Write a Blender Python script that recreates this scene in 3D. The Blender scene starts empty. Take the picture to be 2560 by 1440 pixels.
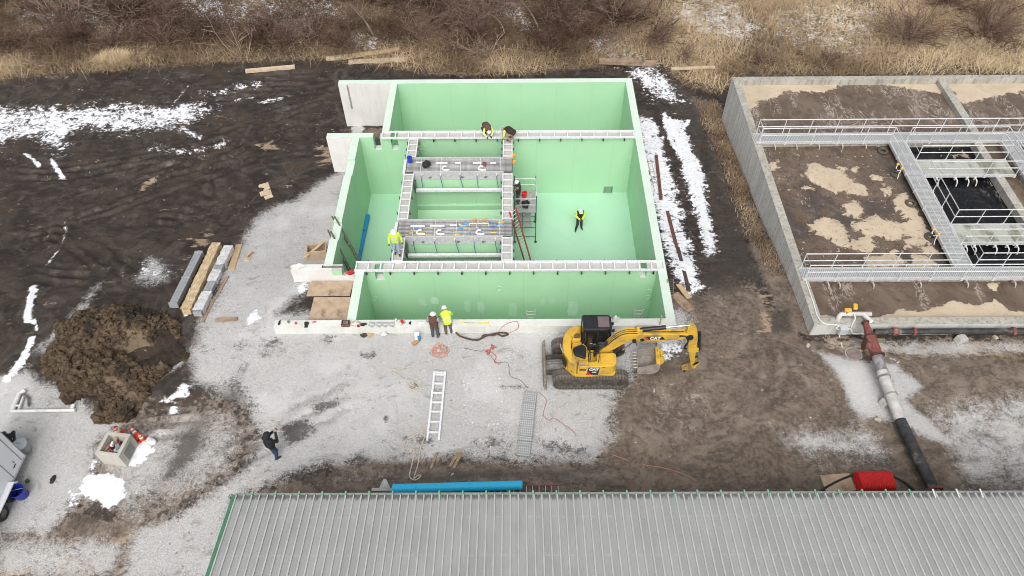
import bpy, bmesh, math, random
import numpy as np
from math import sin, cos, pi, radians, atan2, sqrt, hypot
from mathutils import Vector, Matrix
random.seed(7)
NPR = np.random.RandomState(11)
scene = bpy.context.scene
COL = scene.collection

# ------------------------------------------------------------------ camera, world, sun, exposure
FPX, CAMH = 1860.58, 30.0
PITCH, YAW, ROLL = radians(49.529), radians(.5803), radians(-.7428)
def cam_axes():
    f = np.array([0, cos(PITCH), -sin(PITCH)]); u = np.array([0, sin(PITCH), cos(PITCH)]); r = np.array([1., 0, 0])
    Z = np.array([[cos(YAW), -sin(YAW), 0], [sin(YAW), cos(YAW), 0], [0, 0, 1]])
    f, u, r = Z @ f, Z @ u, Z @ r
    c, s = cos(ROLL), sin(ROLL)
    return c * r + s * u, -s * r + c * u, f
C_R, C_U, C_F = cam_axes()
cd = bpy.data.cameras.new('camera'); cam = bpy.data.objects.new('camera', cd); COL.objects.link(cam)
cd.sensor_width = 36.0; cd.lens = FPX / 2560 * 36.0; cd.clip_start = .5; cd.clip_end = 3000
cam.matrix_world = Matrix(((C_R[0], C_U[0], -C_F[0], 0), (C_R[1], C_U[1], -C_F[1], 0), (C_R[2], C_U[2], -C_F[2], CAMH), (0, 0, 0, 1)))
scene.camera = cam
SUN_EL, SUN_AZ = radians(50), radians(-176)      # azimuth measured from +y towards +x; light comes from the left and a little behind the camera
w = bpy.data.worlds.new('World'); scene.world = w; w.use_nodes = True
wn = w.node_tree; wn.nodes.clear()
sky = wn.nodes.new('ShaderNodeTexSky'); sky.sky_type = 'NISHITA'; sky.sun_disc = False
sky.sun_elevation = SUN_EL; sky.sun_rotation = SUN_AZ; sky.air_density = 1.0; sky.dust_density = 6.0; sky.ozone_density = 1.0
hs = wn.nodes.new('ShaderNodeHueSaturation'); hs.inputs['Saturation'].default_value = .16
bg = wn.nodes.new('ShaderNodeBackground'); bg.inputs['Strength'].default_value = .15
wo = wn.nodes.new('ShaderNodeOutputWorld')
wn.links.new(sky.outputs[0], hs.inputs['Color']); wn.links.new(hs.outputs[0], bg.inputs['Color']); wn.links.new(bg.outputs[0], wo.inputs['Surface'])
sd = bpy.data.lights.new('sun', 'SUN'); sd.energy = 1.0; sd.angle = radians(40); sd.color = (1, .97, .93)
sun = bpy.data.objects.new('sun', sd); COL.objects.link(sun)
sdir = Vector((sin(SUN_AZ) * cos(SUN_EL), cos(SUN_AZ) * cos(SUN_EL), sin(SUN_EL)))
sun.rotation_euler = sdir.to_track_quat('Z', 'Y').to_euler(); sun.location = sdir * 80
scene.view_settings.view_transform = 'Standard'; scene.view_settings.look = 'None'
scene.view_settings.exposure = .14; scene.view_settings.gamma = 1; scene.view_settings.use_curve_mapping = False
scene.render.engine = 'CYCLES'; scene.cycles.use_denoising = True
scene.cycles.max_bounces = 6; scene.cycles.diffuse_bounces = 2; scene.cycles.glossy_bounces = 2; scene.cycles.transmission_bounces = 3
scene.cycles.filter_width = 1.0

# ------------------------------------------------------------------ survey: points measured in the photograph to places on the site (metres, z = 0 at the front gravel)
TY = np.array([-400, 22.6, 24.5, 26.5, 30, 33, 38, 43.5, 48, 400.])
TZ_ = np.array([0, 0, -.12, -.38, -1.25, -1.8, -2.35, -3.05, -3.2, -3.2])
def tz(x, y):
    x = np.asarray(x, float); y = np.asarray(y, float)
    s = 0
    for o in (-1.2, -.6, 0, .6, 1.2): s = s + np.interp(y + o, TY, TZ_)
    s = s / 5
    s = s - .3 * np.clip((x - 12) / 3, 0, 1) * np.clip((y - 20.5) / 2, 0, 1) * np.clip((30 - y) / 5, 0, 1)
    return s
def ray(px, py): return C_F + C_R * (px - 1280) / FPX - C_U * (py - 720) / FPX
def G(px, py, z=0.):
    d = ray(px, py); t = (z - CAMH) / d[2]; return Vector(d * t + np.array([0, 0, CAMH]))
def gp(px, py, dz=0.):
    z = 0.
    for _ in range(8):
        p = G(px, py, z + dz); z = float(tz(p.x, p.y))
    return Vector((p.x, p.y, z + dz))
def on_y(px, py, y):
    d = ray(px, py); return Vector(d * (y / d[1]) + np.array([0, 0, CAMH]))

# ------------------------------------------------------------------ materials
MATS = {}
class NT:
    def __init__(s, name):
        s.m = bpy.data.materials.new(name); s.m.use_nodes = True; s.t = s.m.node_tree
        s.b = s.t.nodes['Principled BSDF']; MATS[name] = s.m
    def n(s, typ, props=None, **ins):
        k = s.t.nodes.new('ShaderNode' + typ)
        for a, b in (props or {}).items(): setattr(k, a, b)
        for a, b in ins.items():
            a = a.replace('_', ' ')
            sock = k.inputs[int(a[1:])] if a[0] == 'i' and a[1:].isdigit() else k.inputs[a]
            s.set(sock, b)
        return k
    def set(s, sock, v):
        if hasattr(v, 'is_output') or isinstance(v, bpy.types.NodeSocket): s.t.links.new(v, sock)
        elif isinstance(v, bpy.types.Node): s.t.links.new(v.outputs[0], sock)
        else:
            if isinstance(v, (tuple, list)) and len(v) == 3 and sock.type == 'RGBA': v = (*v, 1)
            sock.default_value = v
    def pos(s): return s.n('NewGeometry').outputs['Position']
    def obj(s): return s.n('TexCoord').outputs['Object']
    def noise(s, vec, scale, detail=4, rough=.55, dist=0, out=0):
        return s.n('TexNoise', None, Vector=vec, Scale=scale, Detail=detail, Roughness=rough, Distortion=dist).outputs[out]
    def stretch(s, vec, sc, rot=0):
        return s.n('Mapping', None, Vector=vec, Scale=sc, Rotation=(0, 0, rot)).outputs[0]
    def math(s, op, a, b=0., c=0., clamp=False): 
        return s.n('Math', dict(operation=op, use_clamp=clamp), i0=a, i1=b, i2=c).outputs[0]
    def ramp(s, v, lo, hi, a=0., b=1.):
        return s.n('MapRange', dict(interpolation_type='SMOOTHSTEP'), i0=v, i1=lo, i2=hi, i3=a, i4=b).outputs[0]
    def mix(s, f, a, b, blend='MIX'):
        k = s.t.nodes.new('ShaderNodeMix'); k.data_type = 'RGBA'; k.blend_type = blend
        s.set(k.inputs[0], f); s.set(k.inputs[6], a); s.set(k.inputs[7], b); return k.outputs[2]
    def bump(s, h, strength=.5, dist=.03):
        s.set(s.b.inputs['Normal'], s.n('Bump', None, Height=h, Strength=strength, Distance=dist).outputs[0])
    def fin(s, col, rough=.8, metal=0., spec=.5):
        s.set(s.b.inputs['Base Color'], col); s.set(s.b.inputs['Roughness'], rough); s.set(s.b.inputs['Metallic'], metal)
        s.b.inputs['Specular IOR Level'].default_value = spec
        return s.m
def pm(name, c1, c2=None, scale=6., rough=.6, metal=0., bump=0., detail=4, lo=.35, hi=.65, dirt=None, dirt_amt=.5, spec=.5):
    """plain procedural material: two tones mixed by noise, optional dirt blotches"""
    if name in MATS: return MATS[name]
    k = NT(name)
    if c2 is None: c2 = tuple(x * .8 for x in c1)
    v = k.obj(); nz = k.noise(v, scale, detail)
    col = k.mix(k.ramp(nz, lo, hi), c1, c2)
    if dirt:
        d = k.noise(v, scale * .45, 5, .65); col = k.mix(k.ramp(d, .62 - dirt_amt * .25, .75 - dirt_amt * .1), col, dirt)
    if bump: k.bump(nz, bump, .02)
    return k.fin(col, rough, metal, spec)

# ------------------------------------------------------------------ mesh building
def rz(a): return Matrix.Rotation(a, 3, 'Z')
class MB:
    def __init__(s): s.v = []; s.f = []; s.mi = []
    def add(s, vs, fs, mi=0):
        b = len(s.v); s.v += [tuple(p) for p in vs]
        for q in fs: s.f.append(tuple(b + i for i in q)); s.mi.append(mi)
        return s
    def box(s, c, d, R=None, mi=0, faces=None):
        hx, hy, hz = d[0] / 2, d[1] / 2, d[2] / 2
        P = [Vector((x, y, z)) for z in (-hz, hz) for y in (-hy, hy) for x in (-hx, hx)]
        if R is not None:
            if isinstance(R, (int, float)): R = rz(R)
            P = [R @ p for p in P]
        c = Vector(c); P = [p + c for p in P]
        F = [(0, 2, 3, 1), (4, 5, 7, 6), (0, 1, 5, 4), (2, 6, 7, 3), (0, 4, 6, 2), (1, 3, 7, 5)]   # -z +z -y +y -x +x
        b = len(s.v); s.v += [tuple(p) for p in P]
        for i, q in enumerate(F):
            s.f.append(tuple(b + j for j in q)); s.mi.append(faces[i] if faces else mi)
        return s
    def bb(s, x0, x1, y0, y1, z0, z1, mi=0, faces=None):
        return s.box(((x0 + x1) / 2, (y0 + y1) / 2, (z0 + z1) / 2), (x1 - x0, y1 - y0, z1 - z0), None, mi, faces)
    def beam(s, p, q, w_, h, mi=0, up=(0, 0, 1)):
        p = Vector(p); q = Vector(q); d = q - p; L = d.length; d.normalize(); up = Vector(up)
        if abs(d.dot(up)) > .98: up = Vector((0, 1, 0))
        r = d.cross(up).normalized(); u = r.cross(d)
        return s.box((p + q) / 2, (w_, L, h), Matrix((r, d, u)).transposed(), mi)
    def tube(s, pts, r, n=8, mi=0, cap=True, closed=False):
        pts = [Vector(p) for p in pts]; N = len(pts)
        rs = r if isinstance(r, (list, tuple)) else [r] * N
        rings = []; ref = None
        for i, p in enumerate(pts):
            if closed: t = pts[(i + 1) % N] - pts[i - 1]
            else: t = pts[min(i + 1, N - 1)] - pts[max(i - 1, 0)]
            if t.length < 1e-9: t = Vector((0, 0, 1))
            t.normalize()
            if ref is None: ref = Vector((0, 0, 1)) if abs(t.z) < .9 else Vector((1, 0, 0))
            a = t.cross(ref)
            if a.length < 1e-4: a = t.cross(Vector((0, 1, .3)))
            a.normalize(); b_ = a.cross(t); ref = -b_ if False else b_ if b_.dot(ref) > 0 else -b_
            rings.append([p + (a * cos(2 * pi * k / n) + b_ * sin(2 * pi * k / n)) * rs[i] for k in range(n)])
        vs = [p for R_ in rings for p in R_]; fs = []
        for i in range(N if closed else N - 1):
            j = (i + 1) % N
            for k in range(n): fs.append((i * n + k, i * n + (k + 1) % n, j * n + (k + 1) % n, j * n + k))
        if cap and not closed: fs.append(tuple(range(n))[::-1]); fs.append(tuple((N - 1) * n + k for k in range(n)))
        return s.add(vs, fs, mi)
    def pipe(s, pts, ro, ri, n=16, mi=0, mi2=None):
        """open-ended straight pipe with a wall"""
        p, q = Vector(pts[0]), Vector(pts[-1]); d = (q - p).normalized()
        a = d.cross(Vector((0, 0, 1)) if abs(d.z) < .9 else Vector((1, 0, 0))).normalized(); b_ = a.cross(d)
        vs = []
        for c, r in ((p, ro), (q, ro), (q, ri), (p, ri)):
            vs += [c + (a * cos(2 * pi * k / n) + b_ * sin(2 * pi * k / n)) * r for k in range(n)]
        for i in range(4):
            j = (i + 1) % 4
            s.add([], [], 0)
        b = len(s.v); s.v += [tuple(x) for x in vs]
        for i in range(4):
            j = (i + 1) % 4
            for k in range(n):
                s.f.append((b + i * n + k, b + i * n + (k + 1) % n, b + j * n + (k + 1) % n, b + j * n + k)); s.mi.append(mi if i != 2 else (mi2 if mi2 is not None else mi))
        return s
    def prism(s, poly, a0, a1, axis='z', mi=0, cap_mi=None):
        def P(u, v, t):
            return (u, v, t) if axis == 'z' else (u, t, v) if axis == 'y' else (t, u, v)
        n = len(poly); vs = [P(u, v, a0) for u, v in poly] + [P(u, v, a1) for u, v in poly]
        b = len(s.v); s.v += vs
        for i in range(n):
            j = (i + 1) % n; s.f.append((b + i, b + j, b + n + j, b + n + i)); s.mi.append(mi)
        cm = mi if cap_mi is None else cap_mi
        s.f.append(tuple(b + i for i in range(n))[::-1]); s.mi.append(cm)
        s.f.append(tuple(b + n + i for i in range(n))); s.mi.append(cm)
        return s
    def lathe(s, prof, c=(0, 0, 0), n=20, mi=0, M=None):
        vs = []; c = Vector(c)
        for r, z in prof:
            for k in range(n):
                p = Vector((r * cos(2 * pi * k / n), r * sin(2 * pi * k / n), z))
                if M is not None: p = M @ p
                vs.append(p + c)
        fs = []
        for i in range(len(prof) - 1):
            for k in range(n): fs.append((i * n + k, i * n + (k + 1) % n, (i + 1) * n + (k + 1) % n, (i + 1) * n + k))
        return s.add(vs, fs, mi)
    def ell(s, c, r, nu=12, nv=8, mi=0, R=None):
        vs = []; c = Vector(c)
        if not isinstance(r, (tuple, list)): r = (r, r, r)
        for i in range(nv + 1):
            th = pi * i / nv
            for k in range(nu):
                p = Vector((r[0] * sin(th) * cos(2 * pi * k / nu), r[1] * sin(th) * sin(2 * pi * k / nu), r[2] * cos(th)))
                if R is not None: p = R @ p
                vs.append(c + p)
        fs = [(i * nu + k, (i + 1) * nu + k, (i + 1) * nu + (k + 1) % nu, i * nu + (k + 1) % nu) for i in range(nv) for k in range(nu)]
        return s.add(vs, fs, mi)
    def lump(s, c, r, sd=0, mi=0, n=(9, 6), amp=.28):
        """irregular lump (stone, bag, clod)"""
        b = len(s.v); s.ell(c, r, n[0], n[1], mi); rr = random.Random(sd); c = Vector(c)
        ph = [rr.uniform(0, 6.28) for _ in range(6)]
        for i in range(b, len(s.v)):
            d = Vector(s.v[i]) - c; u = d.normalized() if d.length else d
            k = 1 + amp * (.5 * sin(3 * u.x + ph[0]) * sin(4 * u.y + ph[1]) + .4 * sin(6 * u.z + ph[2] + 3 * u.x) + .3 * sin(7 * u.y + ph[3]))
            s.v[i] = tuple(c + d * k)
        return s
    def mesh(s, name, mats, smooth=False):
        me = bpy.data.meshes.new(name); me.from_pydata(s.v, [], s.f)
        for m in (mats if isinstance(mats, (list, tuple)) else [mats]): me.materials.append(m)
        me.polygons.foreach_set('material_index', s.mi)
        if smooth: me.polygons.foreach_set('use_smooth', [True] * len(s.f))
        bm = bmesh.new(); bm.from_mesh(me); bmesh.ops.recalc_face_normals(bm, faces=bm.faces); bm.to_mesh(me); bm.free()
        me.update(); return me
    def build(s, name, mats, parent=None, loc=(0, 0, 0), rot=0., smooth=False, bevel=0., **tags):
        o = bpy.data.objects.new(name, s.mesh(name, mats, smooth)); COL.objects.link(o); o.location = loc
        o.rotation_euler = (0, 0, rot) if isinstance(rot, (int, float)) else rot
        if parent is not None: o.parent = parent
        if bevel:
            md = o.modifiers.new('bevel', 'BEVEL'); md.width = bevel; md.segments = 2; md.limit_method = 'ANGLE'; md.angle_limit = radians(40)
        if smooth: 
            try: o.data.set_sharp_from_angle(angle=radians(40))
            except Exception: pass
        for k, v in tags.items():
            if v is not None: o[k] = v
        return o
def tag(o, label=None, cat=None, group=None, kind=None):
    for k, v in (('label', label), ('category', cat), ('group', group), ('kind', kind)):
        if v is not None: o[k] = v
    return o
def thing(name, label, cat, loc=(0, 0, 0), rot=0., group=None):
    o = bpy.data.objects.new(name, None); COL.objects.link(o); o.location = loc; o.empty_display_size = .2
    o.rotation_euler = (0, 0, rot) if isinstance(rot, (int, float)) else rot
    return tag(o, label, cat, group)
def dup(root, loc, rot=None, label=None, group=None, parent=None):
    r = root.copy(); COL.objects.link(r); r.location = loc
    if rot is not None: r.rotation_euler = (0, 0, rot) if isinstance(rot, (int, float)) else rot
    if parent is not None: r.parent = parent
    tag(r, label, None, group)
    for ch in list(root.children):
        c = ch.copy(); COL.objects.link(c); c.parent = r
        for g in list(ch.children):
            d = g.copy(); COL.objects.link(d); d.parent = c
    return r
def share(name, me, parent, loc, rot=(0, 0, 0)):
    o = bpy.data.objects.new(name, me); COL.objects.link(o); o.parent = parent; o.location = loc
    o.rotation_euler = (0, 0, rot) if isinstance(rot, (int, float)) else rot
    return o
def catmull(pts, k=6, closed=False):
    pts = [Vector(p) for p in pts]; n = len(pts); out = []
    for i in range(n if closed else n - 1):
        g = lambda j: pts[j % n] if closed else pts[max(0, min(n - 1, j))]
        a, b, c, d = g(i - 1), g(i), g(i + 1), g(i + 2)
        for t in range(k):
            t /= k
            out.append(.5 * ((2 * b) + (c - a) * t + (2 * a - 5 * b + 4 * c - d) * t * t + (3 * b - a - 3 * c + d) * t ** 3))
    if not closed: out.append(pts[-1])
    return out
def text_mesh(txt, size, mat_, parent, M, name='lettering', ext=.004, bold=0.):
    c = bpy.data.curves.new('t', 'FONT'); c.body = txt; c.size = size; c.extrude = ext; c.offset = bold; c.align_x = 'CENTER'; c.align_y = 'CENTER'
    o = bpy.data.objects.new('t', c); COL.objects.link(o)
    me = bpy.data.meshes.new_from_object(o.evaluated_get(bpy.context.evaluated_depsgraph_get()))
    bpy.data.objects.remove(o); me.materials.clear(); me.materials.append(mat_)
    q = bpy.data.objects.new(name, me); COL.objects.link(q); q.parent = parent; q.matrix_local = M
    return q
# ------------------------------------------------------------------ ground sheet with gravel, mud, straw litter and snow
def _h(ix, iy, s):
    n = (ix.astype(np.int64) * 374761393 + iy.astype(np.int64) * 668265263 + s * 974634777) & 0x7fffffff
    n = ((n ^ (n >> 13)) * 1274126177) & 0x7fffffff
    return ((n ^ (n >> 16)) & 0xffff) / 65535.
def vn(x, y, sc, seed=0):
    x = np.asarray(x) * sc; y = np.asarray(y) * sc; ix = np.floor(x); iy = np.floor(y); fx = x - ix; fy = y - iy
    fx = fx * fx * (3 - 2 * fx); fy = fy * fy * (3 - 2 * fy)
    a, b, c, d = _h(ix, iy, seed), _h(ix + 1, iy, seed), _h(ix, iy + 1, seed), _h(ix + 1, iy + 1, seed)
    return (a * (1 - fx) + b * fx) * (1 - fy) + (c * (1 - fx) + d * fx) * fy
def fbm(x, y, sc, o=4, seed=0, g=.5):
    s = 0; a = 1; t = 0
    for i in range(o): s = s + a * vn(x, y, sc * 2 ** i, seed + i * 17); t += a; a *= g
    return s / t
def sdist(X, Y, poly):
    """signed distance (positive inside) to a polygon of site points"""
    P = np.array([(p[0], p[1]) for p in poly]); n = len(P); d = np.full(X.shape, 1e9); ins = np.zeros(X.shape, bool)
    for i in range(n):
        ax, ay = P[i]; bx, by = P[(i + 1) % n]; ex, ey = bx - ax, by - ay
        t = np.clip(((X - ax) * ex + (Y - ay) * ey) / (ex * ex + ey * ey + 1e-9), 0, 1)
        d = np.minimum(d, np.hypot(X - ax - t * ex, Y - ay - t * ey))
        c = ((ay > Y) != (by > Y)) & (X < ex * (Y - ay) / (ey if abs(ey) > 1e-9 else 1e-9) + ax); ins ^= c
    return np.where(ins, d, -d)
def ldist(X, Y, pts):
    d = np.full(X.shape, 1e9)
    for a, b in zip(pts[:-1], pts[1:]):
        ex, ey = b[0] - a[0], b[1] - a[1]; t = np.clip(((X - a[0]) * ex + (Y - a[1]) * ey) / (ex * ex + ey * ey + 1e-9), 0, 1)
        d = np.minimum(d, np.hypot(X - a[0] - t * ex, Y - a[1] - t * ey))
    return d
def W(pts): return [tuple(gp(*p))[:2] for p in pts]
GX0, GX1, GY0, GY1, GS = -50., 50., 7., 68., .135
gx = np.arange(GX0, GX1 + GS / 2, GS); gy = np.arange(GY0, GY1 + GS / 2, GS)
XX, YY = np.meshgrid(gx, gy)
def layer(items):
    m = np.zeros(XX.shape)
    for pts, soft, wt in items:
        P = np.array(pts); x0, y0 = P.min(0) - soft; x1, y1 = P.max(0) + soft
        i0, i1 = np.searchsorted(gx, [x0, x1]); j0, j1 = np.searchsorted(gy, [y0, y1])
        if i1 <= i0 or j1 <= j0: continue
        sx = XX[j0:j1, i0:i1]; sy = YY[j0:j1, i0:i1]
        m[j0:j1, i0:i1] = np.maximum(m[j0:j1, i0:i1], wt * np.clip(.5 + sdist(sx, sy, pts) / (2 * soft), 0, 1))
    return m
def lines(m, items):
    for pts, wd, wt in items:
        P = np.array(pts); x0, y0 = P.min(0) - 2 * wd; x1, y1 = P.max(0) + 2 * wd
        i0, i1 = np.searchsorted(gx, [x0, x1]); j0, j1 = np.searchsorted(gy, [y0, y1])
        d = ldist(XX[j0:j1, i0:i1], YY[j0:j1, i0:i1], pts)
        m[j0:j1, i0:i1] = np.maximum(m[j0:j1, i0:i1], wt * np.clip(1 - d / (2 * wd), 0, 1))
    return m
L_gravel = layer([
 (W([(862, 425), (800, 452), (740, 500), (690, 515), (640, 545), (610, 600), (590, 640), (560, 690), (545, 740), (500, 790), (490, 850), (470, 900), (480, 950), (560, 985), (620, 1010), (640, 1060), (650, 1120), (600, 1180), (520, 1240), (440, 1290), (330, 1330), (300, 1460), (540, 1460), (590, 1240), (700, 1200), (800, 1160), (950, 1148), (1150, 1140), (1300, 1155), (1480, 1150), (1530, 1090), (1530, 1000), (1560, 960), (1600, 905), (1720, 860), (1720, 780), (700, 780), (850, 660)]), 1.1, .95),
 (W([(-40, 950), (70, 925), (110, 960), (200, 1000), (250, 1040), (300, 1060), (230, 1120), (240, 1200), (180, 1260), (120, 1330), (-40, 1340)]), .9, .98),
 (W([(-40, 1330), (120, 1330), (330, 1330), (300, 1460), (-40, 1460)]), .8, .62),
 (W([(325, 700), (370, 635), (430, 660), (430, 710), (350, 725)]), .7, .62),
 (W([(60, 880), (130, 820), (250, 690), (290, 650), (240, 770), (170, 830), (110, 900)]), .5, .5),
 (W([(878, 318), (900, 310), (912, 322), (905, 334), (880, 333)]), .25, .95),
 (W([(480, 900), (400, 950), (320, 960), (340, 930), (420, 890)]), .4, .7),
 (W([(2035, 875), (2130, 898), (2240, 912), (2310, 965), (2265, 1000), (2330, 1060), (2400, 1120), (2330, 1100), (2220, 1050), (2150, 1045), (2120, 1010), (2110, 960)]), .5, .95),
 (W([(2270, 1010), (2560, 960), (2700, 1000), (2700, 1250), (2400, 1240), (2330, 1100)]), 1.2, .56),
 (W([(1880, 1060), (2160, 1045), (2240, 1100), (2240, 1180), (2000, 1160)]), 1., .54),
 (W([(240, 1070), (440, 1020), (600, 1000), (650, 1120), (560, 1240), (300, 1320), (200, 1260), (190, 1190)]), 2.0, .62),
 (W([(600, 1240), (720, 1190), (950, 1145), (1480, 1145), (1560, 1180), (1500, 1250)]), .8, .34),
 (W([(1560, 960), (1700, 900), (1850, 960), (1800, 1150), (1560, 1150)]), 1.5, .3),
 (W([(2060, 842), (2700, 850), (2700, 890), (2300, 900), (2060, 872)]), .5, .55)])
L_brown = layer([
 (W([(1540, 735), (1720, 735), (1830, 700), (1890, 720), (1960, 790), (2030, 850), (2700, 850), (2700, 1260), (560, 1260), (720, 1190), (950, 1140), (1480, 1140), (1530, 1000), (1560, 950), (1700, 860)]), 1., 1.),
 (W([(1800, 255), (1830, 330), (1900, 540), (2040, 845), (1960, 830), (1880, 640), (1810, 480), (1765, 330), (1720, 240)]), .8, 1.),
 (W([(230, 1060), (440, 1010), (600, 1000), (650, 1120), (560, 1240), (300, 1320), (220, 1260), (180, 1200)]), 2.2, 1.0),
 (W([(-40, 1310), (560, 1240), (560, 1460), (-40, 1460)]), 1., .8),
 (W([(840, 320), (980, 320), (960, 350), (900, 350)]), .4, .7)])
L_straw = layer([
 (W([(-500, -260), (3100, -260), (3100, 190), (1840, 188), (1790, 235), (1700, 205), (1640, 150), (1500, 165), (1300, 186), (1100, 190), (950, 166), (800, 150), (560, 155), (400, 168), (200, 180), (0, 200), (-300, 215)]), .7, 1.),
 (W([(1800, 250), (1840, 330), (1890, 520), (1870, 520), (1800, 380), (1760, 300), (1755, 240)]), .7, .62),
 (W([(2030, 838), (2120, 842), (2300, 850), (2700, 852), (2700, 930), (2350, 905), (2150, 880), (2060, 862)]), .6, .58)])
L_snow = layer([
 (W([(-60, 275), (150, 266), (330, 260), (520, 256), (545, 275), (430, 322), (300, 332), (200, 322), (165, 352), (150, 388), (90, 348), (30, 352), (-60, 385)]), 1.0, .6),
 (W([(1592, 285), (1632, 296), (1652, 330), (1684, 450), (1726, 600), (1744, 690), (1768, 722), (1720, 738), (1685, 690), (1650, 590), (1625, 480), (1602, 380)]), .4, .7),
 (W([(1660, 292), (1704, 300), (1722, 350), (1757, 430), (1792, 630), (1768, 645), (1748, 560), (1710, 440), (1682, 350)]), .35, .86),
 (W([(1560, 165), (1640, 150), (1690, 215), (1730, 260), (1640, 252), (1600, 212)]), .8, .56),
 (W([(1440, 100), (1520, 80), (1620, 140), (1600, 190), (1500, 140)]), .8, .48),
 (W([(198, 1228), (213, 1186), (270, 1184), (312, 1205), (312, 1240), (272, 1277), (240, 1250)]), .18, .98),
 (W([(318, 1168), (340, 1108), (372, 1098), (388, 1130), (345, 1165)]), .15, .98),
 (W([(168, 1225), (178, 1222), (192, 1262), (176, 1268)]), .15, .9),
 (W([(220, 1180), (232, 1145), (242, 1150), (236, 1185)]), .15, .8),
 (W([(402, 1003), (465, 958), (478, 985), (430, 1012)]), .25, .8),
 (W([(420, 1020), (440, 1010), (448, 1030), (425, 1035)]), .15, .85),
 (W([(335, 690), (360, 655), (440, 680), (400, 700)]), .5, .5),
 (W([(612, 796), (640, 776), (655, 796), (622, 812)]), .2, .85),
 (W([(740, 716), (765, 700), (768, 720), (750, 742)]), .2, .8),
 (W([(1630, 50), (1720, -10), (1830, -10), (1910, 70), (1850, 105), (1760, 95), (1690, 62)]), 1., .5),
 (W([(560, -10), (860, -10), (900, 60), (700, 90), (560, 60)]), .8, .42), (W([(0, -10), (330, -10), (330, 90), (0, 90)]), .8, .4), (W([(1900, 20), (2200, 0), (2200, 150), (1950, 130)]), .8, .4),
 (W([(1150, -10), (1290, -10), (1350, 70), (1330, 90), (1240, 40)]), .8, .5),
 (W([(430, -10), (560, -20), (600, 80), (500, 60)]), .8, .48),
 (W([(870, 80), (960, 90), (940, 125), (880, 120)]), .6, .5),
 (W([(1640, 850), (1700, 850), (1720, 885), (1650, 905)]), .4, .55),
 (W([(2180, 880), (2240, 890), (2250, 905), (2200, 900)]), .3, .6)])
L_snow = lines(L_snow, [(W(p), wd, wt) for p, wd, wt in [
 ([(128, 397), (140, 420), (160, 447)], .12, 1.), ([(62, 385), (80, 396), (96, 411)], .12, .95), ([(84, 718), (74, 760), (68, 800)], .16, 1.),
 ([(84, 800), (92, 822)], .1, .95), ([(80, 846), (60, 890), (48, 905)], .16, 1.), ([(50, 905), (20, 945)], .22, 1.), ([(120, 660), (150, 620), (165, 580), (160, 550)], .08, .6),
 ([(545, 655), (500, 710), (465, 790)], .12, .9), ([(1660, 285), (1675, 340), (1690, 372)], .2, .9), ([(1690, 360), (1720, 300)], .15, .9),
 ([(430, 262), (470, 215)], .1, .5), ([(660, 255), (700, 247)], .25, .62), ([(440, 300), (470, 330), (500, 345)], .2, .55), ([(520, 230), (640, 215)], .5, .45), ([(380, 370), (480, 380), (560, 360)], .5, .42), ([(590, 252), (630, 244)], .2, .6)]])
L_tan = layer([(W(p), s_, w_) for p, s_, w_ in [
 ([(690, 465), (730, 458), (735, 470), (700, 475)], .3, .7), ([(640, 360), (690, 352), (700, 375), (650, 378)], .4, .6), ([(790, 365), (850, 360), (850, 400), (800, 420)], .5, .6),
 ([(455, 600), (520, 570), (530, 620), (470, 640)], .5, .55), ([(330, 470), (420, 420), (430, 430), (350, 480)], .3, .55), ([(1890, 740), (1930, 735), (1935, 830), (1900, 830)], .3, .6),
 ([(0, 1380), (300, 1330), (400, 1400), (200, 1460), (0, 1460)], 1.5, .62), ([(2060, 850), (2560, 855), (2560, 885), (2200, 900), (2060, 880)], .6, .6), ([(270, 1060), (340, 1050), (330, 1075), (280, 1080)], .3, .6)]])
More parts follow.
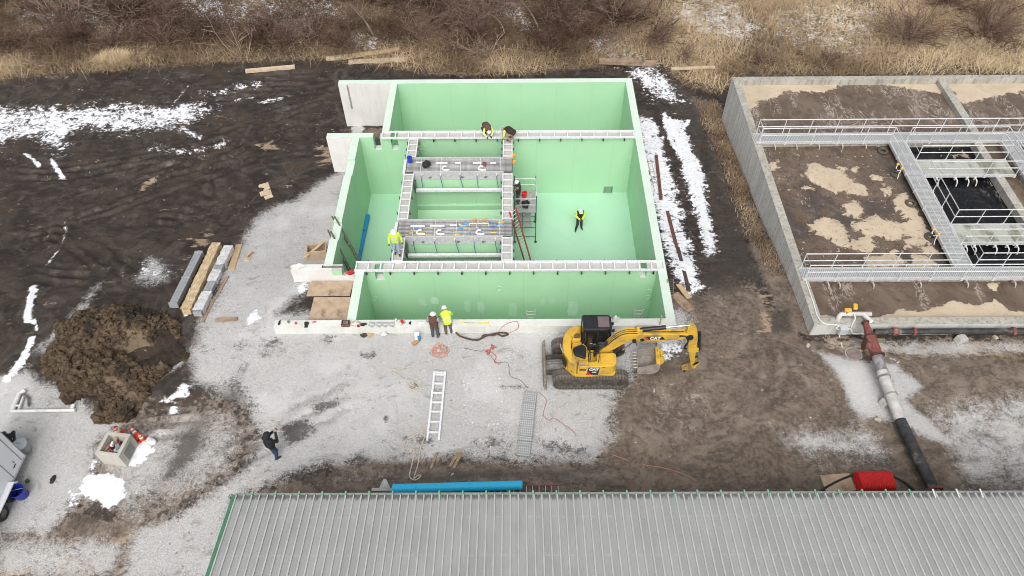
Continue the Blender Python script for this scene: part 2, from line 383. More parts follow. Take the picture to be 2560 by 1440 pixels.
L_dark = layer([(W(p), s_, w_) for p, s_, w_ in [
 ([(1720, 740), (1800, 640), (1760, 400), (1720, 300), (1640, 230), (1600, 200), (1700, 200), (1790, 330), (1850, 500), (1900, 690), (1830, 730)], .8, .9),
 ([(1600, 935), (1660, 900), (1740, 925), (1620, 960)], .5, .62), ([(1920, 780), (1975, 770), (1985, 830), (1930, 835)], .4, .75), ([(2035, 845), (2060, 870), (2040, 880)], .3, .8),
 ([(690, 1060), (770, 1040), (800, 1080), (720, 1120)], .6, .85), ([(780, 1010), (850, 985), (850, 1020), (790, 1040)], .5, .75), ([(640, 850), (700, 830), (720, 880), (650, 900)], .7, .62), ([(560, 860), (640, 840), (600, 900)], .6, .6), ([(880, 880), (960, 870), (940, 900), (890, 905)], .4, .6), ([(540, 960), (620, 900), (640, 1000), (560, 1020)], 1.0, .7), ([(1000, 1080), (1100, 1085), (1090, 1120), (1000, 1110)], .5, .7), ([(1180, 1090), (1290, 1100), (1300, 1130), (1180, 1115)], .6, .75), ([(1340, 1090), (1480, 1110), (1480, 1150), (1350, 1140)], .6, .7), ([(1100, 1130), (1180, 1125), (1180, 1150), (1100, 1150)], .5, .65), ([(920, 980), (960, 985), (955, 1010)], .3, .6), ([(430, 1080), (520, 1040), (540, 1120), (450, 1200), (380, 1220)], 1.0, .75), ([(180, 1290), (300, 1260), (280, 1310), (170, 1330)], .8, .7), ([(60, 1380), (180, 1350), (160, 1420)], .8, .6), ([(1000, 1160), (1500, 1160), (1500, 1200), (1000, 1220)], .6, .55),
 ([(1240, 960), (1320, 965), (1320, 972), (1240, 970)], .2, .7), ([(800, 830), (850, 835), (830, 870), (795, 860)], .4, .66), ([(440, 830), (500, 800), (560, 880), (500, 900)], .5, .4), ([(560, 880), (640, 850), (650, 900), (590, 930)], .6, .4),
 ([(1600, 380), (1620, 378), (1640, 430), (1615, 430)], .4, .8), ([(955, 1035), (975, 1040), (965, 1065)], .2, .8), ([(1130, 1040), (1300, 1090), (1330, 1130), (1200, 1080)], .8, .5), ([(1880, 620), (1990, 830), (1960, 840), (1850, 640)], .5, .5)]])
def rect_in(x0, x1, y0, y1): return (XX > x0) & (XX < x1) & (YY > y0) & (YY < y1)
hole = rect_in(-8.3, 7.7, 37.9, 43.8) | rect_in(-10.1, 7.7, 26.7, 37.95) | rect_in(-8.35, 7.7, 22.9, 26.75) | rect_in(15.05, 37, 22.9, 43.8)
ZZ = tz(XX, YY)
soft = np.clip(1 - L_gravel, 0.2, 1)
ZZ = ZZ + (fbm(XX, YY, .25, 3, 3) - .5) * .25 * np.clip((np.abs(YY - 33) - 6) / 10, .15, 1) * soft
ZZ = ZZ + (fbm(XX, YY, 1.3, 4, 5, .6) - .5) * .16 * soft
rut = fbm(XX * .22 + .25 * np.sin(YY * .3), YY * 1.5 + XX * .12, 1., 4, 9, .6)
leftmud = np.clip((-9 - XX) / 3, 0, 1) * np.clip((YY - 22) / 4, 0, 1) * (1 - np.clip(L_gravel * 1.5, 0, 1))
ZZ = ZZ + (rut - .5) * .1 * leftmud
# crawler-track prints: cleat bars pressed across the path of the excavator
def treads(pts, half, pitch, depth):
    global ZZ
    P = [Vector((*p, 0)) for p in pts]; s0 = 0.
    for a, b in zip(P[:-1], P[1:]):
        e = b - a; L = e.length; e.normalize(); dx = XX - a.x; dy = YY - a.y
        t = dx * e.x + dy * e.y; q = -dx * e.y + dy * e.x
        ok = (t > 0) & (t < L) & (np.abs(q) < half)
        ZZ[ok] += depth * (np.sin((t[ok] + s0) * 2 * pi / pitch) - .7); s0 += L
for p in ([(1905, 735), (1915, 790), (1925, 840), (1930, 900), (1900, 985)], [(1680, 290), (1705, 400), (1740, 560), (1765, 700)], [(1755, 330), (1800, 480), (1840, 640), (1860, 720)], [(1640, 1000), (1800, 1010)], [(300, 400), (500, 420), (700, 400)], [(30, 640), (160, 560), (330, 500)]):
    treads(W(p), .28, .34, .05)
RUTS = [W(p) for p in ([(-20, 565), (120, 520), (260, 480), (420, 430), (560, 380), (700, 310), (850, 262)], [(-20, 605), (150, 560), (330, 500), (520, 430), (700, 360)], [(330, 445), (450, 400), (600, 330), (780, 242)], [(-20, 650), (60, 600), (160, 580), (250, 640), (330, 720)], [(100, 645), (140, 600), (160, 560), (150, 520)],
 [(150, 690), (125, 740), (60, 850), (20, 930)], [(-20, 425), (150, 430), (350, 400), (500, 350), (640, 300)], [(480, 240), (640, 230), (800, 215), (870, 205)], [(560, 330), (700, 280), (850, 235)], [(20, 700), (80, 680), (180, 690), (300, 700)], [(300, 560), (400, 540), (480, 560), (470, 620)], [(850, 190), (1100, 192), (1400, 188), (1600, 200), (1720, 300)], [(600, 205), (820, 192)],
 [(1905, 735), (1920, 830), (1930, 920), (1890, 990), (1780, 1040)], [(1650, 770), (1720, 850), (1760, 950)], [(2100, 1100), (2300, 1130), (2560, 1180)], [(600, 1232), (800, 1182), (1000, 1195), (1300, 1182), (1500, 1205), (1800, 1190)], [(480, 1250), (560, 1160), (700, 1080), (850, 1000), (960, 950)], [(300, 1300), (500, 1200), (620, 1100)], [(540, 1300), (660, 1180), (780, 1090)], [(1780, 330), (1840, 520), (1900, 700)], [(2000, 1230), (2200, 1150), (2560, 1080)], [(250, 1090), (400, 1060), (600, 1040)])]
L_rut = np.zeros(XX.shape)
for i_, p in enumerate(RUTS):
    q = [tuple(v)[:2] for v in catmull([Vector((*a, 0)) for a in p], 6)]; P_ = np.array(q); x0, y0 = P_.min(0) - 1.2; x1, y1 = P_.max(0) + 1.2; i0, i1 = np.searchsorted(gx, [x0, x1]); j0, j1 = np.searchsorted(gy, [y0, y1])
    if i1 <= i0 or j1 <= j0: continue
    sx_, sy_ = XX[j0:j1, i0:i1], YY[j0:j1, i0:i1]; d = ldist(sx_, sy_, q); d = d + (fbm(sx_, sy_, 1.1, 2, 90 + i_) - .5) * .5; brk = np.clip((fbm(sx_, sy_, .35, 2, 120 + i_) - .32) * 5, 0, 1); brk = brk * np.clip((np.minimum(np.hypot(sx_ - q[0][0], sy_ - q[0][1]), np.hypot(sx_ - q[-1][0], sy_ - q[-1][1])) - .9) / 1.6, 0, 1); gfac = np.clip(1.1 - L_gravel[j0:j1, i0:i1], .25, 1)
    for off in (0., .75):
        e = np.abs(d - off); ZZ[j0:j1, i0:i1] += brk * gfac * (1 if P_[:, 0].mean() < -5 else .4) * (-.12 * np.exp(-(e / .2) ** 2) + .07 * np.exp(-((e - .36) / .12) ** 2)); L_rut[j0:j1, i0:i1] = np.maximum(L_rut[j0:j1, i0:i1], brk * np.exp(-(e / .2) ** 2))
snow_h = np.clip((L_snow - .45) * 3, 0, 1) * .05
ZZ = ZZ + snow_h
NXg, NYg = len(gx), len(gy)
idx = np.arange(NXg * NYg).reshape(NYg, NXg)
keep = ~(hole[:-1, :-1] & hole[1:, :-1] & hole[:-1, 1:] & hole[1:, 1:])
quads = np.stack([idx[:-1, :-1], idx[:-1, 1:], idx[1:, 1:], idx[1:, :-1]], -1)[keep].reshape(-1, 4)
co = np.stack([XX, YY, ZZ], -1).reshape(-1, 3)
B = 600.
ext = np.array([(x, y, float(tz(0, min(max(y, GY0), GY1)))) for x, y in ((-B, -B), (B, -B), (B, B), (-B, B))])
n0 = len(co); co = np.vstack([co, ext]); c00, c10, c11, c01 = idx[0, 0], idx[0, -1], idx[-1, -1], idx[-1, 0]
quads = np.vstack([quads, [[n0, n0 + 1, c10, c00], [n0 + 1, n0 + 2, c11, c10], [n0 + 2, n0 + 3, c01, c11], [n0 + 3, n0, c00, c01]]])
def np_mesh(name, co, quads, mats, smooth=True):
    me = bpy.data.meshes.new(name); k = quads.shape[1]
    me.vertices.add(len(co)); me.vertices.foreach_set('co', np.ascontiguousarray(co, np.float32).ravel())
    me.loops.add(quads.size); me.loops.foreach_set('vertex_index', np.ascontiguousarray(quads, np.int32).ravel())
    me.polygons.add(len(quads)); me.polygons.foreach_set('loop_start', np.arange(0, quads.size, k, dtype=np.int32))
    me.polygons.foreach_set('loop_total', np.full(len(quads), k, np.int32)) if hasattr(me.polygons, 'loop_total') else None
    if smooth: me.polygons.foreach_set('use_smooth', np.ones(len(quads), bool))
    for m in mats: me.materials.append(m)
    me.update(calc_edges=True); return me
def col_attr(me, name, arrs):
    a = me.color_attributes.new(name, 'FLOAT_COLOR', 'POINT'); n = len(me.vertices); d = np.zeros((n, 4), np.float32); d[:, 3] = 1
    for i, r in enumerate(arrs): r = np.asarray(r).ravel(); d[:len(r), i] = r
    a.data.foreach_set('color', d.ravel())

def ground_material():
    k = NT('site_ground'); p = k.pos()
    A = k.n('Attribute', dict(attribute_name='cover')); sp = k.n('SeparateColor', None, Color=A.outputs['Color']); al = A.outputs['Alpha']
    A2 = k.n('Attribute', dict(attribute_name='stain')); sp2 = k.n('SeparateColor', None, Color=A2.outputs['Color'])
    n1 = k.noise(p, 1.1, 6, .62); n2 = k.noise(p, 5., 5, .6); n3 = k.noise(p, 17., 4, .65); n4 = k.noise(p, .35, 4, .55)
    st = k.stretch(p, (.6, 1.15, 1), .35); ns = k.noise(st, 1.4, 7, .66, 1.2)
    big = k.math('ADD', k.math('MULTIPLY', n1, .55), k.math('MULTIPLY', n2, .45))
    def edge(m, amp, nz, w_=.06):
        return k.ramp(k.math('ADD', m, k.math('MULTIPLY', k.math('SUBTRACT', nz, .5), amp)), .5 - w_, .5 + w_)
    n6 = k.noise(p, 42., 3, .7); n7 = k.noise(k.stretch(p, (.8, .8, 1), 1.0), .75, 7, .68, 1.6); st2 = k.stretch(p, (.16, 1.1, 1), -.15); ns2 = k.noise(st2, 2.2, 7, .7, .8)
    mud = k.mix(k.ramp(k.math('ADD', k.math('MULTIPLY', ns, .5), k.math('MULTIPLY', n7, .5)), .4, .62), (.021, .0150, .0118), (.055, .041, .0325))
    mud = k.mix(k.ramp(n7, .5, .66, 0, .75), mud, (.078, .064, .055))
    mud = k.mix(k.ramp(n4, .5, .64, 0, .6), mud, (.062, .043, .029))
    mud = k.mix(k.ramp(ns2, .57, .66, 0, .4), mud, (.013, .010, .009)); mud = k.mix(k.ramp(n2, .6, .72, 0, .5), mud, (.085, .07, .06)); mud = k.mix(k.ramp(k.noise(k.stretch(p, (.5, 1.5, 1), .3), 1.5, 6, .66, 1.), .645, .68, 0, .9), mud, (.24, .175, .115))
    br = k.mix(k.ramp(k.math('ADD', k.math('MULTIPLY', n2, .4), k.math('ADD', k.math('MULTIPLY', n3, .35), k.math('MULTIPLY', n1, .25))), .4, .6), (.07, .05, .037), (.195, .148, .112)); br = k.mix(k.ramp(n7, .46, .64, 0, .75), br, (.24, .192, .152)); br = k.mix(k.ramp(n6, .52, .66, 0, .5), br, (.33, .275, .225)); br = k.mix(k.ramp(ns, .53, .64, 0, .55), br, (.05, .046, .037)); br = k.mix(k.ramp(n3, .56, .68, 0, .5), br, (.04, .03, .025))
    strw = k.mix(k.ramp(n2, .3, .7), (.07, .05, .033), (.3, .22, .135)); strw = k.mix(k.ramp(n1, .42, .62, 0, .8), strw, (.05, .037, .027))
    vo = k.n('TexVoronoi', dict(feature='F1'), Vector=p, Scale=34.); vor = k.n('SeparateColor', None, Color=vo.outputs['Color']).outputs[0]
    gv = k.mix(vor, (.38, .375, .37), (.76, .755, .745)); gv = k.mix(k.ramp(n6, .42, .62, .55, 0), gv, (.2, .19, .18))
    gv = k.mix(k.ramp(n1, .5, .68, 0, .5), gv, (.46, .435, .41)); gv = k.mix(k.ramp(ns, .585, .66, 0, .55), gv, (.22, .19, .165)); gv = k.mix(k.ramp(n2, .64, .7, 0, .8), gv, (.085, .07, .058)); gv = k.mix(k.ramp(n7, .6, .7, 0, .6), gv, (.3, .25, .21)); gv = k.mix(k.ramp(n4, .48, .66, 0, .35), gv, (.68, .675, .665))
    tan = k.mix(n2, (.2, .14, .09), (.42, .32, .22))
    c = k.mix(edge(sp.outputs[2], 2.2, big, .1), mud, br)
    c = k.mix(edge(al, 2.0, big, .14), c, strw)
    c = k.mix(edge(sp2.outputs[0], 2.6, ns, .08), c, tan)
    c = k.mix(edge(sp.outputs[0], 2.4, k.math('ADD', k.math('MULTIPLY', big, .45), k.math('ADD', k.math('MULTIPLY', n3, .3), k.math('MULTIPLY', n6, .25))), .16), c, gv)
    c = k.mix(k.math('MULTIPLY', k.ramp(k.math('ADD', sp2.outputs[2], k.math('MULTIPLY', k.math('SUBTRACT', n2, .5), 2.)), .35, .9), .5), c, k.mix(.55, c, (.03, .023, .019)))  # ruts darkened in colour, partly wet mud, partly to strengthen faint shading
    dk = k.mix(n2, (.028, .022, .018), (.075, .06, .05))
    c = k.mix(k.math('MULTIPLY', edge(sp2.outputs[1], 2.4, k.math('ADD', k.math('MULTIPLY', big, .6), k.math('MULTIPLY', n3, .4)), .12), .85), c, dk)
    sn_n = k.math('ADD', k.math('MULTIPLY', k.noise(k.stretch(p, (1.0, 1.35, 1), .5), 1.9, 6, .68, 1.2), .38), k.math('ADD', k.math('MULTIPLY', big, .5), k.math('MULTIPLY', n3, .12)))
    slf = k.ramp(k.math('ADD', sp.outputs[1], k.math('MULTIPLY', k.math('SUBTRACT', sn_n, .5), 4.2)), .3, .55)
    c = k.mix(k.math('MULTIPLY', slf, .6), c, k.mix(n2, (.16, .15, .15), (.5, .5, .52)))
    sf = edge(sp.outputs[1], 4.0, sn_n, .12)
    snow = k.mix(k.ramp(n2, .3, .7), (.7, .72, .76), (.88, .89, .92))
    c = k.mix(sf, c, snow)
    h = k.math('ADD', k.math('MULTIPLY', n2, .5), k.math('ADD', k.math('MULTIPLY', n3, .35), k.math('MULTIPLY', ns, .6)))
    k.bump(h, .6, .07)
    rg = k.mix(sf, k.mix(k.ramp(n1, .45, .65), (.62, .62, .62), (.95, .95, .95)), (.7, .7, .7))
    wet = k.ramp(k.math('ADD', sp2.outputs[2], k.math('MULTIPLY', k.math('SUBTRACT', n7, .5), 2.2)), .35, .9); rg = k.mix(k.math('MULTIPLY', wet, k.math('SUBTRACT', 1., sp.outputs[0], 0, True)), rg, (.3, .3, .3))
    return k.fin(c, rg, 0, .45)
gme = np_mesh('ground', co, quads, [ground_material()])
col_attr(gme, 'cover', [L_gravel, L_snow, L_brown, L_straw]); col_attr(gme, 'stain', [L_tan, L_dark, L_rut])
ground = bpy.data.objects.new('ground', gme); COL.objects.link(ground); tag(ground, 'muddy construction site ground with gravel and snow patches', None, None, 'structure')
# ------------------------------------------------------------------ shared site materials
def concrete(name, c1, c2, c3, streak=.5, lines_x=0.):
    k = NT(name); p = k.pos(); n1 = k.noise(p, .9, 6, .6); n2 = k.noise(p, 7., 5, .6); sv = k.noise(k.stretch(p, (2.2, 2.2, .25)), 1.6, 5, .62)
    c = k.mix(k.ramp(n1, .3, .7), c1, c2); c = k.mix(k.ramp(sv, .5, .75, 0, streak), c, c3); c = k.mix(k.ramp(n2, .6, .8, 0, .3), c, c3)
    if lines_x:
        sx = k.n('SeparateXYZ', None, Vector=p); fx = k.math('FRACT', k.math('MULTIPLY', k.math('ADD', sx.outputs[0], sx.outputs[1]), 1 / lines_x))
        ln = k.math('LESS_THAN', fx, .022 / lines_x * 1.2); c = k.mix(k.math('MULTIPLY', ln, .35), c, c3)
    k.bump(n2, .25, .02); return k.fin(c, .85, 0, .3)
CON_NEW = concrete('new_concrete', (.66, .65, .62), (.72, .71, .69), (.5, .48, .45), .35, 1.22)
CON_FRONT = concrete('pale_wall_concrete', (.62, .63, .58), (.70, .71, .67), (.48, .48, .43), .4, 2.4)
def green_paint(name, c1, c2, c3):
    k = NT(name); p = k.pos(); n1 = k.noise(p, .5, 4, .5); n2 = k.noise(k.stretch(p, (.5, .5, 3.)), 2.5, 5, .6); n3 = k.noise(k.stretch(p, (3., 3., .3)), 1.2, 5, .65)
    c = k.mix(k.ramp(n1, .3, .7), c1, c2); c = k.mix(k.ramp(n2, .48, .7, 0, .35), c, c2); c = k.mix(k.ramp(n3, .58, .78, 0, .35), c, c3)
    sxx = k.n('SeparateXYZ', None, Vector=p); jl = k.math('LESS_THAN', k.math('FRACT', k.math('MULTIPLY', k.math('ADD', k.math('ADD', sxx.outputs[0], sxx.outputs[1]), k.math('MULTIPLY', n2, .06)), 1 / 2.44)), .014); c = k.mix(k.math('MULTIPLY', jl, .22), c, tuple(q * .6 for q in c1)); st_ = k.noise(p, .22, 5, .65); c = k.mix(k.ramp(st_, .55, .75, 0, .3), c, tuple(q * .82 for q in c1)); sp_ = k.noise(p, 3.2, 6, .7); c = k.mix(k.ramp(sp_, .66, .74, 0, .25), c, (.3, .36, .27)); k.bump(k.noise(p, 9., 4), .25, .02); return k.fin(c, k.ramp(n1, .3, .7, .4, .62), 0, .4)
GRN = green_paint('green_tank_coating', (.385, .65, .405), (.415, .67, .43), (.48, .71, .49))
GRN_F = green_paint('green_floor_coating', (.41, .69, .49), (.44, .71, .51), (.38, .66, .45))
GRN_T = concrete('green_tinted_wall_top', (.57, .68, .585), (.62, .72, .635), (.5, .6, .5), .3)
PATCH = green_paint('bare_coating_patch', (.6, .79, .63), (.45, .7, .49), (.68, .82, .68))
ALU = pm('bright_aluminium', (.80, .81, .82), (.66, .67, .69), 9, .45, .0, spec=.6)
STEEL = pm('stainless_steel', (.6, .6, .6), (.5, .5, .51), 7, .42, .1)
STEEL_D = pm('dark_galvanised_steel', (.14, .14, .14), (.22, .215, .2), 8, .55, .5)
BLACK = pm('black_rubber', (.018, .018, .02), (.03, .03, .033), 10, .7)
# ------------------------------------------------------------------ the new green-lined tank
TT, FL = .5, -4.3
tank = thing('concrete_tank', 'new open concrete tank lined with green coating in three basins', 'tank', (0, 0, 0))
TM = [GRN, CON_NEW, GRN_T, GRN_F, CON_FRONT, concrete('raw_wall_top', (.44, .43, .405), (.52, .51, .48), (.34, .33, .3), .5)]
# faces: -z +z -y +y -x +x
def wall(name, x0, x1, y0, y1, f, z0=FL - .6, z1=TT): return MB().bb(x0, x1, y0, y1, z0, z1, faces=f).build(name, TM, tank)
wall('rear_wall', -8.54, 7.94, 43.55, 44.01, (1, 2, 0, 1, 1, 1))
wall('wing_wall', -12.14, -8.541, 43.552, 44.008, (1, 2, 1, 1, 1, 1), z1=TT - .002)
wall('right_wall', 7.48, 7.94, 23.11, 43.55, (1, 2, 0, 0, 0, 1))
wall('left_wall', -8.54, -8.08, 38.19, 43.55, (1, 2, 0, 0, 1, 0))
# rear cross wall with its notches and the low drain opening
y0, y1 = 37.73, 38.19
m = MB()
for a, b in ((-10.35, -9.05), (-8.62, -7.95), (-7.5, 5.9), (6.5, 7.48)): m.bb(a, b, y0, y1, FL - .6, TT, faces=(0, 5 if a > -8.7 else 2, 0, 0, 0, 0))
for a, b in ((-9.05, -8.62), (-7.95, -7.5)): m.bb(a, b, y0 + .002, y1 - .002, FL - .6, -.5, faces=(0, 2, 0, 0, 0, 0))
m.bb(5.9, 6.5, y0, y1, -3.75, TT, faces=(0, 5, 0, 0, 0, 0)); m.bb(5.9, 6.5, y1 - .1, y1 - .002, FL, -3.75, 0)
m.build('cross_wall', TM, tank)
wall('wing_wall', -12.0, -10.351, y0 + .003, y1 - .003, (1, 2, 1, 1, 1, 1), z1=TT - .003)
# left wall of the middle basin with two lowered sections
m = MB()
for a, b, zt in ((26.92, 28.8, TT), (28.8, 30.15, TT - .16), (30.15, 34.15, TT), (34.15, 35.6, TT - .14), (35.6, 37.73, TT)): m.bb(-10.35, -9.89, a, b, FL - .6, zt, faces=(1, 2, 0, 0, 1, 0))
m.build('left_wall', TM, tank)
# front cross wall
y0, y1 = 26.46, 26.92
m = MB()
for a, b in ((-9.889, -9.35), (-8.62, -7.6), (-7.15, 6.62), (6.95, 7.48)): m.bb(a, b, y0, y1, FL - .6, TT, faces=(0, 5, 0, 0, 0, 0))
for a, b, zt in ((-9.35, -8.62, -.05), (-7.6, -7.15, -.3), (6.62, 6.95, -.2)): m.bb(a, b, y0 + .002, y1 - .002, FL - .6, zt, faces=(0, 4, 0, 0, 0, 0))
m.build('cross_wall', TM, tank)
m = MB().bb(-12.07, -9.89, y0 + .001, y1 - .001, FL - .6, TT - .002, faces=(1, 4, 1, 1, 1, 1)); m.bb(-9.889, -8.62, y0 - .006, y0 - .001, FL, TT - .4, 1)
m.build('wing_wall', TM, tank)
wall('left_wall', -8.58, -8.12, 23.11, 26.46, (1, 2, 0, 0, 1, 0))
wall('front_wall', -8.58, 7.94, 22.65, 23.11, (1, 4, 4, 0, 4, 1))
wall('wing_wall', -12.2, -8.581, 22.652, 23.108, (1, 4, 4, 1, 1, 1), z1=TT - .002)
wall('inner_wall', -6.65, -6.2, 26.92, 37.73, (0, 5, 0, 0, 0, 0))
wall('inner_wall', -.75, -.3, 26.92, 37.73, (0, 5, 0, 0, 0, 0))
for nm, a in (('floor_slab', (-9.89, -6.65, 26.92, 37.73)), ('floor_slab', (-.3, 7.48, 26.92, 37.73)), ('floor_slab', (-6.2, -.75, 26.92, 37.73)), ('floor_slab', (-8.08, 7.48, 38.19, 43.55)), ('floor_slab', (-8.12, 7.48, 23.11, 26.46))):
    MB().bb(*a, FL - .5, FL, 3).build(nm, TM, tank)
# baffle walls and sloped hopper faces under the two channels
for yf in (34.2, 28.85):
    m = MB().bb(-6.2, -.75, yf, yf + .35, -2.0, .05, 0); m.bb(-6.2, -.75, yf - .12, yf + .35, -2.35, -2.0, 0)
    m.prism([(yf - .12, -2.36), (yf + .35, -2.36), (yf + .35, FL), (yf - 2.6, FL)], -6.2, -.75, 'x', 0)
    m.build('baffle_wall', TM, tank)
    m = MB()
    for i in range(26):
        a = -6.15 + i * .2 + random.uniform(0, .06); m.bb(a, a + random.uniform(.08, .17), yf - .004, yf + .02, -2.0 + random.uniform(.01, .03), -1.93 + random.uniform(-.02, .05), 0)
    m.build('bare_strip', [PATCH], tank)
# wall sleeves (round pipe sleeves on the coated faces)
for px, py, yy in ((1249, 721, 26.46), (938, 746, 26.46), (1622, 728, 26.46), (1618, 743, 26.46), (1569, 413, 37.73), (1056, 370, 37.73)):
    c = on_y(px, py, yy); r = .16
    MB().tube([(c.x + r * cos(t * pi / 9), yy - .02, c.z + r * sin(t * pi / 9)) for t in range(18)], .022, 6, closed=True).build('pipe_sleeve', [GRN], tank, smooth=True)
# repaired coating patches, lighter brush marks of irregular outline on the front face of the front cross wall
rr = random.Random(4)
for px, py, wd, ht in ((1057, 757, .42, .55), (1086, 752, .5, .6), (1168, 766, .36, 1.1), (1202, 768, .4, 1.1), (1283, 775, .5, 1.2), (1357, 755, .32, .55), (1381, 753, .34, .55), (1432, 770, .6, 1.4)):
    c = on_y(px, py, 26.46); n = 18; pts = []
    for i in range(n):
        t = 2 * pi * i / n; q = 1 / max(abs(cos(t)) ** 4 + abs(sin(t)) ** 4, .3) ** .25 * rr.uniform(.8, 1.08); pts.append((c.x + wd / 2 * cos(t) * q, c.z + ht / 2 * sin(t) * q))
    MB().prism(pts, 26.4575, 26.4535 + .005, 'y').build('coating_patch', [PATCH], tank)

# ------------------------------------------------------------------ aluminium walkway frames
def ladder_frame(name, label, cat, p, q, width, n, rw=.07, rh=.13, bar=.07, clips=0, mat_=None, group=None, bars=None, z=None):
    """two rails joined by flat cross bars, lying along p->q"""
    p = Vector(p); q = Vector(q); d = q - p; L = d.length; a = atan2(d.y, d.x)
    r = thing(name, label, cat, p, a, group); M = [mat_ or ALU, STEEL_D]
    for s_ in (-1, 1): MB().bb(0, L, s_ * width / 2 - rw / 2, s_ * width / 2 + rw / 2, 0, rh).build('side_rail', M, r)
    me = MB().bb(-bar / 2, bar / 2, -width / 2 + rw / 2 + .001, width / 2 - rw / 2 - .001, rh - .06, rh - .012).mesh('cross_bar', M)
    for i in range(n):
        t = (bars[i] if bars else bar / 2 + .02 + (L - bar - .04) * i / (n - 1)); share('cross_bar', me, r, (t, 0, 0))
    if clips:
        mc = MB().bb(-.04, .04, -.05, .05, -.16, .0).bb(-.04, .04, -.05, -.035, -.16, .06).mesh('mounting_clip', [STEEL_D])
        for i in range(clips):
            for s_ in (-1, 1): share('mounting_clip', mc, r, ((i + .5) * L / clips, s_ * (width / 2 + rw / 2 + .055), .02), 0 if s_ < 0 else pi)
    return r
ladder_frame('aluminium_walkway', 'long aluminium walkway frame on the rear cross wall of green tank', 'walkway frame', (-8.5, 37.86, TT + .003), (7.46, 37.8, TT + .003), .62, 20, clips=12)
ladder_frame('aluminium_walkway', 'long aluminium walkway frame on the front cross wall of green tank', 'walkway frame', (-8.63, 26.68, TT + .003), (7.88, 26.62, TT + .003), .6, 26, clips=13)
for i, (x, ya, yb, n, lab) in enumerate(((-6.43, 35.64, 37.46, 4, 'short aluminium frame on left inner wall behind the rear channel'), (-6.43, 30.2, 34.1, 8, 'aluminium frame on left inner wall between the two channels'), (-6.43, 27.0, 28.78, 3, 'aluminium frame under the worker in blue jeans on left inner wall'),
        (-.525, 35.64, 37.46, 4, 'short aluminium frame on right inner wall behind the rear channel'), (-.525, 30.2, 34.1, 8, 'aluminium frame on right inner wall beside the scaffold platform'), (-.525, 27.0, 28.78, 4, 'aluminium frame on right inner wall in front of the front channel'))):
    ladder_frame('aluminium_walkway', lab, 'walkway frame', (x, yb, TT + .004), (x, ya, TT + .004), .54, n, rw=.06, clips=3)
# ------------------------------------------------------------------ stainless channels full of pipes
def channel(yc, lab, tone):
    r = thing('pipe_channel', lab, 'pipe channel', (-3.46, yc, TT)); hw = .66
    MB().bb(-3.2, 3.24, -hw, hw, -.02, .03).build('tray', [STEEL_D], r)
    for s_ in (-1, 1): MB().bb(-2.7 if s_ < 0 else -2.75, 2.7, s_ * hw - .04, s_ * hw + .04, -.42, .16).build('side_plate', [STEEL], r)
    MB().bb(-3.36, -3.2, -hw - .02, hw - .15, -.1, .14).build('end_plate', [ALU], r)
    mp = MB().tube([(-3.15, 0, 0), (3.2, 0, 0)], .032, 8).mesh('pipe', [pm('weathered_pipe', (.46, .455, .45), (.34, .335, .33), 4, .5)], True); ms = MB().tube([(-3.15, 0, 0), (3.2, 0, 0)], .018, 6).mesh('conduit', [pm('grey_conduit', (.28, .28, .28), (.36, .36, .36))], True)
    for i in range(11): share('pipe', mp, r, (0, -.54 + i * .108, .085))
    for i in range(10): share('conduit', ms, r, (0, -.486 + i * .108, .06))
    mb = MB().bb(-.012, .012, -hw + .04, hw - .04, .118, .135).mesh('spacer_bar', [ALU])
    for t in (-2.3, -1.1, .1, 1.3, 2.5): share('spacer_bar', mb, r, (t, 0, 0))
    mc = [pm('blue_tape', (.05, .22, .6), (.1, .3, .7)), pm('yellow_tape', (.75, .6, .12), (.8, .66, .2))]
    if tone:
        for i in range(34):
            t = random.uniform(-2.6, 3.0); w_ = random.choice((.1, .16, .3)); j = random.randint(0, 10)
            MB().tube([(t, -.54 + j * .108, .085), (t + w_, -.54 + j * .108, .085)], .034, 8).build('tape_band', [mc[i % 2]], r, smooth=True)
    # valves with hoses on the front side plate
    mv = MB().ell((0, 0, 0), (.07, .07, .08), 8, 6).tube([(0, 0, 0), (0, -.14, -.02)], .03, 8).tube([(.03, -.06, .04), (.2, -.1, .02)], .018, 6).mesh('valve', [STEEL], True)
    mh = MB().tube(catmull([(0, -.1, -.05), (.01, -.14, -.3), (.05, -.16, -.62), (.1, -.2, -.95)], 4), .017, 6).mesh('hose', [pm('blue_hose', (.02, .07, .2), (.03, .1, .25))], True)
    for i in range(5):
        o = share('valve', mv, r, (-2.2 + i * 1.12, -hw - .06, .0)); share('hose', mh, o, (0, 0, 0), (i % 3 - 1) * .5)
    me = MB().lump((0, 0, 0), (.07, .06, .05), 3).tube([(0, 0, 0), (.14, 0, .03)], .02, 6).mesh('fitting', [STEEL_D], True)
    for i, t in enumerate((-1.75, .2, 1.6)): share('fitting', me, r, (t, -hw - .1, -.2))
    # weir bar hanging in front, held by brackets
    wb = MB().bb(-2.62, 2.62, -hw - .5, -hw - .32, -1.02, -.86); wb.build('weir_bar', [ALU], r)
    for t, w_ in ((-2.66, .08), (2.72, .24)):
        MB().bb(t - w_ / 2, t + w_ / 2, -hw - .46, -hw - .04, -1.1, -.45).build('hanger_bracket', [STEEL_D], r)
    return r
ch1 = channel(34.87, 'rear stainless pipe channel with blue bucket and black bag on it', 0)
ch2 = channel(29.47, 'front stainless pipe channel with blue and yellow taped pipes', 1)
WHT = pm('white_plastic', (.8, .8, .78), (.7, .7, .69), 8, .5)
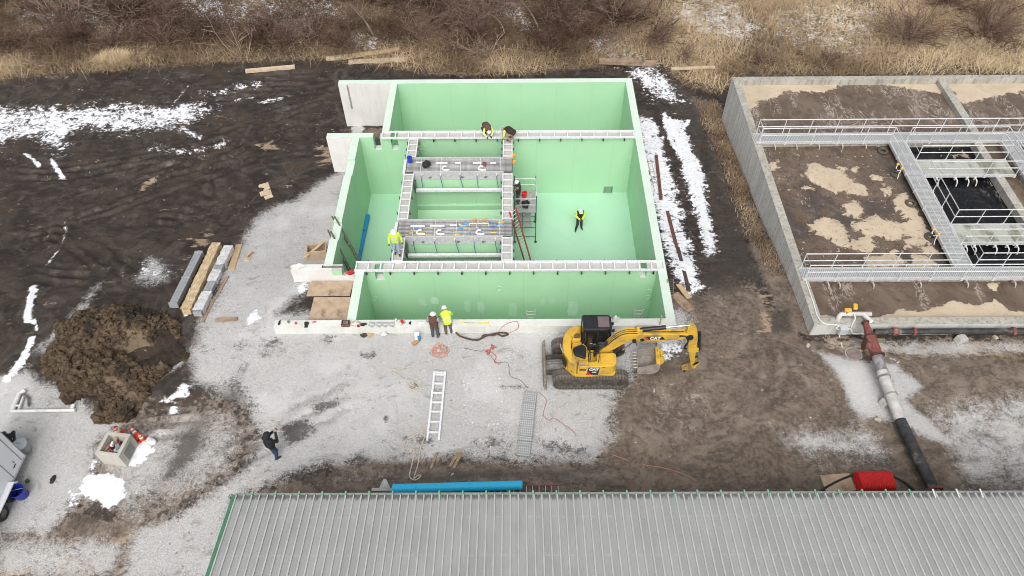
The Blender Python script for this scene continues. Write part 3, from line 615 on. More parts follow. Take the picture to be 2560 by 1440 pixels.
def fitting_piece(px, py, L, bend, lab, zz=TT + .16):
    p = G(px, py, zz); pts = [(0, 0, .05), (L, 0, .05)]
    if bend: pts = [(L * .9, -.3 * bend, .05), (.1, -.3 * bend, .05), (0, -.15 * bend, .05), (.1, 0, .05), (L * .5, 0, .05)]
    MB().tube(catmull(pts, 3), .06, 8).build('pipe_fitting', [WHT], None, p, 0, True, label=lab, category='pipe fitting')
for a in ((1040, 408, .5, 0, 'white pipe length at left of the rear channel'), (1090, 409, .7, 0, 'white pipe length at middle of the rear channel'), (1106, 418, .5, 1, 'white curved pipe at the front edge of the rear channel'), (1137, 409, .35, 0, 'short white pipe right of middle on the rear channel'),
          (1183, 409, .5, 0, 'white pipe beside the red part on the rear channel'), (1197, 418, .5, 1, 'white curved pipe near the red part on the rear channel'), (1226, 409, .35, 0, 'short white pipe at right end of the rear channel'),
          (1027, 567, .8, 0, 'white pipe at left of the front channel'), (1043, 577, .5, 1, 'white curved pipe at front left of the front channel'), (1076, 566, .8, 0, 'white pipe at middle of the front channel'), (1092, 577, .5, 1, 'white curved pipe at front middle of the front channel'), (1125, 565, .4, 0, 'short white pipe right of middle on the front channel'), (1191, 577, .5, 1, 'white curved pipe below the pipe tool on the front channel')):
    fitting_piece(*a)
p = G(1175, 561, TT + .2)
MB().tube(catmull([(0, -.12, 0), (0, .02, .05), (.5, .03, .05), (1.0, .02, .05), (1.02, -.14, 0)], 4), .045, 8).tube([(.38, .02, .05), (.36, -.3, .03), (.5, -.34, .03)], .045, 8).build('bent_pipe_assembly', [STEEL, BLACK], None, p, 0, True, label='bent steel pipe assembly lying on the front channel', category='pipe assembly')
ORG = pm('orange_plastic', (.85, .33, .04), (.7, .26, .03))
for px, py, lab in ((1187, 553, 'left orange clamp at rear edge of the front channel'), (1212, 553, 'right orange clamp at rear edge of the front channel'), (1285, 392, 'rear orange clamp at right end of the rear channel'), (1285, 408, 'front orange clamp at right end of the rear channel')):
    p = G(px, py, TT + .1); m = MB().bb(-.09, .09, -.07, .07, 0, .16).tube([(0, -.06, .1), (0, -.3, .06)], .018, 6).ell((0, 0, .18), (.1, .06, .04), 8, 5)
    m.build('clamp', [ORG], None, p, 0, label=lab, category='clamp')
p = G(1212, 411, TT + .16); MB().lump((0, 0, .07), (.12, .14, .08), 5).tube([(0, -.1, .06), (-.05, -.28, .05)], .03, 6).build('power_tool', [pm('dull_red', (.35, .05, .05), (.25, .04, .04))], None, p, .4, True, label='dull red power tool on right half of the rear channel', category='tool')
# ------------------------------------------------------------------ buckets and bags on the tank
def bucket(name, label, p, r=.15, h=.37, c=((.01, .05, .5), (.02, .08, .6)), mname='blue_bucket_plastic', rot=0., tilt=0.):
    mt = pm(mname, c[0], c[1], 5, .4); o = thing(name, label, 'bucket', p, (tilt, 0, rot))
    MB().lathe([(0, .0), (r * .82, .0), (r, h), (r * 1.06, h), (r * 1.06, h - .03), (r * .98, h - .03), (r * .97, h - .01), (r * .78, .02), (0, .02)], n=20).build('pail', [mt], o, smooth=True)
    MB().tube([(r * 1.05 * cos(t), r * .5 * sin(t) * .2 + r * .3 * sin(t), h - .02 - .25 * h * sin(t)) for t in [pi * i / 10 for i in range(11)]], .008, 5).build('handle', [STEEL], o)
    return o
bucket('bucket', 'blue bucket at left end of the rear pipe channel', G(1025, 405, TT + .13))
def bag(name, label, p, r, mat_, sd=1, strap=True, cat='bag'):
    o = thing(name, label, cat, p); MB().lump((0, 0, r[2] * .8), r, sd, n=(14, 10), amp=.4).build('sack', [mat_], o, smooth=True)
    if strap: MB().tube(catmull([(-r[0] * .5, 0, r[2] * 1.4), (0, .05, r[2] * 2.1), (r[0] * .8, .02, r[2] * 1.9), (r[0] * 1.2, 0, r[2] * 1.0)], 4), .02, 6).build('strap', [mat_], o, smooth=True)
    return o
BLKF = pm('black_fabric', (.012, .012, .013), (.03, .03, .032), 14, .85, bump=.3)
bag('bag', 'black plastic bag on left half of the rear pipe channel', G(1066, 416, TT + .13), (.24, .22, .2), BLKF, 2)
# ------------------------------------------------------------------ scaffold in the right basin, ladders, pipe
SC_G = pm('green_scaffold_steel', (.03, .07, .045), (.05, .09, .06), 9, .6, .2); DECK = pm('aluminium_plank', (.36, .37, .36), (.46, .46, .45), 8, .5, .2)
sx0, sx1, sy0, sy1, sz = -.12, 1.2, 33.12, 34.95, -1.62
sc = thing('scaffold_tower', 'green steel scaffold tower beside the right inner wall of the tank', 'scaffold', (0, 0, 0))
for x in (sx0, sx1):
    for y in (sy0, sy1):
        MB().tube([(x, y, FL + .1), (x, y, sz + 1.25)], .026, 8).build('post', [SC_G], sc, smooth=True)
        MB().lathe([(0, 0), (.09, 0), (.09, .03), (.03, .06), (.03, .2)], (x, y, FL)).build('foot', [SC_G], sc)
for y in (sy0, sy1):
    for z in (FL + .5, FL + 1.3, -2.5, sz - .1): MB().tube([(sx0, y, z), (sx1, y, z)], .02, 6).build('cross_tube', [SC_G], sc)
    MB().tube([(sx0 + .5, y, FL + .5), (sx0 + .5, y, sz - .1)], .018, 6).build('frame_tube', [SC_G], sc)
for x in (sx0, sx1):
    MB().tube([(x, sy0, FL + .6), (x, sy1, sz - .2)], .014, 6).build('brace', [SC_G], sc); MB().tube([(x, sy1, FL + .6), (x, sy0, sz - .2)], .014, 6).build('brace', [SC_G], sc)
for z in (sz + .55, sz + 1.05):
    for a, b in (((sx0, sy1), (sx1, sy1)), ((sx1, sy1), (sx1, sy0)), ((sx0, sy0), (sx1, sy0))): MB().tube([(*a, z), (*b, z)], .02, 6).build('guard_rail', [ALU], sc)
for i in range(4): MB().bb(sx0 + .02 + i * .33, sx0 + .33 + i * .33, sy0 - .1, sy1 + .05, sz, sz + .05).build('deck_plank', [DECK], sc)
for i, (x, z) in enumerate(((sx0 + .1, -2.9), (sx0 + .6, -2.9))): MB().bb(x, x + .45, sy0 - .05, sy1 + .05, z, z + .05).build('deck_plank', [DECK], sc)
bucket('bucket', 'red bucket on the scaffold deck', Vector((.5, 34.35, sz + .052)), .16, .38, ((.75, .02, .015), (.85, .05, .03)), 'red_bucket_plastic')
bag('tool_bag', 'black tool bag on the scaffold deck', Vector((.55, 33.55, sz + .052)), (.24, .3, .2), BLKF, 6)
def ladder(name, label, p, q, w_, mat_, n, rr_=(.03, .07), up=(0, 0, 1), rung=.016, cat='ladder', rungm=None):
    o = thing(name, label, cat, p); p = Vector(p); q = Vector(q); d = q - p; u = Vector(up); s_ = d.cross(u).normalized() * (w_ / 2)
    z0 = Vector((0, 0, 0))
    for k in (-1, 1): MB().beam(s_ * k, d + s_ * k, rr_[0], rr_[1], 0, d.cross(s_)).build('side_rail', [mat_], o)
    for i in range(n):
        c = d * ((i + .6) / n); MB().tube([c - s_, c + s_], rung, 6).build('rung', [rungm or mat_], o)
    return o
REDL = pm('red_fibreglass', (.55, .07, .05), (.42, .05, .04), 6, .5)
ladder('ladder', 'red fibreglass ladder leaning on right inner wall beside the front channel', (.72, 31.3, FL), (-.22, 30.35, 1.15), .42, REDL, 17, (.06, .1), up=(.6, -.8, 0), rungm=ALU)
ladder('ladder', 'rear of two dark lattice ladders leaning into the left basin', (-7.9, 28.0, FL), (-10.35, 30.35, .75), .36, pm('dark_olive_steel', (.1, .11, .08), (.16, .16, .12), 8, .6, .3), 20, (.05, .08), up=(.7, .7, 0))
ladder('ladder', 'front of two dark lattice ladders leaning into the left basin', (-8.6, 27.4, FL), (-10.4, 29.25, .7), .36, MATS['dark_olive_steel'], 20, (.05, .08), up=(.7, .7, 0))
def blue_pipe(label, p, q, r, mat_, sp=0):
    o = thing('blue_pipe', label, 'pipe', p); d = Vector(q) - Vector(p)
    MB().pipe([(0, 0, 0), d], r, r * .88, 20, 0, 1).build('barrel', [mat_, pm('pipe_inside', (.03, .12, .25), (.02, .08, .18))], o, smooth=True)
    return o
k = NT('blue_pvc'); nz = k.noise(k.obj(), 3.2, 5, .7); BPVC = k.fin(k.mix(k.ramp(nz, .66, .69), (.03, .6, 1.), (.01, .04, .12)), .45)
k = NT('deep_blue_pvc'); nz = k.noise(k.obj(), 2.2, 5, .7); BPV2 = k.fin(k.mix(k.ramp(nz, .63, .66), (.01, .26, .58), (.006, .02, .05)), .4)
blue_pipe('deep blue pipe lying on the floor of the left basin', G(922, 540, FL + .18) + Vector((-.1, 0, 0)), G(893, 672, FL + .18) + Vector((-.1, 0, 0)), .19, BPV2)
MB().tube([G(915, 575, FL + .15), G(886, 675, FL + .15)], .09, 10).build('drain_pipe', [BPV2], None, label='thin blue pipe beside the deep blue pipe in left basin', category='pipe', smooth=True)
# access ladders sticking out of the front basin
for px, lab in ((1327, 'left aluminium ladder top standing in the front basin'), (1592, 'right aluminium ladder top standing in the front basin')):
    p = on_y(px, 800, 23.2); ladder('ladder', lab, (p.x, 24.3, FL), (p.x, 23.17, 1.15), .42, pm('weathered_aluminium', (.5, .47, .42), (.42, .4, .37), 8, .5, .3), 16, (.03, .07), up=(0, -1, .2))
# ------------------------------------------------------------------ things left on the front wall
def item(name, cat, label, px, py, builder, z=TT + .003, rot=0., mats=None, smooth=False):
    m = MB(); builder(m); return m.build(name, mats, None, G(px, py, z), rot, smooth, label=label, category=cat)
PINK = pm('pink_plastic', (.65, .12, .2), (.5, .08, .15)); GREYP = pm('grey_plastic', (.3, .3, .31), (.22, .22, .23)); BRN = pm('brown_box_wood', (.12, .06, .045), (.18, .1, .07)); YEL = pm('yellow_cord', (.75, .68, .12), (.7, .6, .1))
CREAM = pm('cream_canvas', (.62, .55, .46), (.5, .4, .33), 7, .8)
item('glove', 'glove', 'black glove at far left end of the front wall', 698, 809, lambda m: m.lump((0, 0, .04), (.06, .12, .05), 1).tube([(0, .1, .04), (.03, .2, .03)], .025, 5), mats=[BLKF], smooth=True)
item('cup', 'cup', 'grey cup near left end of the front wall', 722, 807, lambda m: m.lathe([(0, 0), (.05, 0), (.06, .13), (.05, .13), (.04, .02)], n=12), mats=[GREYP])
item('tape_roll', 'tape', 'pink tape roll on left part of the front wall', 740, 809, lambda m: m.lathe([(.03, 0), (.07, 0), (.07, .06), (.03, .06), (.03, 0)], n=14), mats=[PINK])
item('cap', 'cap', 'black cap on left part of the front wall', 767, 810, lambda m: m.lump((0, 0, .05), (.13, .12, .07), 4).bb(-.08, .08, -.24, -.08, .01, .03), mats=[BLKF], smooth=True)
item('drink_can', 'can', 'red drink can lying on the front wall', 786, 806, lambda m: m.tube([(-.09, 0, .04), (-.08, 0, .04), (.08, 0, .04), (.09, 0, .04)], [.03, .04, .04, .03], 12), rot=.3, mats=[PINK])
def crate(m):
    m.bb(-.2, .2, -.15, .15, 0, .02)
    for a in ((-.2, -.18, -.15, .15), (.18, .2, -.15, .15), (-.18, .18, -.15, -.13), (-.18, .18, .13, .15)): m.bb(*a, .021, .2)
    for i in range(6): m.beam((-.14 + i * .05, -.1, .06), (-.1 + i * .04, .1, .2), .025, .025, 1)
item('tool_crate', 'crate', 'brown crate of tools on the front wall', 865, 812, crate, mats=[BRN, STEEL_D])
item('tool_bag', 'bag', 'cream canvas tool bag with red end on the front wall', 890, 812, lambda m: m.lump((0, 0, .1), (.28, .15, .11), 8).bb(.1, .2, -.17, -.1, .02, .16, 1), mats=[CREAM, pm('dark_red', (.3, .03, .03), (.22, .02, .02))], smooth=True)
item('drill', 'drill', 'black drill on the front wall beside the canvas bag', 910, 813, lambda m: m.tube([(-.12, 0, .1), (.14, 0, .1)], .05, 8).bb(-.1, -.02, -.05, .05, 0, .1).bb(-.14, .03, -.06, .06, 0, .04), mats=[BLKF], smooth=True)
for i, (px, lab) in enumerate(((930, 'first of four pale cartons in a row on the front wall'), (948, 'second of four pale cartons in a row on the front wall'), (963, 'third of four pale cartons in a row on the front wall'), (980, 'fourth of four pale cartons in a row on the front wall'))):
    item('carton', 'carton', lab, px, 812, lambda m: (m.bb(-.14, .14, -.09, .09, 0, .1), m.bb(-.145, .145, -.002, .092, .101, .108, 1), m.beam((-.12, -.1, .12), (.1, -.16, .04), .1, .01, 1)), rot=.1 * i - .2, mats=[pm('silver_carton', (.6, .6, .58), (.5, .5, .5)), pm('dark_grey_card', (.4, .4, .4), (.32, .32, .32))])
item('spray_bottle', 'bottle', 'white spray bottle standing on the front wall', 990, 806, lambda m: m.lathe([(0, 0), (.05, 0), (.05, .16), (.02, .22), (.02, .26), (0, .26)], n=12).bb(-.02, .08, -.02, .02, .25, .29), mats=[WHT], smooth=True)
item('first_aid_bag', 'bag', 'red and white bag on the front wall', 1005, 809, lambda m: m.lump((0, 0, .08), (.17, .13, .08), 5).bb(-.05, .09, -.12, .1, .12, .17, 1), rot=.5, mats=[pm('off_white_cloth', (.66, .6, .55), (.5, .45, .4)), pm('red_cloth', (.6, .03, .04), (.5, .02, .03))], smooth=True)
item('glove', 'glove', 'small black glove right of the red and white bag', 1025, 809, lambda m: m.lump((0, 0, .03), (.06, .09, .04), 9).tube([(0, .06, .03), (.05, .13, .02)], .02, 5), mats=[BLKF], smooth=True)
item('rag', 'rag', 'white rag beside the two workers on the front wall', 1053, 808, lambda m: m.lump((0, 0, .03), (.14, .1, .04), 12, amp=.6), mats=[WHT], smooth=True)
item('clipboard', 'clipboard', 'white sheet on the wall right of the worker in yellow', 1131, 808, lambda m: m.bb(-.11, .11, -.15, .15, 0, .012).bb(-.04, .04, .1, .14, .013, .025, 1), rot=.3, mats=[WHT, STEEL])
def cord(name, cat, label, pts, r, mat_, z=None, k=6, n=6):
    q = [(G(*p, z) if z is not None else gp(*p, r * .9)) for p in pts]
    o = q[0].copy(); return MB().tube([x - o for x in catmull(q, k)], r, n).build(name, [mat_], None, o, 0, True, label=label, category=cat)
cord('extension_cord', 'cord', 'yellow cord stretched along top of the front wall', [(1148, 806), (1180, 808), (1222, 806), (1195, 809), (1160, 807), (1216, 810), (1224, 815)], .02, YEL, TT + .02)
MB().bb(-.6, .6, -.04, .04, 0, .03).bb(-.6, -.56, -.04, .12, 0, .03).build('steel_angle', [STEEL_D], None, G(833, 668, TT + .003), 0, label='thin steel angle lying on the left front wing wall', category='steel angle')
item('plastic_wrap', 'plastic wrap', 'crumpled clear wrap on left end of the wing wall', 746, 667, lambda m: m.lump((0, 0, .06), (.3, .16, .07), 21, amp=.6), mats=[WHT], smooth=True)
item('red_rag', 'rag', 'crumpled red rag in the notch of the left wing wall', 875, 683, lambda m: m.lump((0, 0, .06), (.2, .15, .08), 14, amp=.7), z=-.04, mats=[pm('red_cloth', (.6, .03, .04), (.5, .02, .03))], smooth=True)
# conduit drop and anchor plate on the left wing wall
MB().bb(-.05, .05, -.05, 0, -1.9, 0).build('waterstop_strip', [pm('grey_strip', (.25, .24, .22), (.35, .34, .32))], tank, on_y(868, 213, 43.545))
# ------------------------------------------------------------------ the working tank on the right
k = NT('old_concrete'); p_ = k.pos(); n1 = k.noise(p_, .8, 6, .6); n2 = k.noise(p_, 6., 5, .6); sv = k.noise(k.stretch(p_, (3., 3., .22)), 1.7, 6, .65)
c = k.mix(k.ramp(n1, .3, .7), (.36, .345, .3), (.47, .45, .4)); c = k.mix(k.ramp(sv, .46, .66, 0, .7), c, (.2, .19, .16)); c = k.mix(k.ramp(n2, .58, .75, 0, .4), c, (.16, .14, .11))
k.bump(n2, .4, .03); OLDC = k.fin(c, .9, 0, .25)
k = NT('board_marked_concrete'); p_ = k.pos(); n1 = k.noise(p_, .9, 5, .6); sv = k.noise(k.stretch(p_, (1, 4.2, .2), 0), 1.6, 6, .62)
c = k.mix(k.ramp(n1, .3, .7), (.55, .55, .52), (.62, .62, .59)); c = k.mix(k.ramp(sv, .42, .62, 0, .6), c, (.36, .355, .33))
sx = k.n('SeparateXYZ', None, Vector=p_)
fy = k.math('SUBTRACT', k.math('FRACT', k.math('MULTIPLY', sx.outputs[1], 1 / .61)), .5); fz = k.math('SUBTRACT', k.math('FRACT', k.math('MULTIPLY', sx.outputs[2], 1 / .61)), .5)
dd = k.math('ADD', k.math('MULTIPLY', fy, fy), k.math('MULTIPLY', fz, fz)); c = k.mix(k.math('MULTIPLY', k.math('LESS_THAN', dd, .0036), .8), c, (.08, .075, .07))
k.bump(sv, .35, .03); BOARD = k.fin(c, .88, 0, .25)
etank = thing('aeration_tank', 'weathered concrete treatment tank full of brown foamy water', 'tank', (0, 0, 0))
EM = [OLDC, BOARD]; ET = .5
def ew(name, x0, x1, y0, y1, z0=-3.6, z1=ET, f=None): return MB().bb(x0, x1, y0, y1, z0, z1, faces=f or (0,) * 6).build(name, EM, etank)
ew('side_wall', 14.8, 15.26, 22.66, 44.06, f=(0, 0, 1, 0, 1, 0)); ew('rear_wall', 15.26, 37, 43.6, 44.06); ew('front_wall', 15.26, 37, 22.66, 23.1, f=(0, 0, 1, 0, 0, 0))
ew('cross_wall', 15.26, 37, 37.05, 37.5, z1=ET - .02); ew('divider_wall', 28.7, 29.2, 37.5, 43.6, z1=ET - .05); ew('cross_wall', 15.26, 37, 25.8, 26.25, z1=ET - .02)
ew('inner_wall', 23.45, 23.9, 26.25, 37.05, z1=ET - .02); ew('inner_wall', 28.45, 28.95, 26.25, 37.05, z1=ET - .06); ew('inner_wall', 30.2, 30.7, 26.25, 37.05, z1=ET - .02)
# walkway decks made of grating panels
k = NT('grating'); p_ = k.obj(); sx = k.n('SeparateXYZ', None, Vector=p_); st_ = k.math('SINE', k.math('MULTIPLY', sx.outputs[0], 2 * pi / .1))
GRAT = k.fin(k.mix(k.ramp(st_, -.3, .5), (.3, .31, .31), (.56, .57, .57)), .5, .2)
k = NT('mossy_deck'); p_ = k.pos(); n1 = k.noise(p_, 1.1, 5, .6); n2 = k.noise(k.stretch(p_, (.9, .3, 1), .7), 1.6, 4); sx = k.n('SeparateXYZ', None, Vector=p_); ln = k.math('SINE', k.math('MULTIPLY', sx.outputs[1], 2 * pi / .16))
c = k.mix(k.ramp(n2, .45, .6), (.46, .47, .42), (.2, .2, .14)); c = k.mix(k.ramp(ln, .2, .9, 0, .35), c, (.2, .2, .18)); MOSS = k.fin(k.mix(k.ramp(n1, .5, .7, 0, .5), c, (.42, .45, .38)), .8)
def deck(label, x0, x1, y0, y1, along, mat_=None, step=1.0, beam=True):
    o = thing('walkway', label, 'walkway', ((x0 + x1) / 2, (y0 + y1) / 2, ET)); hx, hy = (x1 - x0) / 2, (y1 - y0) / 2; L = 2 * (hx if along == 'x' else hy); n = max(1, round(L / step)); st = L / n; wd = 2 * (hy if along == 'x' else hx)
    me = MB().bb(-st / 2 + .006, st / 2 - .006, -wd / 2 + .06, wd / 2 - .06, .02, .055).mesh('grating_panel', [mat_ or GRAT])
    for i in range(n):
        t = -L / 2 + (i + .5) * st; share('grating_panel', me, o, (t, 0, 0) if along == 'x' else (0, t, 0), 0 if along == 'x' else pi / 2)
    for s_ in (-1, 1):
        if along == 'x': MB().bb(-hx, hx, s_ * hy - .05, s_ * hy + .05, -.1, .075).build('edge_beam', [STEEL], o)
        else: MB().bb(s_ * hx - .05, s_ * hx + .05, -hy, hy, -.1, .075).build('edge_beam', [STEEL], o)
    return o
deck('rear grating walkway across the brown treatment tank', 14.9, 36.5, 36.95, 37.75, 'x'); deck('front grating walkway across the brown treatment tank', 14.95, 36.5, 25.68, 26.38, 'x')
deck('long grating walkway running front to back between the two cross walkways', 23.2, 24.15, 26.44, 36.88, 'y'); deck('rear mossy bridge over the black water', 24.21, 29.6, 33.75, 35.1, 'x', MOSS, 1.3); deck('front mossy bridge over the black water', 24.21, 30.05, 28.2, 29.6, 'x', MOSS, 1.3)
deck('short grating walkway at right edge behind the bridges', 30.1, 31.0, 26.44, 36.88, 'y')
RAIL = pm('galvanised_rail', (.74, .75, .76), (.62, .63, .64), 6, .42, .15)
def railing(label, pts, zb=ET + .05, group=None):
    P = [Vector((x, y, 0)) for x, y in pts]; o = thing('guard_railing', label, 'railing', (P[0].x, P[0].y, zb)); b = P[0]
    for nm, h in (('top_rail', 1.08), ('middle_rail', .56)): MB().tube([q - b + Vector((0, 0, h)) for q in P], .03, 6).build(nm, [RAIL], o)
    mp = MB().tube([(0, 0, -.12), (0, 0, 1.08)], .026, 6).bb(-.06, .06, -.04, .04, -.16, .02).mesh('post', [RAIL])
    for a, c in zip(P[:-1], P[1:]):
        L = (c - a).length; n = max(1, round(L / 1.6))
        for i in range(n + (1 if c is P[-1] else 0)): share('post', mp, o, a + (c - a) * (i / n) - b)
railing('rear railing of the rear cross walkway', [(15.1, 36.95), (15.1, 37.75), (36.4, 37.75)])
railing('railing round the large brown basin on its walkway side', [(15.12, 36.9), (23.18, 36.9), (23.18, 26.42), (15.05, 26.42), (15.05, 25.62), (36.4, 25.62)])
railing('railing along the small rear black pool and round the rear bridge', [(30.08, 26.5), (30.08, 36.9), (24.2, 36.9), (24.2, 35.15), (29.55, 35.15), (29.55, 33.7), (24.2, 33.7), (24.2, 29.65), (30.02, 29.65)])
railing('railing along the front bridge and the small front black pool', [(30.02, 28.15), (24.2, 28.15), (24.2, 26.42), (30.0, 26.42)])
railing('railing at the far right walkway of the treatment tank', [(31.05, 36.9), (31.05, 30.0)])
# water
def water_mat(name, base1, base2, foam1, foam2, amp=2.1, fs=1.8, rough=.2):
    k = NT(name); p = k.pos(); A = k.n('Attribute', dict(attribute_name='foam')); s3 = k.n('SeparateColor', None, Color=A.outputs['Color'])
    n1 = k.noise(p, .5, 5, .6, 1.5); n2 = k.noise(p, fs, 7, .66, .8); n3 = k.noise(p, 9., 4, .6)
    b = k.mix(k.ramp(n1, .3, .7), base1, base2)
    lace = k.math('ABSOLUTE', k.math('SUBTRACT', k.noise(k.stretch(p, (1.4, .7, 1), -.6), 1.1, 6, .62, 2.2), .5))
    lf = k.math('MULTIPLY', k.ramp(lace, .0, .045, 1, 0), k.ramp(k.math('ADD', s3.outputs[1], k.math('MULTIPLY', k.math('SUBTRACT', k.noise(k.stretch(p, (1.5, .4, 1), -.5), .45, 4, .6), .5), 5.)), .45, .8))
    b = k.mix(k.math('MULTIPLY', lf, .85), b, (.42, .36, .31)); b = k.mix(k.ramp(n2, .5, .66, 0, .5), b, (.06, .043, .034))
    ss = k.math('MULTIPLY', s3.outputs[2], k.ramp(n3, .55, .7)); b = k.mix(ss, b, (.02, .018, .018))
    fm = k.ramp(k.math('ADD', s3.outputs[0], k.math('MULTIPLY', k.math('SUBTRACT', n2, .5), amp)), .42, .58)
    f = k.mix(n3, foam1, foam2); cr = k.noise(p, 3.5, 6, .7); f = k.mix(k.ramp(cr, .55, .68, 0, .5), f, (.3, .235, .165)); f = k.mix(k.ramp(n1, .4, .62, 0, .4), f, (.4, .32, .23)); vd = k.n('TexVoronoi', dict(feature='DISTANCE_TO_EDGE'), Vector=k.n('VectorMath', dict(operation='ADD'), i0=p, i1=k.n('VectorMath', dict(operation='SCALE'), i0=k.noise(p, 1.5, 4, .6, 0, 1), Scale=1.6).outputs[0]).outputs[0], Scale=1.5).outputs['Distance']; fm = k.math('MULTIPLY', fm, k.ramp(vd, .0, .035, k.math('SUBTRACT', 1., k.math('MULTIPLY', s3.outputs[2], k.ramp(n2, .5, .6))), 1))
    b = k.mix(k.math('MULTIPLY', s3.outputs[2], k.ramp(k.noise(p, .42, 4, .6, .8), .5, .62, 0, .75)), b, (.055, .05, .052)); fl = k.math('MULTIPLY', s3.outputs[2], k.math('MULTIPLY', k.ramp(k.noise(p, 4.2, 3, .55), .63, .66), k.ramp(k.noise(p, .6, 3, .6), .46, .58))); fm = k.math('MAXIMUM', fm, fl)
    k.bump(k.math('ADD', k.math('MULTIPLY', n2, .5), k.math('MULTIPLY', fm, .6)), .5, .06)
    return k.fin(k.mix(fm, b, f), k.mix(fm, (rough,) * 3, (.95,) * 3), 0, .22)
BW = water_mat('brown_water_with_foam', (.12, .086, .064), (.18, .136, .106), (.47, .38, .275), (.62, .515, .39))
KW = water_mat('black_water', (.006, .007, .009), (.012, .013, .016), (.3, .22, .16), (.4, .3, .22), 2.5, 2.5, .12)
def WZ(pts, z): return [tuple(G(*p, z))[:2] for p in pts]
def pool(name, label, x0, x1, y0, y1, z, mat_, foam, lace=0., specks=0., st=.11):
    xs = np.arange(x0, x1 + st / 2, st); ys = np.arange(y0, y1 + st / 2, st); xs[-1] = x1; ys[-1] = y1; X, Y = np.meshgrid(xs, ys); F = np.zeros(X.shape)
    for pts, sft, wt in foam: F = np.maximum(F, wt * np.clip(.5 + sdist(X, Y, WZ(pts, z)) / (2 * sft), 0, 1))
    i_ = np.arange(X.size).reshape(X.shape); q = np.stack([i_[:-1, :-1], i_[:-1, 1:], i_[1:, 1:], i_[1:, :-1]], -1).reshape(-1, 4)
    Z = z + np.clip((F - .45) * 4, 0, 1) * .03 + (fbm(X, Y, 1.2, 3, 8) - .5) * .02
    me = np_mesh(name, np.stack([X, Y, Z], -1).reshape(-1, 3), q, [mat_])
    col_attr(me, 'foam', [F, np.full(X.shape, lace), np.full(X.shape, specks)])
    o = bpy.data.objects.new(name, me); COL.objects.link(o); tag(o, label, None, None, 'structure')
wz = .1
pool('water', 'brown foamy water of the rear basin', 15.26, 28.7, 37.5, 43.6, wz, BW, [([(1840, 200), (2360, 195), (2365, 235), (2300, 225), (2210, 212), (2110, 210), (2060, 232), (1980, 228), (1900, 255), (1860, 285)], .35, 1.)], .62)
pool('water', 'brown foamy water of the rear right basin', 29.2, 37, 37.5, 43.6, wz, BW, [([(2360, 200), (2620, 190), (2620, 205), (2540, 232), (2400, 260)], .35, 1.)], .62)
pool('water', 'brown water with cracked foam islands in the large basin', 15.26, 23.45, 26.25, 37.05, wz, BW, [(pp, .34, 1.) for pp in (
 [(2020, 415), (2040, 408), (2075, 420), (2100, 425), (2130, 450), (2165, 465), (2172, 485), (2150, 492), (2110, 480), (2095, 485), (2060, 475), (2020, 445)],
 [(2110, 508), (2140, 500), (2160, 530), (2140, 545), (2112, 535)], [(2022, 560), (2060, 540), (2095, 555), (2120, 590), (2125, 620), (2090, 615), (2065, 590), (2025, 575)],
 [(2130, 560), (2190, 540), (2230, 555), (2260, 580), (2250, 600), (2190, 595), (2135, 575)], [(2125, 600), (2180, 595), (2195, 620), (2160, 632), (2130, 625)], [(2255, 600), (2290, 592), (2300, 615), (2265, 620)],
 [(2165, 645), (2210, 632), (2250, 640), (2270, 665), (2170, 668)], [(2275, 640), (2320, 635), (2345, 665), (2280, 668)], [(2220, 625), (2240, 620), (2250, 632), (2225, 636)], [(2302, 618), (2330, 612), (2345, 632), (2312, 635)],
 [(2205, 474), (2225, 470), (2230, 486), (2210, 490)], [(1925, 410), (1945, 400), (1945, 418), (1930, 424)], [(2180, 440), (2210, 442), (2205, 453), (2182, 450)], [(2005, 470), (2025, 462), (2030, 472), (2010, 478)], [(2125, 420), (2140, 418), (2140, 432), (2125, 430)], [(2090, 412), (2115, 418), (2112, 426), (2092, 420)],
 [(2230, 560), (2290, 545), (2300, 590), (2260, 590)], [(2235, 490), (2262, 480), (2290, 520), (2315, 570), (2330, 610), (2300, 600), (2275, 550), (2240, 520)])] + [([(2215, 480), (2260, 480), (2340, 620), (2300, 630), (2240, 560)], .5, .58)], .1, .8)
pool('water', 'brown water with a foam scum edge in the front basin', 15.26, 37, 23.1, 25.8, wz, BW, [([(2045, 800), (2050, 786), (2085, 792), (2130, 788), (2190, 796), (2230, 785), (2250, 772), (2300, 778), (2345, 768), (2380, 752), (2440, 764), (2490, 750), (2520, 775), (2620, 785), (2620, 812), (2045, 812)], .2, 1.), ([(2465, 706), (2500, 704), (2490, 728), (2475, 722)], .12, .9)], .3)
pool('water', 'still black water of the clarifier', 23.9, 28.45, 26.25, 37.05, -.02, KW, [([(2355, 372), (2425, 375), (2430, 398), (2360, 392)], .5, .5)], 0., 0.)
pool('water', 'brown water strip right of the clarifier', 28.95, 30.2, 26.25, 37.05, .05, BW, [], .4); pool('water', 'black water at the far right edge', 30.7, 37, 26.25, 37.05, 0., KW, [], 0.)
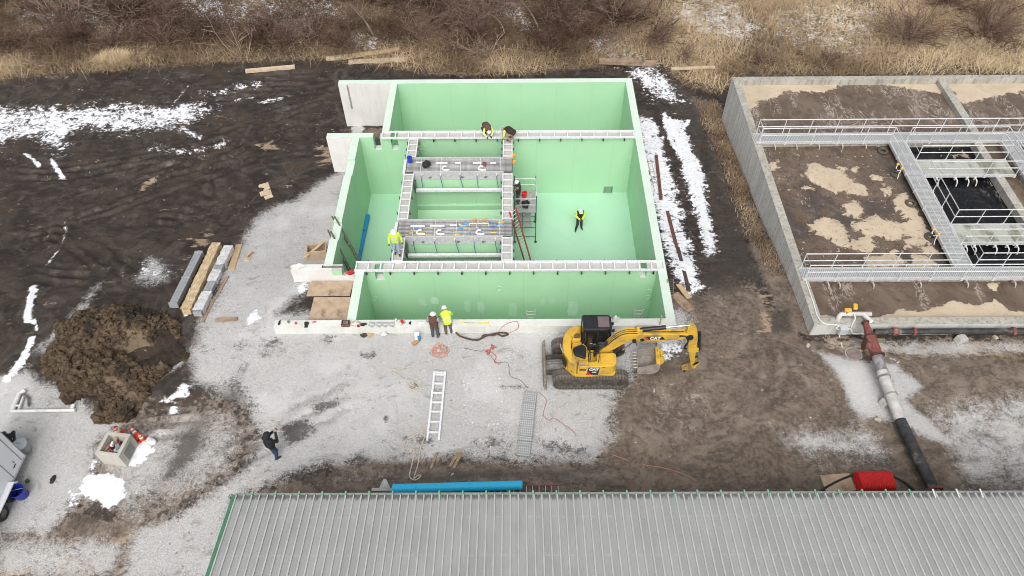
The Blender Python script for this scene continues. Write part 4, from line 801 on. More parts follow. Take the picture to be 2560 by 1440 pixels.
# floating tyres, actuators and hooked drop pipes
TYRE = pm('worn_tyre_rubber', (.07, .06, .045), (.11, .1, .075), 6, .9)
for px, py, lab in ((2207, 378, 'old tyre floating behind the orange actuators'), (2240, 436, 'old tyre beside the rear orange actuators'), (2277, 509, 'old tyre half sunk in foam in large basin'), (2325, 593, 'old tyre beside the front orange actuators')):
    p = G(px, py, wz + .06); m = MB()
    m.lathe([(.24 + .085 * cos(t), .085 * sin(t) + .03) for t in [2 * pi * i / 10 for i in range(11)]], n=24); m.build('tyre', [TYRE], None, p, 0, True, label=lab, category='tyre')
YACT = pm('amber_actuator', (.85, .4, .04), (.8, .46, .08), 8, .4)
for i, (px, py, lab) in enumerate(((2251, 419, 'rear pair of amber valve actuators on the tank walkway'), (2342, 582, 'front pair of amber valve actuators on the tank walkway'))):
    p = G(px, py, ET + .3); o = thing('valve_actuator', lab, 'actuator', p); o.scale = (.75,) * 3
    for j, (dx, dy) in enumerate(((-.1, .35), (.05, -.15))):
        MB().lathe([(0, 0), (.1, 0), (.12, .05), (.1, .13), (.05, .17), (0, .17)], (dx, dy, 0), 12).build('housing', [YACT], o, smooth=True); MB().tube([(dx, dy, 0), (dx, dy, -.4)], .04, 8).build('stem', [STEEL], o)
    MB().tube(catmull([(-.1, .3, -.05), (-.25, .1, -.1), (-.15, -.1, -.2), (0, -.2, -.1), (-.2, -.5, -.25), (-.28, -.75, -.5)], 4), .03, 6).build('hose', [WHT], o, smooth=True)
    MB().lump((-.25, 0, -.22), (.13, .12, .1), 3).build('hose_clamp', [BLACK], o)
def hook(px, py, yw, lab, mat_, grp=None):
    p = on_y(px, py, yw); p.z = ET - .15
    MB().tube(catmull([(0, .0, -.02), (0, -.14, .02), (.05, -.24, -.1), (.08, -.3, -.42)], 4), .035, 8).bb(-.06, .06, -.02, .03, -.14, .06).build('drop_pipe', [mat_], None, p, 0, True, label=lab, category='drop pipe', group=grp)
GPV = pm('stained_pvc', (.5, .47, .43), (.38, .33, .29))
for i, px in enumerate((1935, 1989, 2045, 2103, 2161)): hook(px, 360, 37.03, ['first', 'second', 'third', 'fourth', 'fifth'][i] + ' drop pipe from left along the rear edge of the large basin', GPV)
for i, px in enumerate((2070, 2098, 2182, 2300, 2417, 2535)): hook(px, 700, 25.64, ['first', 'second', 'third', 'fourth', 'fifth', 'sixth'][i] + ' drop pipe from left under the front walkway', GPV)
for i, px in enumerate((2345, 2392, 2421, 2441)): hook(px, 440, 33.7, ['first', 'second', 'third', 'fourth'][i] + ' white drop pipe from left under the rear mossy bridge', WHT)
for i, px in enumerate((2418, 2440, 2492, 2522, 2546)): hook(px, 608, 28.15, ['first', 'second', 'third', 'fourth', 'fifth'][i] + ' white drop pipe from left under the front mossy bridge', WHT)
# ------------------------------------------------------------------ pipework outside the tank
RST = pm('red_oxide_iron', (.16, .045, .035), (.22, .07, .055), 7, .7, dirt=(.3, .24, .2), dirt_amt=.3); BLKP = pm('black_iron_pipe', (.022, .022, .024), (.05, .048, .046), 3, .6, dirt=(.2, .19, .18), dirt_amt=.35)
GRYP = pm('grey_dusty_pipe', (.17, .16, .16), (.32, .31, .3), 3, .7); LTP = pm('pale_lagged_pipe', (.58, .57, .55), (.45, .43, .41), 2.5, .7)
mp = thing('force_main', 'long above ground pipe from red valve body to rusty flange', 'pipe', (0, 0, 0))
A0 = G(2166, 812, .95); def_ = Vector
pts = [G(2163, 806, .95), G(2175, 842, .85), G(2192, 888, .7), G(2203, 925, .6), G(2226, 985, .5), G(2250, 1050, .42), G(2333, 1222, .36)]
def flange(m, c, d, r, t=.06, bolts=12):
    d = d.normalized(); a = d.cross(Vector((0, 0, 1))).normalized(); b = a.cross(d)
    m.tube([c - d * t / 2, c + d * t / 2], r, 20)
    for i in range(bolts):
        q = c + (a * cos(2 * pi * i / bolts) + b * sin(2 * pi * i / bolts)) * (r - .035); m.tube([q - d * (t / 2 + .02), q + d * (t / 2 + .02)], .018, 5)
    return m
D = (pts[-1] - pts[1]).normalized()
MB().tube([pts[0], pts[0] + (pts[1] - pts[0]) * .5, pts[1]], [.13, .17, .24], 16).build('reducer', [RST], mp, smooth=True)
MB().tube([pts[1], pts[2]], .27, 18).build('valve_body', [RST], mp, smooth=True)
sideways = Vector((-1, .25, .15)).normalized(); cv = pts[1] + (pts[2] - pts[1]) * .55
MB().tube([cv, cv + sideways * .42], .2, 14).build('side_port', [RST], mp, smooth=True)
flange(MB(), cv + sideways * .44, sideways, .3, .07).build('flange', [pm('dark_red_iron', (.07, .025, .02), (.1, .04, .03))], mp)
for c, r in ((pts[0], .19), (pts[1], .3), (pts[2] + D * .05, .36)): flange(MB(), c, D, r).build('flange', [MATS['dark_red_iron']], mp)
MB().tube([pts[2] + D * .09, pts[3]], .26, 18).build('pipe_section', [GRYP], mp, smooth=True)
MB().tube([pts[3] + D * .01, pts[5]], .25, 18).build('pipe_section', [LTP], mp, smooth=True)
MB().tube([pts[5] + D * .01, pts[6]], .25, 18).build('pipe_section', [BLKP], mp, smooth=True)
for c in (pts[3], pts[3] + D * .35, pts[4] + (pts[5] - pts[4]) * .0): MB().tube([c, c + D * .09], .29, 18).build('coupling', [GRYP], mp, smooth=True)
flange(MB(), pts[6] + D * .05, D, .37, .08, 16).build('flange', [RST], mp); MB().tube([pts[6] + D * .1, pts[6] + D * .6], .24, 16).build('pipe_section', [RST], mp, smooth=True)
P0 = on_y(2185, 829, 22.3)
hp = thing('header_pipe', 'black horizontal pipe along the front wall of the treatment tank', 'pipe', (P0.x, 22.3, P0.z)); Lh = 20
MB().tube([(0, 0, 0), (Lh, 0, 0)], .15, 16).build('barrel', [BLKP], hp, smooth=True)
for t in (.9, 1.05, 1.9, 6.8): MB().tube([(t, 0, 0), (t + .14, 0, 0)], .2, 16).build('coupling', [RST], hp, smooth=True)
ma = thing('white_manifold', 'white pipe tee with elbow lying over front wall of the treatment tank', 'pipe', G(2135, 785, .75))
MB().tube(catmull([(-.75, -.25, -.45), (-.75, -.1, -.1), (-.6, 0, 0), (-.3, 0, 0), (.85, 0, 0)], 4), .12, 12).build('elbow_pipe', [LTP], ma, smooth=True); MB().tube([(.45, 0, 0), (.62, -.6, .15)], .11, 12).build('branch_pipe', [WHT], ma, smooth=True)
for px, py, lab, a in ((2119, 778, 'left amber actuator on the white manifold', 0.), (2137, 769, 'right amber actuator on the white manifold', 1.3)):
    p = G(px, py, 1.0); o = thing('valve_actuator', lab, 'actuator', p, a); MB().bb(-.17, .17, -.1, .1, 0, .15).build('housing', [YACT], o, bevel=.04); MB().tube([(0, 0, 0), (0, 0, -.25)], .04, 8).build('stem', [RST], o)
p = on_y(2106, 824, 22.6); jb = thing('junction_box', 'grey electrical box on front wall of the treatment tank', 'electrical box', p); MB().bb(-.2, .2, -.18, .04, -.22, .24).build('cabinet', [pm('grey_cabinet', (.5, .52, .55), (.46, .48, .5))], jb, bevel=.01); MB().bb(-.18, .18, -.2, -.181, -.2, .2).build('door', [MATS['grey_cabinet']], jb)
def conduit(label, pts): 
    o = pts[0].copy(); MB().tube([q - o for q in catmull(pts, 4)], .03, 6).build('conduit', [WHT], None, o, 0, True, label=label, category='conduit')
conduit('long white conduit along the left wall top of treatment tank', [Vector((15.1, 25.6, ET + .04)), Vector((15.1, 24, ET + .04)), Vector((15.08, 23.2, ET + .04)), Vector((15.3, 22.72, ET + .03)), Vector((16.0, 22.62, ET)), on_y(2090, 820, 22.58), on_y(2098, 824, 22.58)])
conduit('curved white conduit below the grey electrical box', [on_y(2100, 832, 22.55), on_y(2099, 845, 22.45), gp(2106, 868, .02)])
conduit('white conduit from grey electrical box to the red valve', [on_y(2118, 820, 22.55), on_y(2126, 823, 22.55), on_y(2134, 834, 22.5), on_y(2158, 834, 22.4)])
conduit('looped white conduit over the wall above the grey electrical box', [on_y(2128, 820, 22.6), Vector(G(2132, 808, ET + .1)), Vector(G(2138, 796, ET + .3)), Vector(G(2134, 782, ET + .4))])
CBLK = pm('concrete_block', (.5, .49, .46), (.4, .39, .36), 5, .9)
for px, py, s_, lab in ((2213, 1010, .3, 'concrete support block under the long pipe'), (2400, 852, .3, 'concrete support block under the black horizontal pipe')):
    p = gp(px, py); MB().prism([(-s_, 0), (s_, 0), (s_ * .7, s_ * 1.1), (-s_ * .7, s_ * 1.1)], -s_ * .6, s_ * .6, 'y').build('support_block', [CBLK], None, p, .3, label=lab, category='concrete block', bevel=.02)
p = gp(2134, 886); mh = thing('manhole_cover', 'round rusty manhole lid with pale rim near the long pipe', 'manhole', p); MB().lathe([(0, .06), (.34, .06), (.36, .02), (.36, -.1)], n=28).build('lid', [pm('rusty_lid', (.2, .15, .14), (.28, .22, .2), 5, .8)], mh, smooth=True); MB().lathe([(.365, -.1), (.365, .03), (.41, .03), (.42, -.1)], n=28).build('rim', [CBLK], mh)
STN = pm('field_stone', (.5, .43, .34), (.38, .32, .25), 4, .9)
for i, (px, py, r, lab) in enumerate(((2144, 868, .2, 'tan boulder between manhole lid and red valve'), (2152, 876, .14, 'grey stone beside the tan boulder'), (2487, 845, .16, 'dark stone below the black horizontal pipe'), (2194, 1050, .17, 'round stone left of the pipe support block'), (2020, 865, .14, 'stone near the front left corner of treatment tank'))):
    MB().lump((0, 0, r * .35), (r, r * .7, r * .6), i + 30, n=(10, 7)).build('boulder', [STN], None, gp(px, py), i, True, label=lab, category='stone')
# red netting roll, board and hose behind the building
k = NT('red_netting'); v = k.obj(); wv = k.math('MULTIPLY', k.math('SINE', k.math('MULTIPLY', k.n('SeparateXYZ', None, Vector=v).outputs[0], 90.)), .5); NETR = k.fin(k.mix(k.ramp(k.math('ADD', wv, k.noise(v, 9., 4)), .2, .8), (.8, .015, .012), (.4, .012, .012)), .7); k.bump(wv, .6, .03)
def rounded_yz(a, h, r):
    out = []
    for cx, cz, t0 in ((a - r, h * 2 - r, 0), (-a + r, h * 2 - r, pi / 2), (-a + r, r, pi), (a - r, r, 1.5 * pi)): out += [(cx + r * cos(t0 + i * pi / 10), cz + r * sin(t0 + i * pi / 10)) for i in range(6)]
    return out
nr = thing('netting_roll', 'roll of red plastic safety netting behind the building', 'netting roll', gp(2180, 1212), .03)
MB().prism(rounded_yz(.42, .3, .22), -.72, .72, 'x').build('roll', [NETR], nr, smooth=True); MB().bb(-.6, .8, -.75, -.25, .02, .09).build('loose_end', [pm('dull_red_netting', (.4, .05, .03), (.3, .04, .03), 14)], nr)
PLY = pm('weathered_plywood', (.5, .38, .27), (.42, .31, .21), 2.2, .8, dirt=(.2, .13, .08), dirt_amt=.35)
MB().bb(-.75, .55, -.4, .4, 0, .03).build('plywood_board', [PLY], None, gp(2100, 1207, .03), .08, label='muddy plywood board left of the red netting', category='board')
cord('hose', 'hose', 'thick black hose looping past the red netting', [(2030, 1250), (2060, 1222), (2110, 1196), (2160, 1182), (2220, 1188), (2260, 1205), (2290, 1232), (2300, 1260)], .055, BLACK)
# ------------------------------------------------------------------ metal building in front
bd = thing('metal_building', 'long low building with grey ribbed metal roof and green trim', 'building', (0, 0, 0))
EZ, EY, SL = 3.5, 12.32, .16; X0, X1 = -10.7, 26.0; RY = 3.0
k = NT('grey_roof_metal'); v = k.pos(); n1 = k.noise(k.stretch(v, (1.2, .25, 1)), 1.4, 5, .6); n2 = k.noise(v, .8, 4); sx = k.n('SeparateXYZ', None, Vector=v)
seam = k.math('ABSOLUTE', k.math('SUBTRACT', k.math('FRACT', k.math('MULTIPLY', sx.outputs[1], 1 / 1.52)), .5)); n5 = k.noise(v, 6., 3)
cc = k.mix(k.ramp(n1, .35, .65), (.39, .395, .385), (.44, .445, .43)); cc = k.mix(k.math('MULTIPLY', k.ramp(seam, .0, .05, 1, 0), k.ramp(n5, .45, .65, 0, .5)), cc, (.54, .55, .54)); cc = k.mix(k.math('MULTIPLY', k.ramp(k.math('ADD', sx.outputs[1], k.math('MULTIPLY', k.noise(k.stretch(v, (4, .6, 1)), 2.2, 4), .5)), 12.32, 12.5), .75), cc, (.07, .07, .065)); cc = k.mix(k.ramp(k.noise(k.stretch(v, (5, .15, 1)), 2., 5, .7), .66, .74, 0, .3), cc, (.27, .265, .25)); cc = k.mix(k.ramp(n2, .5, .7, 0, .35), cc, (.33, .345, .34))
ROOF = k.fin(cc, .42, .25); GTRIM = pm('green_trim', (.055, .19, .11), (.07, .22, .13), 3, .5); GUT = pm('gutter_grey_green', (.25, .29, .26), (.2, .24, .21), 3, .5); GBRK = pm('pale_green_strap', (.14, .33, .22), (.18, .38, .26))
RS = .2965; prof = []
for j in range(3):
    x = j * RS; prof += [(x, 0), (x + .012, .062), (x + .06, .062), (x + .072, 0), (x + .13, 0), (x + .136, .005), (x + .146, .005), (x + .152, 0), (x + .21, 0), (x + .216, .005), (x + .226, .005), (x + .232, 0)]
prof.append((3 * RS - .0015, 0))
L = EY - RY; vs = []; fs = []; cross_y = [0, L * .33, L * .66, L]
for yy in cross_y: vs += [(x, -yy, yy * SL + h) for x, h in prof]
n = len(prof)
for i in range(len(cross_y) - 1): fs += [(i * n + j, i * n + j + 1, (i + 1) * n + j + 1, (i + 1) * n + j) for j in range(n - 1)]
RIBM = pm('sky_lit_rib_metal', (.56, .565, .555), (.5, .505, .495), 2, .4, .15); pme = MB(); pme.v = list(vs); pme.f = list(fs); pme.mi = [1 if (q[0] % n) % 12 in (0, 1) else 0 for q in fs]; pme = pme.mesh('roof_panel', [ROOF, RIBM])  # ribs painted paler than the pans for the extra sky light they catch
nP = int((X1 - X0) / (3 * RS))
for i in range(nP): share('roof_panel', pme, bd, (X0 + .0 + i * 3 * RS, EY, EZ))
mf = MB().add([(x, y if False else RY - (q), EZ + L * SL - q * SL) for q in (0, L) for x in (X0, X1)], [(0, 1, 3, 2)]).build('rear_roof_slope', [ROOF], bd)
MB().bb(X0 + .1, X1, RY - L + .4, EY - .35, -.1, EZ - .25).build('wall', [pm('grey_wall_metal', (.4, .42, .4), (.36, .38, .36))], bd)
MB().prism([(EY + .02, EZ - .12), (EY + .02, EZ + .05), (RY, EZ + L * SL + .05), (RY, EZ + L * SL - .12)], X0 - .13, X0 - .002, 'x').build('rake_trim', [GTRIM], bd)
MB().bb(X0, X1, EY + .02, EY + .13, EZ - .14, EZ - .03).build('gutter', [GUT], bd, bevel=.02)
bme = MB().bb(-.03, .03, -.14, .17, .025, .05).bb(-.03, .03, .13, .16, -.12, .049).mesh('gutter_strap', [GBRK]); bme2 = MB().bb(-.03, .03, -.2, .17, .025, .05).mesh('gutter_strap', [ALU])
for i in range(32):
    x = X0 + .6 + i * .889
    share('gutter_strap', bme if x < 15.5 else bme2, bd, (x, EY, EZ - .02))
# ------------------------------------------------------------------ excavator (local frame: +x forward, origin on the ground under the swing centre)
YEX = pm('excavator_yellow', (.69, .425, .045), (.6, .37, .045), 2.2, .45, dirt=(.27, .19, .09), dirt_amt=.55); BEX = pm('excavator_black', (.012, .013, .016), (.02, .021, .025), 5, .45)
TRK = pm('muddy_track_steel', (.085, .072, .06), (.2, .175, .15), 5, .85, bump=.4); TRD = pm('track_frame_mud', (.05, .042, .035), (.11, .092, .075), 4, .9, bump=.4)
GLS = NT('cab_glass'); GLS.b.inputs['Transmission Weight'].default_value = .0; GLS = GLS.fin((.012, .014, .015), .06, 0, .8)
CHR = pm('chrome_rod', (.7, .7, .72), (.6, .6, .62), 5, .15, .9); HOSE = pm('hydraulic_hose', (.015, .015, .016), (.03, .03, .03), 8, .5); REDD = pm('decal_red', (.7, .015, .02), (.65, .012, .016)); WDEC = pm('decal_white', (.82, .82, .82), (.78, .78, .78)); HATCH = pm('roof_hatch_film', (.17, .13, .13), (.14, .11, .11), 3, .3)
EXO = (3.45, 20.45, 0.)
ex = thing('excavator', 'yellow tracked excavator with black cab and boom stretched right', 'excavator', EXO)
TL, TH, TWD = 3.5, .82, .58; tr = TH / 2; half = TL / 2 - tr
def track_path(s_):
    P = 4 * half + 2 * pi * tr; s_ %= P
    if s_ < 2 * half: return (-half + s_, TH, 0)
    s_ -= 2 * half
    if s_ < pi * tr: a = s_ / tr; return (half + tr * sin(a), tr + tr * cos(a), -a)
    s_ -= pi * tr
    if s_ < 2 * half: return (half - s_, 0, -pi)
    s_ -= 2 * half; a = s_ / tr; return (-half - tr * sin(a), tr - tr * cos(a), -pi - a)
shoe = MB().bb(-.073, .073, -TWD / 2, TWD / 2, -.03, 0).bb(-.02, .015, -TWD / 2, TWD / 2, 0, .04).bb(-.07, -.05, -TWD / 2, TWD / 2, 0, .025).mesh('track_shoe', [TRK])
for side in (-1, 1):
    t = bpy.data.objects.new('crawler_track', None); COL.objects.link(t); t.parent = ex; t.location = (0, side * .93, .045)
    per = 4 * half + 2 * pi * tr; ns = 54
    for i in range(ns):
        x, z, a = track_path(i * per / ns); share('track_shoe', shoe, t, (x, 0, z), (0, -a, 0))
    for x, r, nm in ((-half, .33, 'sprocket'), (half, .33, 'idler')):
        MB().lathe([(0, -.16), (r, -.16), (r, .16), (0, .16)], (x, 0, tr), 18, 0, Matrix.Rotation(pi / 2, 3, 'X')).lathe([(0, -.2), (.12, -.2), (.12, .2), (0, .2)], (x, 0, tr), 12, 0, Matrix.Rotation(pi / 2, 3, 'X')).build(nm, [TRD], t, smooth=True)
    MB().prism([(-half + .05, .2), (half - .05, .2), (half - .05, .5), (half - .3, .62), (-half + .3, .62), (-half + .05, .5)], -.2, .2, 'y').build('track_frame', [TRD], t, bevel=.03)
    for i in range(7): MB().lathe([(0, -.17), (.1, -.17), (.1, .17), (0, .17)], (-half + .25 + i * (2 * half - .5) / 6, 0, .13), 12, 0, Matrix.Rotation(pi / 2, 3, 'X')).build('roller', [TRD], t)
MB().bb(-.75, .75, -.7, .7, .35, .7).lathe([(0, .7), (.55, .7), (.55, .95), (0, .95)], n=24).build('undercarriage', [TRD], ex)
# dozer blade at the rear
bl = bpy.data.objects.new('dozer_blade', None); COL.objects.link(bl); bl.parent = ex; bl.location = (-2.12, 0, 0)
MB().prism([(-.02, .02), (.06, .02), (-.03, .3), (.04, .62), (.0, .66), (-.07, .62), (-.12, .3)], -1.22, 1.22, 'y').build('blade_plate', [pm('worn_blade_steel', (.16, .13, .1), (.3, .26, .21), 3, .6, bump=.3)], bl)
for s_ in (-.45, .45): MB().beam((.0, s_, .3), (1.5, s_ * .9, .5), .18, .16).build('push_arm', [TRD], bl)
MB().tube([(.05, .0, .45), (1.3, 0, .6)], .07, 10).build('lift_cylinder', [TRK], bl)
# house
def rounded(poly, r, k=4):
    out = []; n = len(poly)
    for i in range(n):
        p = Vector(poly[i]); a = (Vector(poly[i - 1]) - p); b = (Vector(poly[(i + 1) % n]) - p); rr_ = min(r, a.length * .45, b.length * .45); a = p + a.normalized() * rr_; b = p + b.normalized() * rr_
        for j in range(k + 1): t = j / k; out.append(tuple(a * (1 - t) ** 2 + p * 2 * t * (1 - t) + b * t * t))
    return out
base = rounded([(1.12, -1.1), (1.12, -.2), (1.0, 1.05), (-.75, 1.15), (-1.28, .6), (-1.32, 0), (-1.28, -.6), (-.8, -1.15)], .2)
MB().prism(base, .96, 1.12).build('swing_frame', [YEX], ex, bevel=.02)
cw = [(-.42, 1.12), (-.8, 1.1), (-1.12, .85), (-1.3, .42), (-1.34, 0), (-1.3, -.42), (-1.1, -.85), (-.82, -1.12), (-.72, -1.14), (-.72, -.85), (-.9, -.6), (-.95, -.1), (-.86, .5), (-.5, .82), (-.42, .9)]
MB().prism(cw, 1.121, 1.95).build('counterweight', [YEX], ex, bevel=.05)
MB().prism([(-.44, 1.08), (-.46, .36), (-.88, .3), (-.84, .5), (-.6, .8)], 1.121, 1.9).build('left_rear_cover', [YEX], ex, bevel=.03)
MB().prism([(-.93, -.12), (-.87, -.56), (-.7, -.82), (-.18, -.82), (-.18, .0), (-.4, .32), (-.84, .28)], 1.121, 1.72).build('engine_deck', [YEX], ex, bevel=.02)
MB().prism(rounded([(-.88, -.1), (-.8, -.5), (-.3, -.72), (-.22, -.05), (-.42, .12)], .12), 1.721, 1.86).build('engine_hood_mat', [BEX], ex, bevel=.05)
for i in range(5): MB().bb(-.79, -.5, .4 + i * .06, .43 + i * .06, 1.9, 1.93).build('grille_slat', [pm('grille_shadow', (.12, .09, .04), (.1, .07, .03))], ex)
side_p = rounded([(-.7, -1.14), (.3, -1.14), (.95, -1.08), (1.12, -.9), (1.12, -.35), (.25, -.35), (.2, -.83), (-.7, -.83)], .12)
MB().prism(side_p, 1.121, 1.78).build('side_housing', [YEX], ex, bevel=.05)
MB().prism([(.38, -1.0), (1.0, -.95), (1.05, -.42), (.38, -.42)], 1.781, 1.86).build('fuel_tank_top', [YEX], ex, bevel=.03)
MB().bb(-.66, -.2, -1.1, -.9, 1.781, 1.95).build('rear_side_cover', [YEX], ex, bevel=.04)
MB().bb(-.6, -.3, -1.155, -1.142, 1.5, 1.62).build('vent', [MATS['grille_shadow']], ex)
MB().bb(-.1, .3, -.8, .14, 1.121, 1.3).build('middle_deck', [YEX], ex)
for p_, q_ in (((-.12, -.88, 1.78), (-.12, -.88, 2.15)), ((-.12, -.88, 2.15), (-.1, -.25, 2.2)), ((.28, -.88, 1.78), (.28, -.88, 2.15)), ((.28, -.88, 2.15), (.3, -.25, 2.2)), ((-.1, -.25, 2.2), (.3, -.25, 2.2)), ((-.12, -.6, 2.17), (.28, -.6, 2.17)), ((-.1, -.25, 2.2), (-.1, -.25, 1.3)), ((.3, -.25, 2.2), (.3, -.25, 1.3))):
    MB().tube([p_, q_], .02, 6).build('handrail', [BEX], ex)
# decals on the near side: black panel, red slash, lettering
MB().add([(-.2, -1.1435, 1.73), (.33, -1.1435, 1.73), (.28, -1.1435, 1.14), (-.26, -1.1435, 1.14)], [(0, 1, 2, 3)]).build('black_decal', [BEX], ex)
MB().add([(-.225, -1.1455, 1.42), (.0, -1.1455, 1.14), (-.18, -1.1455, 1.14), (-.252, -1.1455, 1.23)], [(0, 1, 2, 3)]).build('red_decal', [REDD], ex)
Rn = Matrix.Rotation(pi / 2, 4, 'X')
text_mesh('CAT', .22, WDEC, ex, Matrix.Translation((.06, -1.148, 1.58)) @ Rn, bold=.012); text_mesh('315F', .11, WDEC, ex, Matrix.Translation((.09, -1.148, 1.36)) @ Rn, bold=.004)
text_mesh('239', .09, BEX, ex, Matrix.Translation((.48, -1.13, 1.71)) @ Rn)
MB().prism([(-1.355, -.35), (-1.335, -.62), (-1.2, -.86), (-1.19, -.83), (-1.325, -.58), (-1.343, -.35)], 1.3, 1.8).build('black_decal', [BEX], ex)
MB().prism([(-1.355, .5), (-1.365, .1), (-1.35, .1), (-1.34, .5)], 1.35, 1.85).build('black_decal', [BEX], ex)
Rl = Matrix.Rotation(radians(12), 4, 'Z') @ Matrix.Rotation(-pi / 2, 4, 'Z') @ Matrix.Rotation(pi / 2, 4, 'X'); text_mesh('CAT', .3, WDEC, ex, Matrix.Translation((-1.372, -.02, 1.62)) @ Rl, bold=.01)
MB().bb(-.98, -.86, -1.02, -1.0, 1.2, 1.3).build('reflector', [REDD], ex, (0, 0, 0))
# cab
cb = bpy.data.objects.new('cab', None); COL.objects.link(cb); cb.parent = ex; cb.location = (0, 0, 1.121)
cp = rounded([(-.42, .2), (.72, .2), (.92, .32), (.92, 1.0), (.75, 1.1), (-.42, 1.1)], .1)
MB().prism(cp, 0, .5).build('lower_body', [BEX], cb, bevel=.02); MB().prism([(x * .99 + .005, y * .98 + .012) for x, y in cp], .5, 1.52).build('window_glass', [GLS], cb)
for x, y in ((-.4, .215), (.28, .2), (.9, .34), (.9, .98), (-.4, 1.08), (.35, 1.09)): MB().beam((x, y, .5), (x * .97, y, 1.55), .07, .07).build('pillar', [BEX], cb)
rp = [(x * 1.0, y) for x, y in cp]; MB().prism(rp, 1.521, 1.7).build('roof', [BEX], cb, bevel=.06)
MB().bb(.28, .8, .34, .96, 1.7, 1.722).build('roof_hatch', [HATCH], cb, bevel=.01); MB().bb(-.36, .22, .34, .96, 1.7, 1.715).build('roof_panel', [BEX], cb, bevel=.01)
for i, (x, z) in enumerate(((-.05, .62), (.12, .56), (.3, .62), (.46, .55))): MB().bb(x, x + .13, .196, .199, z, z + .06).build('painted_reflection', [pm('pale_green_reflection', (.3, .5, .42), (.22, .4, .33))], cb)  # green window reflections painted on as small flat patches
for s_ in (.3, .7): MB().lump((.98, s_, 1.5), (.07, .07, .09), 3).build('work_light', [BEX], cb)
MB().beam((.9, .3, 1.1), (1.02, .16, 1.2), .03, .03).bb(.98, 1.06, .02, .2, 1.1, 1.4).build('mirror', [BEX], cb)
# boom
bm_ = bpy.data.objects.new('boom', None); COL.objects.link(bm_); bm_.parent = ex; bm_.location = (0, -.07, 0)
prof_b = [(.42, 1.45), (.62, 1.42), (.8, 1.62), (1.55, 2.42), (1.75, 2.5), (3.0, 2.5), (4.2, 2.62), (4.38, 2.72), (4.38, 2.9), (4.2, 2.98), (3.0, 3.0), (1.6, 3.02), (1.2, 2.86), (.55, 1.95), (.36, 1.6)]
MB().prism(prof_b, -.16, .16, 'y').build('boom_box', [YEX], bm_, bevel=.02)
MB().add([(2.3, -.1645, 2.84), (3.15, -.1645, 2.84), (3.3, -.1645, 2.62), (2.45, -.1645, 2.6)], [(0, 1, 2, 3)]).build('black_decal', [BEX], bm_); MB().add([(2.3, -.1665, 2.84), (2.42, -.1665, 2.84), (2.57, -.1665, 2.61), (2.45, -.1665, 2.6)], [(0, 1, 2, 3)]).build('red_decal', [REDD], bm_)
text_mesh('CAT', .25, WDEC, bm_, Matrix.Translation((2.83, -.168, 2.72)) @ Rn, bold=.012)
for s_ in (-.24, .24):
    MB().tube([(1.0, s_, 1.3), (1.42, s_, 1.95)], .075, 12).build('lift_cylinder', [YEX if False else BEX], bm_, smooth=True); MB().tube([(1.4, s_, 1.92), (1.85, s_, 2.6)], .04, 10).build('lift_rod', [CHR], bm_, smooth=True); MB().lathe([(0, -.06), (.09, -.06), (.09, .06), (0, .06)], (1.88, s_, 2.62), 12, 0, Matrix.Rotation(pi / 2, 3, 'X')).build('pin_boss', [BEX], bm_)
MB().lathe([(0, -.2), (.1, -.2), (.1, .2), (0, .2)], (2.25, 0, 2.62), 12, 0, Matrix.Rotation(pi / 2, 3, 'X')).build('pin_boss', [BEX], bm_)
MB().tube([(2.1, .03, 3.12), (3.25, .03, 3.3)], .1, 14).build('stick_cylinder', [BEX], bm_, smooth=True); MB().tube([(3.2, .03, 3.29), (4.3, .03, 3.44)], .05, 10).build('stick_rod', [CHR], bm_, smooth=True); MB().bb(1.95, 2.2, -.08, .14, 3.0, 3.2).build('cylinder_mount', [YEX], bm_)
rr = random.Random(3)
for i in range(9):
    y = -.14 + i * .035; MB().tube(catmull([(.6, y, 2.02), (1.0, y, 2.65 + .03 * (i % 2)), (1.35, y, 3.0), (1.7, y, 3.09), (2.2, y, 3.06), (3.0, y, 3.04), (4.1, y, 3.06)] if i % 2 else [(.6, y, 2.02), (1.0, y, 2.68), (1.3, y, 2.98), (1.6, y, 3.08), (2.0, y, 3.05)], 4), .017, 6).build('hydraulic_line', [YEX if i % 3 else HOSE], bm_, smooth=True)
for i in range(5): MB().tube(catmull([(.15, -.2 + i * .06, 1.35), (.3, -.22 + i * .07, 1.9 + .05 * i), (.55, -.16 + i * .06, 2.1), (.75, -.14 + i * .05, 2.25)], 5), .03, 6).build('hose', [HOSE], bm_, smooth=True)
for i in range(3): MB().tube(catmull([(3.9, -.19, 2.95 - .04 * i), (4.2, -.22, 2.9), (4.35, -.23, 2.6 - .1 * i), (4.25, -.2, 2.2 - .1 * i), (4.4, -.18, 1.9)], 5), .025, 6).build('hose', [HOSE], bm_, smooth=True)
# stick, bucket cylinder, linkage and quick coupler
sk = bpy.data.objects.new('stick', None); COL.objects.link(sk); sk.parent = ex; sk.location = (0, -.07, 0)
MB().prism([(4.2, 3.42), (4.34, 3.5), (4.62, 3.3), (4.78, 2.7), (4.92, 1.2), (5.0, .52), (4.84, .46), (4.6, 1.4), (4.3, 2.55), (4.18, 2.85)], -.14, .14, 'y').build('stick_box', [YEX], sk, bevel=.02)
MB().lathe([(0, -.2), (.17, -.2), (.17, .2), (0, .2)], (4.38, 0, 2.78), 16, 0, Matrix.Rotation(pi / 2, 3, 'X')).build('pivot_pin', [BEX], sk)
MB().tube([(4.82, 0, 2.95), (5.04, 0, 1.6)], .075, 12).build('bucket_cylinder', [BEX], sk, smooth=True); MB().tube([(5.03, 0, 1.65), (5.14, 0, .85)], .04, 10).build('bucket_rod', [CHR], sk, smooth=True)
for z in (1.75, 1.62): MB().bb(4.5, 4.98, -.15, .15, z, z + .05).build('hose_clamp', [YEX], sk)
